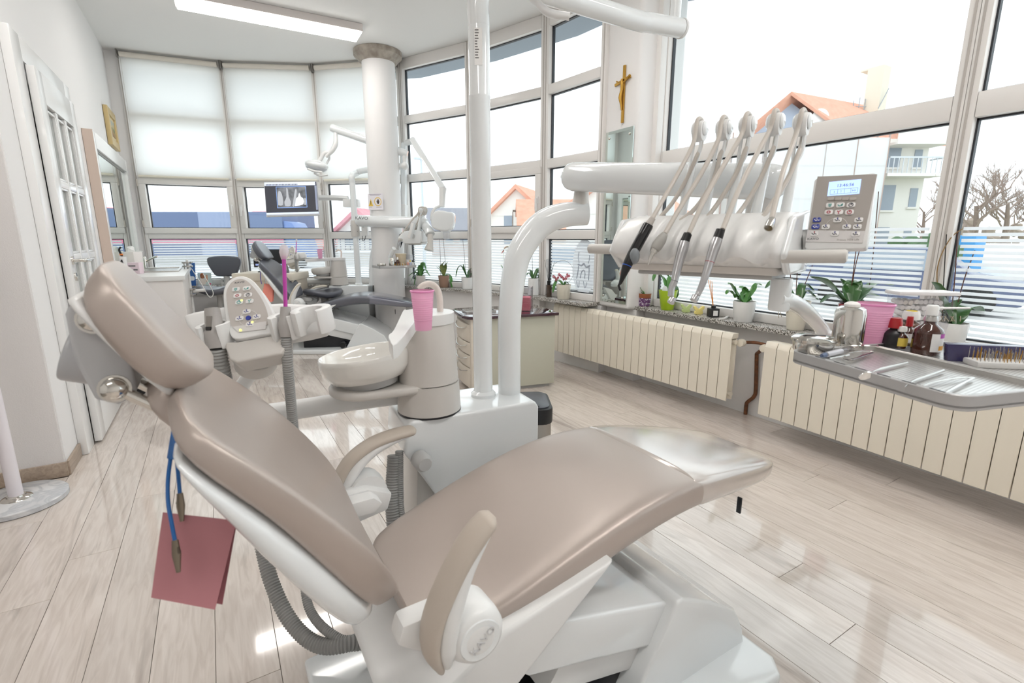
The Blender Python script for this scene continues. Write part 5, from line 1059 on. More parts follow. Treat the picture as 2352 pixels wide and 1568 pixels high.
for nm,lab,px,py,rr_,h,bm,cm,cr,chh,lm in (('dropper_bottle','short bottle with chunky dark red cap and black label, left in the clear stand',2048,796,20,.05,mat('black_label','#1D1B1E',.4),redc,.0145,.024,mat('black_label','#1D1B1E',.4)),
    ('dropper_bottle','slim bottle with pointed red cap and white label in the clear stand',2081,792,14,.05,amber,redc,.0075,.024,label),
    ('dropper_bottle','small bottle with flat white cap and yellow label in the clear stand',2066,799,13,.043,amber,mat('cap_white','#EFEDEA',.4),.0095,.012,mat('label_yellow','#E3C95A',.5)),
    ('powder_bottle','wide bottle with ribbed white cap and yellow disc, behind the red capped bottles',2084,778,21,.055,mat('bottle_brown','#5a3a2a',.3),mat('cap_white','#EFEDEA',.4),.0195,.022,label),
    ('adhesive_bottle','slender violet topped bottle at the back of the clear stand',2036,778,10,.05,mat('bottle_beige','#E0C9A4',.4),mat('cap_violet','#8E79B8',.4),.0085,.014,label)):
    c=onT(px,py,TT+.004); s=(c-CAM).dot(FW)/FPX; kk=bottle(nm,lab,c,rr_*s,h,bm,0,cm,cr,chh,lm)
    if nm=='powder_bottle': MB().lathe([(.012,.0749),(.012,.0757)],T(*c),18).build('cap_disc',mat('disc_yellow','#F0D434',.4),kk)
c=onT(2062,797); a=math.atan2(te.y,te.x); k=thing('bottle_stand','clear plastic stand holding the small bottles','stand',c); MB().box(-.05,.055,-.005,.055,0,.004,T(c.x,c.y,c.z,a)).build('base',clear,k)
MB().box(-.05,.055,-.006,-.004,0,.02,T(c.x,c.y,c.z,a)).build('front_lip',clear,k)
# cotton roll dispenser on the sill side of the tray
c=onT(2100,775); k=thing('cotton_roll_box','clear plastic box filled with white cotton rolls under a white lid','dispenser',c)
cw=(PD(2165,690,(c-CAM).dot(FW))-PD(2025,690,(c-CAM).dot(FW))).length
Mc=T(c.x,c.y,c.z,-YAW-.12); hc=.118
cd_=cw*.84/2
MB().hexa([(-cd_*.8,-.026,0),(cd_*.8,-.026,0),(cd_*.8,.026,0),(-cd_*.8,.026,0),(-cd_,-.03,hc),(cd_,-.03,hc),(cd_,.03,hc),(-cd_,.03,hc)],Mc).build('box',clear,k,bev=.003)
MB().box(-cd_-.004,cd_+.004,-.033,.033,hc,hc+.01,Mc).build('lid',mat('lid_white','#EEEDEE',.3),k,bev=.003)
cm_=mat('cotton_roll','#F6F4F2',.9); me=None
for i in range(9):
    for j in range(7):
        z=.012+j*.0145; wd=cd_*(.76+.2*z/hc); x=-wd+.008+(2*wd-.016)*(i+(.5 if j%2 else 0))/9.3
        for y in (-.0,):
            o=MB().lathe([(.0058,-.017),(.0066,-.0155),(.0066,.0155),(.0058,.017)],Mc@T(x,y+random.uniform(-.004,.004),z)@Mx.Rotation(math.pi/2+random.uniform(-.12,.12),4,'X'),10) if me is None else None
            q=o.build('cotton_roll',cm_,k)
# bur block
c=onT(2298,842); k=thing('bur_stand','pale block full of thin drill burs in front of an open dark blue lid','bur stand',c)
ab=math.atan2(te.y,te.x)
Mb=T(c.x,c.y,c.z,-YAW-.2); bw=.056
MB().box(-bw,bw,-.022,.026,0,.013,Mb).build('block',mat('block_grey','#D5D4D2',.4),k,bev=.004); MB().hexa([(-bw-.022,.034,.0),(bw+.02,.034,.0),(bw+.02,.05,.0),(-bw-.022,.05,.0),(-bw-.022,.045,.036),(bw+.02,.045,.036),(bw+.02,.06,.038),(-bw-.022,.06,.038)],Mb).build('case_lid',mat('case_violet','#2E2A52',.15,coat=.6),k,bev=.002)
gold=mat('bur_gold','#C79A45',.3,1)
for i in range(15):
    for j in range(4):
        x,y=-bw+.008+i*(2*bw-.016)/14+random.uniform(-.001,.001),-.016+j*.012; hh=random.uniform(.017,.024)+.004*j/3
        MB().lathe([(.0008,.012),(.0008,.012+hh*.65),(.0005,.012+hh*.7),(.0009,.012+hh*.8),(.0006,.012+hh)],Mb@T(x,y,0),6).build('bur',gold if random.random()<.3 else steel,k)
# hand instruments
def tool(name,lab,pts,r,m=steel,cat='dental tool',n=10,k_=1):
    q=[onT(x,y,TT+zz) for x,y,zz in pts]; kq=thing(name,lab,cat,q[0]); MB().tube(q,r,n,k_).build('shaft',m,kq); return kq,q
k,q=tool('mouth_mirror','dental mirror with round head hanging over the front rim of the tray',[(2083,833,.006),(2020,848,.006),(2010,851,.006),(1995,858,.010)],[.003,.0035,.002,.0013])
mh=onT(1988,863,TT+.010); MB().lathe([(.0005,-.001),(.0115,-.001),(.0115,.001),(.0005,.001)],frame(mh,RT,UP.cross(RT)*-1+UP*.9),24).build('mirror_head',mat('mirror_face','#F3F3F2',.05,.9),k)
tool('scaler','slim steel hand instrument with ringed grip, middle of the tray',[(2167,851,.006),(2105,872,.006),(2095,876,.006),(2078,888,.010)],[.003,.0034,.002,.0008])
k=thing('tweezers','pointed steel tweezers at the right end of the tray','dental tool',onT(2170,880))
for pts in (((2236,867,.006),(2195,868,.007),(2140,878,.006),(2118,886,.008)),((2236,867,.006),(2200,885,.006),(2178,897,.007),(2165,903,.007))): 
    MB().tube([onT(x,y,TT+z) for x,y,z in pts],[.0025,.0032,.0026,.0007],8,3,flat=.5).build('tweezer_arm',steel,k)
k=thing('syringe','clear plastic syringe lying beside the steel dish','syringe',onT(1915,808)); a,e=onT(1895,815,TT+.008),onT(1955,800,TT+.008)
MB().tube([a,a+(e-a)*.02,e],[.0075,.0075,.0075],14,1).build('barrel',clear,k); MB().tube([a+(e-a)*.05,a+(e-a)*.6],.006,12,1).build('plunger',mat('plunger_white','#E9EBEF',.4),k); MB().tube([a,a-(e-a)*.12],[.006,.004],12,1).build('tip_cap',mat('cap_bluegrey','#5A6B8A',.4),k)
k=thing('matrix_clamp','steel forceps with dark blades lying left of the mirror','dental tool',onT(1950,822)); 
MB().tube([onT(1905,823,TT+.006),onT(1935,818,TT+.006),onT(1950,815,TT+.007)],.002,8,1).build('handle',steel,k); MB().tube([onT(1938,824,TT+.006),onT(1955,826,TT+.006),onT(1985,816,TT+.006),onT(2004,810,TT+.006)],[.001,.004,.0045,.003],8,3,flat=.5).build('blade',mat('dark_steel','#6d6765',.2,1),k); MB().tube([onT(1938,824,TT+.006),onT(1945,812,TT+.007),onT(1975,806,TT+.007),onT(2004,806,TT+.006)],[.001,.002,.0025,.003],8,3,flat=.6).build('blade',steel,k)
# ---------------------------------------------------------------- pier: mirror, crucifix
def onpier(x,y,o=0.0): r=ray(x,y); A=V((2.865,2.935,0)); n=V((-1,-.028,0)).normalized(); t=n.dot(A+n*o-CAM)/n.dot(r); return CAM+r*t
pm=thing('wall_mirror','tall narrow mirror with steel studs hanging on the wall pier under the crucifix','mirror',onpier(1430,690))
mirm=mat('mirror_silver','#DDE6E1',.01,1); mirb=mat('mirror_bevel','#CFDAD4',.06,.9)
ya,yb,za,zb=2.952,3.262,.645,2.01; X0=2.852
MB().box(X0,X0+.005,ya,yb,za,zb).build('mirror_edge',mirb,pm)
MB().hexa([(X0-.001,ya+.022,za+.022),(X0,ya,za),(X0,yb,za),(X0-.001,yb-.022,za+.022),(X0-.001,ya+.022,zb-.022),(X0,ya,zb),(X0,yb,zb),(X0-.001,yb-.022,zb-.022)]).build('mirror_glass',mirm,pm,flat=True)
for y in (ya+.04,yb-.04):
    for z in (za+.05,zb-.05): MB().ball((X0-.004,y,z),(.006,.010,.010),12).build('mirror_stud',chrome,pm)
cx0=onpier(1432,215,.012); k=thing('crucifix','small brass crucifix on the pier above the mirror','crucifix',cx0)
dn=V((.12,0,1)).normalized(); Fc=frame(cx0,V((0,-1,0)),(0,.0,1))
MB().box(-.011,.011,-.21,.20,-.006,.006,Fc).build('upright',brass,k,bev=.002); MB().box(-.085,.085,.085,.105,-.006,.006,Fc@Mx.Rotation(math.radians(9),4,'Z')).build('crossbar',brass,k,bev=.002)
b=MB(); b.tube([Fc@V((-.07,.10,.012)),Fc@V((-.02,.075,.016)),Fc@V((0,.07,.018)),Fc@V((.025,.082,.016)),Fc@V((.075,.115,.012))],.006,8,3); bb=b.build('corpus_arms',brass,k)
MB().tube([Fc@V((0,.10,.020)),Fc@V((0,.085,.020)),Fc@V((0,.06,.018)),Fc@V((-.004,.02,.017)),Fc@V((-.012,-.03,.022)),Fc@V((-.004,-.08,.016)),Fc@V((0,-.12,.014))],[.010,.009,.014,.011,.013,.008,.005],10,3).build('corpus',brass,k)
# tooth emblem film on the last bay window
A6,B6=V(P[5]+(0,)),V(P[6]+(0,)); d6=(B6-A6).normalized(); n6=V((-d6.y,d6.x,0)); M6=frame(A6,d6,n6)
def on6(x,y,o=.013): r=ray(x,y); t=n6.dot(A6+n6*o-CAM)/n6.dot(r); q=M6.inverted()@(CAM+r*t); return q
c=on6(1341,614); W6=bpy.data.objects['window_6']
e0=on6(1314,614); e1=on6(1368,614); rx=abs(e1.x-e0.x)/2; rz=abs(on6(1341,548).z-on6(1341,676).z)/2
M7=M6@Mx(((1,0,0,c.x),(0,0,1,.0135),(0,1,0,c.z),(0,0,0,1)))
MB().prism([(rx*math.cos(2*math.pi*i/40),rz*math.sin(2*math.pi*i/40)) for i in range(40)],0,.0015,M7).build('emblem_film',filmm,W6)
tooth=mat('emblem_clear','#A9B0BC',.3)
def curve2(pts,w,nm):
    b=MB(); q=[V((p[0]*rx,p[1]*rz,0)) for p in pts]; b.tube([M7@(p+V((0,0,-.001))) for p in q],w*.55,6,4,flat=1); return b.build(nm,tooth,W6)
for pts,w in (([(-.45,.55),(-.5,.35),(-.42,.15)],.006),([(.45,.45),(.42,.25),(.35,.15)],.006),([(-.5,.1),(-.2,.06),(0,.14),(.2,.02),(.5,.08)],.012),([(-.45,.05),(-.5,-.2),(-.6,-.42)],.009),([(.45,.02),(.45,-.2),(.42,-.45)],.009),([(-.3,-.4),(-.15,-.15),(.02,-.1),(.12,-.2),(.1,-.4)],.008),([(-.6,-.5),(-.5,-.7),(-.4,-.72),(-.35,-.5)],.006),([(0,-.5),(.1,-.72),(.2,-.7),(.3,-.52)],.006)): curve2(pts,w,'emblem_line')
# ---------------------------------------------------------------- drawer cabinet and its things
BR=PZ(1272,887,0); BL=PZ(1090,906,0); cdx=(BR-BL).normalized(); cw_=(BR-BL).length; cdy=V((-cdx.y,cdx.x,0)); 
if cdy.y<0: cdy=-cdy
MC=Mx(((cdx.x,cdy.x,0,BL.x),(cdx.y,cdy.y,0,BL.y),(0,0,1,0),(0,0,0,1)))
DP=.46; HC=.585
cb=thing('drawer_cabinet','low sage sided drawer cabinet with dark plum glass top','cabinet',BL)
MB().box(.0,cw_,0,DP,.03,HC,MC).build('carcass',mat('cabinet_sage','#C3C2B2',.45),cb,bev=.002); MB().box(.03,cw_-.03,.03,DP-.03,0,.03,MC).build('plinth',greyd,cb)
MB().box(-.022,.0,-.005,DP+.005,.03,HC-.0,MC).build('front_frame',mat('cabinet_cream','#D5CCBF',.4),cb,bev=.002)
zz=[.045,.205,.305,.405,.545]
for a,b_2 in zip(zz,zz[1:]):
    f=MB().prism([(-.022,.02),(-.034,.04),(-.05,DP*.35),(-.05,DP*.65),(-.034,DP-.04),(-.022,DP-.02)],a+.004,b_2-.004,MC).build('drawer',mat('cabinet_cream','#D5CCBF',.4),cb,bev=.004)
    zc=b_2-.035; MB().tube([MC@V((-.036,.06,zc+.01)),MC@V((-.062,DP*.3,zc-.008)),MC@V((-.07,DP*.5,zc-.012)),MC@V((-.062,DP*.7,zc-.008)),MC@V((-.036,DP-.06,zc+.01))],.0055,8,5,flat=.6).build('handle',chrome,f)
plum=mat('plum_glass','#3A1A2A',.03,coat=1.0)
MB().prism([(-.07,.08),(-.05,.0),(0,-.03),(cw_+.02,-.03),(cw_+.02,DP+.02),(-.03,DP+.02),(-.07,DP-.06)],HC,HC+.022,MC).build('glass_top',plum,cb,bev=.003)
ZC=HC+.022
c=PZ(1186,712,ZC); k=thing('napkin_holder','clear acrylic holder with a stack of pink paper napkins','holder',c); Mn=T(c.x,c.y,c.z,math.atan2(cdx.y,cdx.x)-.5)
s=(c-CAM).dot(FW)/FPX; w_=36*s
MB().box(-w_,w_,-.06,-.056,0,.19,Mn).box(-w_,w_,.056,.06,0,.19,Mn).box(-w_,-w_+.004,-.06,.06,0,.19,Mn).box(w_-.004,w_,-.06,.06,0,.19,Mn).box(-w_,w_,-.06,.06,0,.004,Mn).build('acrylic_box',clear,k)
nk=mat('pink_napkin','#E8808F',.8)
for i in range(12): MB().box(-w_+.008,w_-.008+random.uniform(-.004,.002),-.052,.052,.005+i*.0088,.012+i*.0088,Mn).build('napkin',nk,k,bev=.001,seg=1)
c=PZ(1112,706,ZC); k=thing('wash_bottle','white plastic bottle behind the lamp pole on the cabinet','bottle',c); MB().lathe([(.05,0),(.053,.004),(.053,.10),(.035,.135),(.02,.15),(.018,.19)],T(*c),24).build('body',transl('milky_plastic','#EEF0F2',.4),k); MB().lathe([(.02,.18),(.02,.2),(.008,.215)],T(*c),16).build('cap',label,k)
c=PZ(1100,716,ZC); k=thing('steel_tray','small steel tray on the plum cabinet top','tray',c); MB().prism(rr(0,0,.24,.14,.15),0,.006,T(c.x,c.y,c.z,math.atan2(cdx.y,cdx.x))).build('base',steel,k); 
b=MB(); Mt=T(c.x,c.y,c.z,math.atan2(cdx.y,cdx.x))
for q in ((-.12,.12,-.07,-.066),(-.12,.12,.066,.07),(-.12,-.116,-.07,.07),(.116,.12,-.07,.07)): b.box(*q,.0,.016,Mt)
b.build('rim',steel,k)
# trash bin
c=V((1.255,1.93,0)); k=thing('pedal_bin','steel waste bin with black lid behind the treatment unit','bin',c); Mk=T(c.x,c.y,0,math.radians(-28))
MB().prism(rr(0,0,.20,.27,.25,4),.0,.335,Mk).build('body',mat('bin_steel','#A9A49D',.35,.8),k,bev=.003); MB().prism(rr(0,0,.212,.282,.25,4),.325,.40,Mk).build('lid_ring',rubber,k,bev=.008); MB().prism(rr(0,0,.185,.25,.25,4),.395,.406,Mk).build('lid',mat('lid_graphite','#3A3D44',.3),k,bev=.003)
MB().box(-.04,.04,-.115,-.085,.404,.409,Mk).build('lid_catch',rubber,k,bev=.001)
# ---------------------------------------------------------------- coat stand
c=PZ(38,1142,.03); c.z=0; k=thing('coat_stand','white coat stand on a round marble base at the left edge','coat stand',c)
MB().lathe([(.172,0),(.178,.004),(.178,.024),(.172,.028)],T(*c),48).build('base',marble,k); MB().lathe([(.055,.028),(.05,.033),(.034,.038),(.032,.044)],T(*c),28).build('collar',chrome,k)
MB().lathe([(.026,.04),(.026,1.74),(.02,1.75)],T(*c),24).build('pole',mat('pole_white','#E9E3E8',.3,coat=.3),k)
for i in range(4):
    a=math.radians(20+90*i); z=1.60; u=V((math.cos(a),math.sin(a),0)); p=c+V((0,0,z)); pg=MB().tube([p,p+u*.06,p+u*.09+V((0,0,.02))],.009,10,4).build('peg',whitewood,k); MB().ball(p+u*.095+V((0,0,.028)),.018,12).build('peg_knob',whitewood,k)
# ---------------------------------------------------------------- left wall: mirror cabinet, picture, switch
k=thing('mirror_panel','wide white framed wall mirror with beige edge on the left wall','mirror',(-.74,6.0,.92))
X1=-.675
MB().box(-.738,X1,5.07,5.16,.90,1.985).box(-.738,X1,6.82,6.92,.90,1.985).box(-.738,X1,5.16,6.82,1.86,1.985).box(-.738,X1,5.16,6.82,.90,.96).build('frame',whitewood,k,bev=.003)
MB().box(-.738,X1+.001,5.062,5.07,.90,1.985).build('frame_edge',mat('edge_beige','#DCC8BA',.5),k)
MB().box(-.72,-.70,5.16,6.82,.96,1.86).build('mirror_glass',mirm,k); MB().box(-.70,-.692,5.2,6.8,1.845,1.856).build('lamp_strip',mat('strip_grey','#8D8B88',.4,.5),k)
k=thing('framed_picture','small gilt framed landscape painting on the left wall','picture',(-.74,6.5,2.05)); gilt=mat('gilt_frame','#CDB684',.4,.3)
y0,y1,z0,z1=6.33,6.82,2.06,2.42; t=.07
for q in ((y0,y0+t,z0,z1),(y1-t,y1,z0,z1),(y0+t,y1-t,z0,z0+t),(y0+t,y1-t,z1-t,z1)): MB().box(-.738,-.70,*q).build('frame_side',gilt,k,bev=.008)
y0+=t;y1-=t;z0+=t;z1-=t
MB().box(-.735,-.715,y0,y1,z0,z1).build('passepartout',mat('linen_mount','#D9C9A4',.7),k)
pt,N,L,b_,o_=nodemat('painted_landscape'); tcn=N.new('ShaderNodeTexCoord'); no=N.new('ShaderNodeTexNoise'); no.inputs['Scale'].default_value=14; L.new(tcn.outputs['Object'],no.inputs['Vector']); sx=N.new('ShaderNodeSeparateXYZ'); L.new(tcn.outputs['Object'],sx.inputs[0])
ma=N.new('ShaderNodeMath'); ma.operation='MULTIPLY_ADD'; ma.inputs[1].default_value=4.2; ma.inputs[2].default_value=-9.3; L.new(sx.outputs['Z'],ma.inputs[0]); mb=N.new('ShaderNodeMath'); mb.operation='MULTIPLY_ADD'; mb.inputs[1].default_value=.7; L.new(no.outputs[0],mb.inputs[0]); L.new(ma.outputs[0],mb.inputs[2])
rp=N.new('ShaderNodeValToRGB'); e=rp.color_ramp.elements; e[0].position=.1; e[0].color=hexc('#7A5A3A'); e[1].position=.85; e[1].color=hexc('#7FA0B8')
for p_,c_ in ((.3,'#B08A4E'),(.45,'#6E7A4A'),(.6,'#C9B98A'),(.7,'#9AA9A8')): q=e.new(p_); q.color=hexc(c_)
L.new(mb.outputs[0],rp.inputs[0]); L.new(rp.outputs[0],b_.inputs['Base Color'])
MB().box(-.714,-.711,y0+.05,y1-.05,z0+.035,z1-.035).build('painting',pt,k)
# ---------------------------------------------------------------- sink counter and what stands on it
k=thing('sink_cabinet','white washbasin cabinet with steel sink against the left wall','cabinet',(-.48,5.9,0)); ZK=.86
MB().box(-.735,-.235,5.12,6.75,.08,.82).build('carcass',mat('cabinet_white','#ECE6E2',.45),k,bev=.003); MB().box(-.738,-.215,5.10,6.78,.82,ZK).build('worktop',mat('worktop_white','#E9E8E6',.3),k,bev=.003); MB().box(-.70,-.27,5.15,6.7,0,.08).build('plinth',greyd,k)
b=MB()
for q in ((-.62,-.28,5.72,5.74),(-.62,-.28,6.38,6.40),(-.62,-.60,5.74,6.38),(-.30,-.28,5.74,6.38)): b.box(*q,ZK,ZK+.012)
sk=b.build('sink_rim',steel,k,bev=.003); MB().box(-.60,-.30,5.74,6.38,ZK-.0,ZK+.004).build('sink_bowl',mat('sink_shadow','#A9A8A6',.3,.8),k)  # flat plate, its darker grey stands for the shade inside the bowl
c=PXX(334,612,-.60); c.z=ZK; dk=(c-CAM).dot(FW); k=thing('tap','chrome mixer tap with long angled spout by the sink','tap',c); sc5=5.7/FPX
MB().lathe([(.024,0),(.022,.02),(.02,.11),(.018,.118)],T(*c),18).build('body',chrome,k); MB().tube([PD(334,602,dk),PD(345,595,dk-.02),PD(356,590,dk-.04),PD(361,589,dk-.04)],[.012,.011,.010,.012],10,3).build('spout',chrome,k); MB().tube([PD(334,596,dk),PD(331,590,dk)],.012,8,1).build('lever',chrome,k)
c=PXX(319,606,-.64); c.z=ZK; k=thing('soap_bottle','clear soap pump bottle with green leaf print','bottle',c); MB().lathe([(.036,0),(.038,.005),(.038,.10),(.02,.125),(.012,.13)],T(*c),20).build('body',transl('soap_clear','#DCEBDD',.5,.3),k); MB().lathe([(.012,.13),(.012,.16)],T(*c),12).build('pump_collar',label,k); MB().tube([c+V((0,0,.16)),c+V((0,0,.185)),c+V((.045,-.01,.18))],.006,8,2).build('pump',label,k); MB().prism([(-.02,.03),(.0,.02),(.022,.04),(.01,.065),(-.012,.06)],.037,.039,frame(c,RT,(0,0,1))).build('leaf_print',mat('leaf_print','#6DA84C',.6),k)
c=PXX(304,612,-.645); c.z=ZK; k=thing('towel_dispenser','tall white paper towel box behind the curing lamp','dispenser',c); MB().box(-.07,.07,-.06,.06,0,.19,T(c.x,c.y,c.z,-.5)).build('box',mat('dispenser_white','#EFE8E4',.4),k,bev=.008); MB().tube([c+V((0,0,.185)),c+V((.01,0,.215)),c+V((.03,.0,.235))],[.03,.035,.01],10,3).build('paper_tuft',label,k)
c=PXX(286,624,-.62); c.z=ZK; k=thing('curing_lamp','white curing lamp on its round charging base with black and orange tip','lamp',c); sc5=5.1/FPX
MB().lathe([(.075,0),(.078,.008),(.062,.035),(.05,.04)],T(*c),28).build('charging_base',whitewood,k); MB().lathe([(.048,.038),(.04,.058),(.02,.06)],T(*c),24).build('base_ring',rubber,k)
MB().tube([c+V((0,0,.05)),c+V((.0,0,.10)),c+V((.005,0,.17))],[.022,.026,.024],16,3).build('handpiece',whitewood,k); MB().tube([c+V((-.01,-.03,.06)),c+V((-.006,-.03,.10)),c+V((-.004,-.026,.145))],[.006,.016,.004],10,3).build('grip_print',rubber,k)
MB().tube([c+V((.0,0,.17)),c+V((-.008,0,.20)),c+V((-.012,0,.225)),c+V((.002,0,.245))],[.009,.008,.007,.007],10,3).build('light_guide',rubber,k); MB().lathe([(.012,0),(.012,.012)],T(c.x-.003,c.y,c.z+.18),12).build('orange_ring',mat('orange_plastic','#E07A2E',.4),k)
c2=c+V((-.07,.03,0)); MB().lathe([(.016,0),(.016,.15),(.013,.155)],T(*c2),14).build('battery_tube',whitewood,k); MB().lathe([(.012,.155),(.012,.19)],T(*c2),12).build('orange_cap',mat('orange_plastic','#E07A2E',.4),k)
c=PXX(312,620,-.60); c.z=ZK; k=thing('pink_carton','small pink carton beside the curing lamp','box',c); MB().box(-.05,.05,-.03,.03,0,.10,T(c.x,c.y,c.z,-.45)).build('carton',mat('carton_pink','#EBD5DD',.6),k,bev=.002); MB().box(-.038,.02,-.0315,-.03,.065,.075,T(c.x,c.y,c.z,-.45)).box(.0,.035,-.0315,-.03,.03,.042,T(c.x,c.y,c.z,-.45)).build('carton_print',mat('print_grey','#6d6a69',.6),k,kind='stuff')
# ---------------------------------------------------------------- stools
def stool(lab,c,zs,rz,back=True):
    k=thing('dental_stool',lab,'stool',c,'slate dental stools'); M=T(c.x,c.y,0,rz)
    ca=MB().lathe([(.012,0),(.02,.02)],M@T(0,0,.05),8); ca.build('hub_base',mat('stool_grey','#C9C7C4',.4),k)
    for i in range(5):
        a=math.radians(72*i+20); u=V((math.cos(a),math.sin(a),0)); lg=MB().tube([M@V((0,0,.11)),M@(u*.14+V((0,0,.10))),M@(u*.26+V((0,0,.075)))],[.026,.022,.018],10,3,flat=.7).build('leg',mat('stool_alu','#D9DBDC',.25,.6),k)
        for s in (-1,1): MB().lathe([(.03,-.008),(.032,0),(.03,.008)],frame(M@(u*.255+V((-u.y,u.x,0))*(s*.018)+V((0,0,.032))),u,(0,0,1)),14).build('caster',rubber,lg)
        
    MB().lathe([(.045,.09),(.045,.16),(.028,.17),(.028,zs-.09),(.05,zs-.07),(.12,zs-.05)],M,24).build('column',mat('stool_grey','#C9C7C4',.4),k)
    b=MB(); rings=[]
    for r_,z in ((.0,zs-.055),(.14,zs-.055),(.19,zs-.04),(.205,zs-.01),(.19,zs+.015),(.12,zs+.012),(.0,zs+.01)):
        rings.append([M@V((max(r_,.002)*1.08*math.cos(t),max(r_,.002)*math.sin(t),z+(.02*math.cos(2*t) if r_>.1 else 0))) for t in [2*math.pi*j/32 for j in range(32)]])
    b.loft(rings).build('seat',slate,k,ang=70)
    if back:
        MB().tube([M@V((0,.10,zs-.06)),M@V((0,.20,zs-.04)),M@V((0,.235,zs+.05)),M@V((0,.23,zs+.2))],[.03,.03,.034,.03],12,4,flat=1.0).build('back_post',mat('stool_grey','#C9C7C4',.4),k)
        o=[]
        for (x,z) in ((-.13,.03),(-.175,.12),(-.185,.17),(-.16,.215),(0,.23),(.16,.215),(.185,.17),(.175,.12),(.13,.03),(.10,.0),(0,-.005),(-.10,.0)): o.append((x,z))
        q=smooth2(o,3); MB().prism([(x,z+zs+.12) for x,z in q],-.245,-.20,M@Mx(((1,0,0,0),(0,0,-1,0),(0,1,0,0),(0,0,0,1)))).build('backrest',slate,k,bev=.016,seg=4)
    return k
c=PD(500,650,5.6); stool('slate stool with wide rounded backrest in front of the striped window',V((c.x,c.y,0)),.62,math.radians(-25))
c=PZ(338,872,0); stool('slate stool base with castors seen under the headrest of the taupe chair',V((-.43,4.78,0)),.42,1.2,False)
c=PD(742,668,5.6); stool('slate stool pushed behind the armrest of the dark chair',V((c.x,c.y,0)),c.z,.4,False)
# ---------------------------------------------------------------- leaflets and desk behind the dark chair
def leaflet(nm,lab,px0,py0,px1,py1,d,col_,parts=()):
    a=sillspot((px0+px1)/2,.12); d=(a-CAM).dot(FW); Mq=frame(a,RT,V((0,0,1))-FW*-.12); w=abs(px1-px0)*d/FPX; h=abs(py1-py0)*d/FPX*1.0
    k=thing(nm,lab,'leaflet',a); MB().box(-w/2,w/2,0,h,-.004,0,Mq).build('sheet',col_,k)
    for (x0,x1,y0,y1,m_,n_) in parts: MB().prism(rr(w*(x0+x1)/2,h*(y0+y1)/2,w*(x1-x0),h*(y1-y0),.4),.0,.001,Mq).build(n_,m_,k,flat=True)
skin=mat('print_skin','#D9A88C',.7); hair=mat('print_hair','#B56A3A',.7); cloth=mat('print_blouse','#EEE4DA',.7)
leaflet('blue_carton','tall blue and white carton standing on the sill left of the stool',433,612,450,664,6.2,mat('carton_blue','#2F62A8',.5),((-.45,.4,.22,.42,mat('print_white','#E9EDF2',.6),'printed_band'),(-.3,.1,.85,.95,mat('print_white','#E9EDF2',.6),'printed_emblem')))
leaflet('photo_leaflet','leaflet with a printed photo of a smiling woman in a white blouse',455,627,486,655,6.3,mat('leaflet_teal','#CFE0DE',.5),((-.3,.0,.55,.98,hair,'printed_hair'),(-.24,-.06,.6,.88,skin,'printed_face'),(-.42,.12,.05,.55,cloth,'printed_blouse'),(.12,.24,.3,.85,skin,'printed_hand'),(.33,.48,.05,.18,mat('print_pink','#D9648A',.6),'printed_dot')))
leaflet('toothpaste_leaflet','narrow leaflet with a red printed picture right of the stool post',508,634,536,648,6.25,mat('leaflet_white','#EDE6E2',.5),((.05,.45,.1,.9,mat('print_coral','#CF8A7A',.6),'printed_picture'),(-.35,-.05,.45,.6,mat('print_grey','#6d6a69',.6),'printed_line')))
c=PD(625,640,5.55); k=thing('desk','low cream desk with a drawer behind the dark chair','desk',V((c.x,c.y,0))); Mq=Mx.Translation((c.x,c.y,0))@Mx.Rotation(-YAW,4,'Z')
w_=125*6.0/FPX/2; MB().box(-w_,w_,-.22,.22,.72,.80,Mq).build('top',mat('desk_cream','#EFE6D6',.4),k,bev=.012); MB().box(-w_+.02,w_-.02,-.2,.2,.60,.72,Mq).build('drawer_box',mat('desk_cream2','#EADFCF',.45),k,bev=.004); MB().box(-w_+.03,-w_+.07,-.18,.18,0,.6,Mq).build('side',mat('desk_white','#E6E4E2',.4),k); MB().box(w_-.07,w_-.03,-.18,.18,0,.6,Mq).build('side',mat('desk_white','#E6E4E2',.4),k)
c=PD(617,603,5.55); k=thing('desk_screen','dark desk screen half hidden behind the dark backrest','screen',c); Mq=Mx.Translation((c.x,c.y,.80))@Mx.Rotation(-YAW,4,'Z'); MB().box(-.17,.17,0,.03,.05,.25,Mq).build('screen',darkp,k,bev=.004); MB().box(-.03,.03,.0,.03,.0,.08,Mq).box(-.1,.1,-.06,.08,0,.01,Mq).build('foot',darkp,k); MB().box(-.15,.15,-.002,0,.07,.09,Mq).build('task_bar',mat('taskbar_blue','#8F9CCB',.4,emis='#8F9CCB',es=.4),k)
c=PD(443,700,5.3); k=thing('tube_stand','slim white stand with hanging tubes beside the sink cabinet','stand',V((c.x,c.y,0))); p0=V((c.x,c.y,0))
MB().lathe([(.12,0),(.12,.02),(.015,.03),(.012,.035),(.012,.95),(.0,.955)],T(*p0),18).build('post',satin,k)
for z in (.62,.68,.92,.96): MB().lathe([(.012,0),(.05,.004),(.05,.02),(.012,.024)],T(p0.x,p0.y,z-.05),18).build('holder_ring',steel,k)
MB().tube([p0+V((.03,0,.86)),p0+V((.10,-.02,.70)),p0+V((.16,-.02,.55)),p0+V((.2,-.0,.6)),p0+V((.13,0,.80))],.004,8,6).build('tube',label,k); MB().tube([p0+V((-.03,0,.92)),p0+V((-.03,0,.62))],.006,8,1).build('tube',label,k); MB().tube([p0+V((.02,0,.62)),p0+V((.13,-.02,.625))],.018,12,1).build('white_nozzle',label,k)
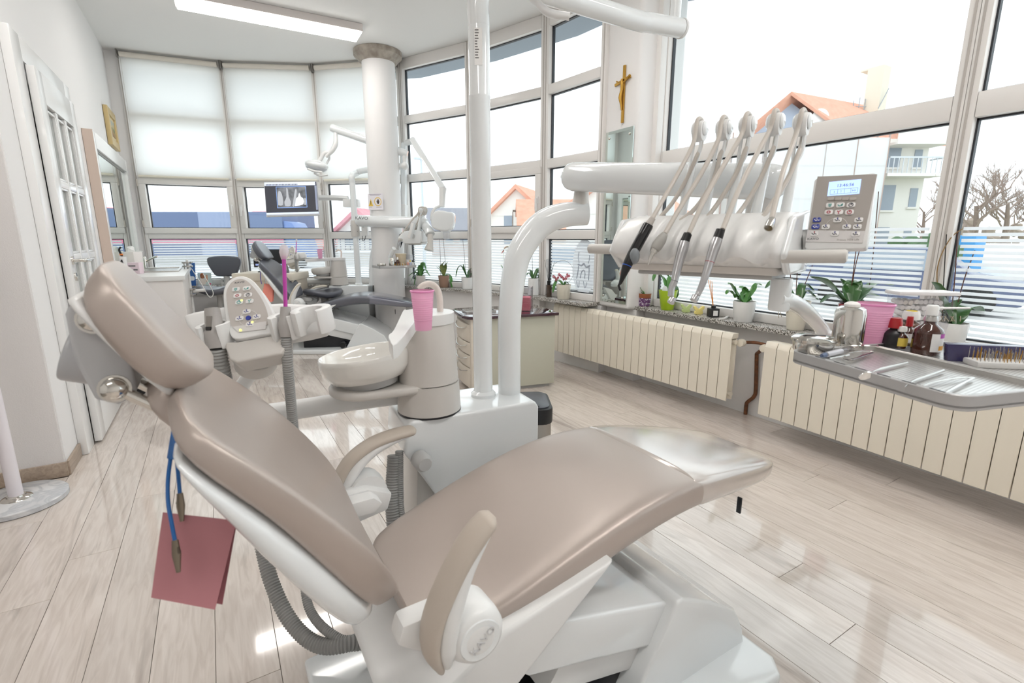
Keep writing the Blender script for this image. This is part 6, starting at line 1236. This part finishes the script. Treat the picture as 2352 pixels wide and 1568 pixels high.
# ---------------------------------------------------------------- bib chain and bib on the taupe chair
blue=mat('blue_cord','#1F63A8',.45); pinkp=mat('pink_paper','#B47A80',.75)
k=thing('bib_chain','blue cord with metal clips hanging from the rods behind the taupe backrest','bib chain',PD(405,980,.70))
def PB(x,y,d): return PD(x,y,d)
MB().hexa([PB(396,972,.71),PB(420,975,.69),PB(421,976,.72),PB(397,973,.74),PB(383,1053,.70),PB(404,1056,.69),PB(405,1056,.70),PB(384,1053,.71)]).build('strap',blue,k,bev=.0015)
MB().tube([PB(392,1050,.70),PB(386,1100,.70),PB(386,1150,.69),PB(394,1200,.68),PB(402,1242,.675)],.0026,10,5).build('cord',blue,k); MB().tube([PB(406,1055,.70),PB(410,1095,.71),PB(413,1134,.715)],.0026,10,3).build('cord',blue,k)
def clip(a,e,sd): 
    MB().tube([a,a+(e-a)*.45,e],[.003,.0042,.002],8,2,flat=1.3).build('clip',mat('clip_metal','#8A7F70',.3,1),k); MB().tube([a+(e-a)*.1,a+(e-a)*.35+sd,a+(e-a)*.5],[.0015,.0025,.002],8,2).build('clip_lever',mat('clip_metal2','#6b6258',.3,1),k)
clip(PB(402,1240,.675),PB(410,1314,.67),RT*.004); clip(PB(413,1132,.715),PB(418,1197,.712),RT*-.004)
k=thing('paper_bib','folded pink paper bib hanging from the clips','bib',PD(445,1290,.70))
MB().hexa([PB(374,1176,.715),PB(544,1195,.735),PB(544,1195,.736),PB(374,1176,.716),PB(347,1372,.685),PB(494,1400,.70),PB(494,1400,.701),PB(347,1372,.686)]).build('front_sheet',pinkp,k)
MB().hexa([PB(376,1177,.718),PB(545,1196,.738),PB(545,1196,.740),PB(376,1177,.720),PB(362,1362,.70),PB(511,1388,.715),PB(511,1388,.717),PB(362,1362,.702)]).build('back_sheet',mat('pink_paper_back','#A5666D',.75),k)
c=PZ(785,1572,.02); k=thing('floor_hose','beige ribbed hose curled on the floor beside the chair base','hose',c)
corr([PZ(1010,1585,.025),PZ(930,1545,.02),PZ(870,1580,.02),PZ(845,1555,.02),PZ(790,1533,.02),PZ(738,1552,.02),PZ(720,1600,.02),PZ(740,1700,.02)],.0135,.007).build('hose',mat('hose_beige','#A59A8A',.5),k,ang=80)
# ================================================================ the second treatment place, further back
fp=PZ(824,653,.64); FA=math.radians(-25)
MF=Mx.Translation((fp.x,fp.y,0))@Mx.Rotation(FA,4,'Z')@Mx.Translation((-LP.x,-LP.y,0))
rem={'taupe_pearl_leather':slate,'taupe_gloss_cover':slateg,'arm_pad_beige':armd}
dup(ch,MF,'slate grey dental chair reclined by the far windows','dental chairs',rem); ch['group']='dental chairs'
dup(un,MF,'glossy white treatment unit with spittoon tower beside the slate chair','dental units'); un['group']='dental units'
dup(co,MF,'assistant console standing behind the slate chair','assistant consoles'); co['group']='assistant consoles'
dup(su,MF,'thick ribbed suction hose on the console of the slate chair','suction hoses'); su['group']='suction hoses'
dup(se,MF,'thin hose with small magenta straw on the console of the slate chair','saliva ejectors'); se['group']='saliva ejectors'
dup(cupn,MF,'small pink plastic cup under the spout of the far spittoon')
# far instrument table with its handpieces
q0=TB@V((1.10,.60,1.15)); qf=PD(938,548,5.15); MT_=Mx.Translation(qf)@Mx.Rotation(math.radians(-49),4,'Z')@Mx.Translation((-q0.x,-q0.y,-q0.z))
dup(it,MT_,'white instrument table of the slate chair, seen end on','instrument tables'); it['group']='instrument tables'
for src,lab in zip([o for o in bpy.data.objects if o.parent is None and o.get('group')==GH and o.users_collection],['%s instrument of the far table, its hose in the fan of five']*5):
    src_l=src['label']
    wh={'syringe':'black syringe','coupling_handpiece':'slim grey coupling','dark ring':'dark ringed contra angle','red ring':'red ringed contra angle','bare':'bare metal coupling'}
    key=[w for w in ('coupling_handpiece','syringe','dark ring','red ring','bare') if w.replace('coupling_handpiece','slim steel') in src_l][0]
    dup(src,MT_,wh[key]+' on the far instrument table of the slate chair','instruments on the far table')
dcf=thing('delivery_arm','curved post and horizontal arm carrying the far instrument table','support arm',PD(857,652,5.75)); 
MB().tube([PD(857,655,5.75),PD(857,600,5.72),PD(865,565,5.68),PD(880,545,5.62),PD(893,535,5.58),PD(905,530,5.55)],[.045,.045,.045,.042,.04,.036],20,5).build('curved_post',gloss,dcf)
A0=PD(826,507,5.47); A1=PD(975,512,5.28); dA=(A1-A0).normalized(); MB().tube([A0-dA*.03,A0,A1,A1+dA*.03],[.045,.062,.062,.045],24,1).build('horizontal_arm',gloss,dcf)
text('maker_lettering','KAVO',.046,frame(PD(830.5,501,5.37),(A1-A0),(0,0,1)),mat('lettering_black','#2A2A2C',.4),dcf,.0005,sx=1.25)
q=PD(988,538,5.2); MB().tube([PD(972,512,5.3),PD(985,530,5.22),q],[.05,.05,.05],18,3).build('end_joint',gloss,dcf); MB().tube([q,PD(988,558,5.2),PD(985,575,5.2)],[.03,.03,.05],16,2).build('drop',grey,dcf)
# far tray
trz=PZ(900,612,.905).z; a=PD(868,612,5.1); e=PD(952,609,5.3); k=thing('instrument_tray','slim tray of the slate chair loaded with small bottles','tray',a)
ex=(e-a); ex.z=0; Lx=ex.length; ex/=Lx; ey=V((-ex.y,ex.x,0)); zt=a.z; Mtr=Mx(((ex.x,ey.x,0,a.x),(ex.y,ey.y,0,a.y),(0,0,1,zt),(0,0,0,1)))
MB().box(0,Lx,-.05,.22,-.02,-.008,Mtr).build('carrier',rim,k,bev=.004); MB().box(.0,Lx,-.05,-.042,-.02,.006,Mtr).box(0,.008,-.05,.22,-.02,.006,Mtr).box(Lx-.008,Lx,-.05,.22,-.02,.006,Mtr).build('carrier_rim',rim,k)
MB().tube([Mtr@V((Lx*.45,.12,-.01)),Mtr@V((Lx*.45,.12,.10)),PD(905,570,5.2)],.022,12,2).build('tray_arm',gloss,k)
def small(nm,lab,u,v_,prof,m,cat,parts=()):
    c=Mtr@V((u*Lx,v_,-.008)); kk=thing(nm,lab,cat,c); MB().lathe(prof,T(*c),20).build('body',m,kk)
    for n_,pr,mm in parts: MB().lathe(pr,T(*c),16).build(n_,mm,kk)
small('steel_dish','low round steel dish at the left end of the far tray',.12,.03,[(.042,0),(.045,.005),(.045,.03),(.047,.031)],chrome,'dish',[('lid',[(.047,.031),(.045,.037),(.01,.04)],chrome)])
small('steel_canister','ribbed steel canister on the far tray',.42,.05,[(.033,0),(.034,.01),(.034,.085),(.03,.092),(.01,.094)],chrome,'canister',[('foot',[(.036,0),(.036,.008)],chrome)])
small('dropper_bottle','small brown glass bottle with clear dropper on the far tray',.56,.03,[(.026,0),(.028,.005),(.028,.045),(.012,.06),(.011,.072)],amber,'bottle',[('cap',[(.009,.07),(.011,.085),(.006,.10)],label)])
c=Mtr@V((.70*Lx,.08,-.008)); k=thing('cream_cup','cream plastic beaker behind the brown bottle on the far tray','cup',c); MB().lathe([(.045,0),(.058,.13),(.055,.13),(.043,.004)],T(*c),24).build('wall',transl('cream_plastic','#F3E7CF',.4),k); MB().lathe([(.058,.126),(.061,.128),(.061,.134),(.055,.134)],T(*c),24).build('rim',mat('cream_rim','#EFE2C8',.4),k)
c=Mtr@V((.88*Lx,.10,-.008)); k=thing('cotton_roll_box','clear cotton roll box on the far tray','dispenser',c); MB().box(-.06,.06,-.04,.04,0,.12,T(c.x,c.y,c.z,-YAW)).build('box',clear,k); MB().box(-.05,.05,-.034,.034,.004,.07,T(c.x,c.y,c.z,-YAW)).build('cotton_filling',cm_,k,kind='stuff')
for u,cc_,lab in ((.82,'#D9A79A','tiny salmon bottle on the far tray'),(.885,'#C9D0E6','tiny pale blue bottle with yellow cap on the far tray'),(.95,'#ECECEC','tiny white bottle with black cap on the far tray')):
    small('drop_bottle',lab,u,.0,[(.014,0),(.015,.003),(.015,.04),(.006,.046)],mat('tiny_'+cc_[1:],cc_,.4),'bottle',[('cap',[(.006,.044),(.008,.05),(.006,.065)],mat('cap_yellow','#E9CF5A',.4) if 'yellow' in lab else (rubber if 'black' in lab else label))])
c=Mtr@V((.62*Lx,-.02,-.008)); k=thing('bur_rack','row of small burs on the far tray','bur stand',c); MB().box(-.09,.06,-.015,.015,0,.012,T(c.x,c.y,c.z,-YAW)).build('block',label,k)
for i in range(10): MB().lathe([(.003,.012),(.003,.03),(.001,.034)],T(c.x,c.y,c.z,-YAW)@T(-.08+i*.013,0,0),6).build('bur',gold if i%2 else steel,k)
# far lamp, monitor, x-ray
k=thing('operating_lamp','white dental lamp reaching over the slate chair','lamp',PD(826,655,5.7),'operating lamps'); la['group']='operating lamps'
fl=V((fp.x,fp.y,0)); bz=PD(812,400,5.72).z
MB().lathe([(.043,.64),(.043,.65),(.034,.66),(.0335,bz-.1)],T(*fl),24).build('pole',gloss,k)
ae=PD(930,381,5.45); MB().tube([fl+V((0,0,bz-.12)),fl+V((0,0,bz-.04)),PD(818,398,5.7),PD(832,392,5.69),PD(880,386,5.57),ae],.0335,16,5).build('swing_arm',gloss,k,ang=80); MB().ball(ae,.042,16).build('arm_joint',satin,k)
MB().tube([ae,PD(929,366,5.45),PD(930,358,5.45)],[.02,.022,.03],12,2).build('swivel_stem',satin,k)
s0,s1=PD(936,354,5.45),PD(760,293,5.35); MB().tube([s0,s0+(s1-s0)*.03,s1+(s0-s1)*.02,s1],[.035,.042,.042,.036],18,1).build('spring_arm',gloss,k)
MB().tube([PD(771,303,5.36),PD(771,316,5.36),PD(771,330,5.36),PD(765,343,5.36),PD(757,352,5.36),PD(748,360,5.36)],[.02,.024,.028,.026,.022,.02],14,4).build('head_yoke',satin,k); MB().tube([PD(757,350,5.36),PD(744,352,5.35),PD(735,368,5.35),PD(724,374,5.35)],[.02,.022,.02,.024],12,4).build('yoke_fork',satin,k)
hc=PD(727,379,5.35); Fh=frame(hc,RT-V((0,0,.18)),V((0,0,1))+RT*.18)
MB().ball((0,0,0),(.125,.055,.10),20,Fh).build('lamp_head',gloss,k); MB().ball((.0,-.025,-.0),(.118,.05,.085),18,Fh).build('lamp_lens',mat('lens_grey','#C9CDD2',.1,coat=1.0),k)
MB().tube([PD(708,388,5.25),PD(722,393,5.22),PD(740,395,5.22)],[.016,.018,.014],10,4,flat=.7).build('lamp_handle',satin,k); MB().tube([PD(722,398,5.24),PD(735,403,5.24),PD(753,402,5.24)],[.014,.016,.012],10,4,flat=.7).build('lamp_handle',satin,k); MB().tube([PD(750,376,5.4),PD(756,365,5.4),PD(756,358,5.4)],.012,10,4).build('lamp_handle',satin,k)
k=thing('wall_monitor','flat screen showing a tooth x-ray on an arm of the far lamp pole','monitor',PD(670,490,5.6))
TL_,TR_,BR_,BL_=PD(605,418,5.55),PD(727,416,5.65),PD(734,492,5.65),PD(612,494,5.55); mx_=(TR_-TL_).normalized(); my_=((TL_+TR_)/2-(BL_+BR_)/2).normalized(); mo=(TL_+TR_+BR_+BL_)/4; MW_=(TR_-TL_).length; MHh=((TL_+TR_)/2-(BL_+BR_)/2).length; FM=frame(mo,mx_,my_)
MB().box(-MW_/2,MW_/2,-MHh/2-.012,MHh/2,-.035,-.002,FM).build('bezel',mat('bezel_silver','#D5D6D9',.4),k,bev=.003)
MB().box(-MW_/2+.006,MW_/2-.006,-MHh/2+.006,MHh/2-.006,-.002,0,FM).build('screen',mat('screen_dark','#3B3C44',.3,emis='#3B3C44',es=.35),k)
scl=mat('screen_light','#C9D3E6',.4,emis='#C9D3E6',es=.5); 
MB().box(-MW_/2+.006,MW_/2-.02,MHh/2-.045,MHh/2-.006,0,.001,FM).build('tool_bar',scl,k); MB().box(-MW_/2+.006,MW_/2-.006,-MHh/2+.006,-MHh/2+.028,0,.001,FM).build('task_bar',scl,k); MB().box(MW_/2-.03,MW_/2-.008,-MHh/2+.05,MHh/2-.05,0,.001,FM).build('side_bar',mat('screen_mid','#8C93A8',.4,emis='#8C93A8',es=.4),k)
b=MB()
for i in range(22): b.box(-MW_/2+.02+i*.0155,-MW_/2+.030+i*.0155,MHh/2-.04,MHh/2-.026,.001,.0015,FM)
b.build('tool_icons',mat('screen_icon','#5F6678',.4),k,kind='stuff')
xm,N,L,b_,o_=nodemat('xray_image'); tcn=N.new('ShaderNodeTexCoord'); no=N.new('ShaderNodeTexNoise'); no.inputs['Scale'].default_value=9; L.new(tcn.outputs['Object'],no.inputs['Vector']); rp=N.new('ShaderNodeValToRGB'); rp.color_ramp.elements[0].position=.3; rp.color_ramp.elements[0].color=hexc('#2A2C31'); rp.color_ramp.elements[1].position=.7; rp.color_ramp.elements[1].color=hexc('#8A8D93'); L.new(no.outputs[0],rp.inputs[0]); L.new(rp.outputs[0],b_.inputs['Base Color']); L.new(rp.outputs[0],b_.inputs['Emission Color']); b_.inputs['Emission Strength'].default_value=.4
xw,xh=.155,.115; xo=V((0.0,.012,0)); MB().box(-xw-.006,xw+.006,xo.y-xh-.006,xo.y+xh+.006,0,.001,FM).build('image_border',mat('screen_blue','#7FA0D8',.4,emis='#7FA0D8',es=.4),k); xi=MB().box(-xw,xw,xo.y-xh,xo.y+xh,.001,.002,FM).build('xray_picture',xm,k)
tg=mat('xray_tooth','#A9ACB2',.4,emis='#A9ACB2',es=.4); tw2=mat('xray_bright','#D9DBDE',.4,emis='#D9DBDE',es=.5)
for o,m_ in (([(-.148,-.09),(-.10,-.09),(-.095,0),(-.11,.06),(-.135,.07),(-.148,0)],tg),([(-.075,-.10),(-.02,-.10),(-.012,-.05),(-.03,.0),(-.035,.09),(-.05,.10),(-.055,0),(-.08,-.05)],tg),([(.0,-.10),(.03,-.10),(.06,.07),(.045,.085),(.02,-.02)],tg),([(.03,-.105),(.12,-.085),(.125,-.02),(.10,.0),(.085,.05),(.07,0),(.045,-.02)],tw2),([(.13,-.09),(.15,-.09),(.15,-.02),(.135,-.02)],tg)):
    MB().prism([(x,y+xo.y) for x,y in smooth2(o,2)],.002,.003,FM).build('tooth_shadow',m_,xi)
MB().box(-.09,.09,-.03,.03,-.06,-.03,FM).build('mount_plate',grey,k)
a=mo+FM.to_3x3().col[2]*-.06; MB().tube([PD(728,454,5.72),PD(768,454,5.7),PD(800,456,5.68)],[.03,.03,.03],4,1).build('monitor_arm',satin,k,flat=True); MB().tube([a,PD(728,454,5.72)],.025,8,1).build('monitor_arm',satin,k)
MB().box(-.085,.085,-.06,.06,-.045,.045,Mx.Translation(PD(808,467,5.7))@Mx.Rotation(-YAW,4,'Z')).build('pole_clamp',satin,k,bev=.006)
pk=PD(818,525,5.7); k2_=thing('pole_console','grey pole bracket with a small white handset on the far lamp pole','handset',pk); MB().lathe([(.046,-.09),(.05,-.06),(.05,.06),(.044,.09)],T(fl.x,fl.y,pk.z),24).build('pole_sleeve',grey,k2_)
for dx in (-.022,.022):
    for dz in (-.03,.03): MB().ball(fl+V((0,0,pk.z+dz))+RT*dx*1.7-V((FW.x,FW.y,0))*.046,.004,8).build('sleeve_screw',rubber,k2_)
MB().box(-.035,.035,-.03,.03,-.10,.09,Mx.Translation(PD(838,522,5.66))@Mx.Rotation(-YAW,4,'Z')).build('handset',satin,k2_,bev=.012); MB().box(-.02,.0,-.035,-.03,-.0,.06,Mx.Translation(PD(838,522,5.66))@Mx.Rotation(-YAW,4,'Z')).build('handset_grille',greyd,k2_); MB().tube([PD(832,540,5.66),PD(833,552,5.64),PD(838,550,5.64),PD(840,538,5.66)],.004,6,4).build('handset_cable',rubber,k2_)
k=thing('xray_unit','white folding x-ray arm with box shaped tube head beside the column','x-ray unit',PD(930,520,5.6)); 
MB().tube([PD(926,520,5.62),PD(928,420,5.62),PD(929,330,5.62),PD(930,324,5.62)],[.042,.042,.042,.03],4,1).build('wall_column',gloss,k,flat=True,bev=.012); MB().tube([PD(926,520,5.62),PD(927,470,5.62)],.052,4,1).build('wall_bracket',satin,k,flat=True,bev=.008); MB().tube([PD(926,500,5.64),PD(922,500,5.72)],.03,8,1).build('wall_stub',satin,k)
MB().tube([PD(932,328,5.6),PD(942,326,5.55),PD(950,322,5.5)],[.03,.034,.036],12,3).build('elbow',satin,k)
a,e=PD(948,322,5.45),PD(1018,434,5.2); MB().tube([a,e],.048,4,1,flat=.9).build('scissor_arm',gloss,k,flat=True,bev=.014,seg=3)
MB().tube([PD(1017,432,5.2),PD(1016,448,5.2),PD(1015,475,5.2)],[.04,.034,.03],14,2).build('drop_link',satin,k)
MB().tube([PD(1014,472,5.2),PD(1000,478,5.2),PD(993,490,5.2),PD(992,505,5.2)],[.022,.022,.024,.026],10,4,flat=.7).build('yoke',satin,k)
hc=PD(1018,507,5.2); Fx=frame(hc,RT,V((0,0,1))); MB().prism(smooth2([(-.11,-.07),(-.06,-.095),(.02,-.11),(.10,-.085),(.125,.0),(.12,.075),(.06,.09),(-.04,.105),(-.10,.07),(-.12,.0)],2),-.08,.08,Fx).build('tube_head',gloss,k,bev=.02,seg=3)
MB().tube([PD(1025,528,5.2),PD(1026,548,5.2)],.035,14,1).build('beam_cone',clear,k); MB().tube([PD(1024,527,5.2),PD(1024,532,5.2)],.05,14,1).build('cone_ring',satin,k)
# notice on the column
na=PD(866,462,5.0); dcol=V((na.x-cx,na.y-cy)); 
dirv=V((-math.cos(YAW)*.35-math.sin(YAW),math.sin(YAW)*.35-math.cos(YAW),0)).normalized(); pc=V((cx,cy,0))+dirv*.181; pc.z=PD(866,462,5.3).z
Fs=frame(pc,V((0,0,1)).cross(dirv),V((0,0,1)))
k=thing('warning_notice','white paper notice with yellow warning signs on the round column','notice',pc)
MB().box(-.10,.09,-.085,.085,-.001,.0005,Fs).build('paper',mat('notice_paper','#EFECF2',.6),k)
yel=mat('sign_yellow','#E9C65A',.5); blk=mat('sign_black','#4A3F3C',.6)
cring(Fs,(.025,.0),.046,.038,.0005,.0015,0,359.9,28).build('prohibition_ring',yel,k)
MB().prism([(.022,-.025),(.012,-.005),(.008,.008),(.013,.01),(.018,-.0),(.018,.022),(.023,.023),(.024,.005),(.026,.028),(.031,.028),(.031,.005),(.035,.024),(.040,.022),(.037,-.0),(.043,.008),(.045,.005),(.038,-.022)],.0005,.0015,Fs).build('hand_symbol',blk,k)
MB().prism([(-.095,-.045),(-.035,-.045),(-.065,.03)],.0005,.0013,Fs).build('warning_triangle',yel,k); MB().box(-.068,-.062,-.03,.01,.0013,.002,Fs).build('triangle_symbol',blk,k)
b=MB()
for i,(x0,x1,y) in enumerate(((-.08,.07,.075),(-.07,.05,.065),(-.09,-.05,-.058),(.0,.07,-.06))): b.box(x0,x1,y,y+.004,.0005,.001,Fs)
b.build('text_lines',mat('sign_text','#9A8FA0',.6),k,kind='stuff')
# orange bib on the far chair
k=thing('paper_bib','folded coral paper bib hanging behind the slate chair','bib',PD(614,665,5.0)); cor=mat('coral_paper','#EE9282',.7)
MB().hexa([PD(607,650,5.0),PD(628,656,5.05),PD(628,656,5.06),PD(607,650,5.01),PD(600,688,4.98),PD(625,694,5.03),PD(625,694,5.04),PD(600,688,4.99)]).build('front_sheet',cor,k); MB().hexa([PD(610,650,5.03),PD(630,657,5.08),PD(630,657,5.09),PD(610,650,5.04),PD(606,690,5.0),PD(628,692,5.05),PD(628,692,5.06),PD(606,690,5.01)]).build('back_sheet',mat('coral_paper_back','#E07F6F',.7),k)
k=thing('bib_chain','thin violet cord holding the coral bib','bib chain',PD(605,640,5.0)); MB().tube([PD(600,612,5.0),PD(598,635,5.0),PD(601,652,5.0)],.004,8,4).build('cord',mat('violet_cord','#6F5FA8',.5),k); MB().tube([PD(609,622,5.0),PD(610,640,5.0)],.004,8,2).build('cord',mat('violet_cord','#6F5FA8',.5),k); MB().tube([PD(610,640,5.0),PD(610,652,4.99)],[.006,.004],8,1).build('clip',steel,k)
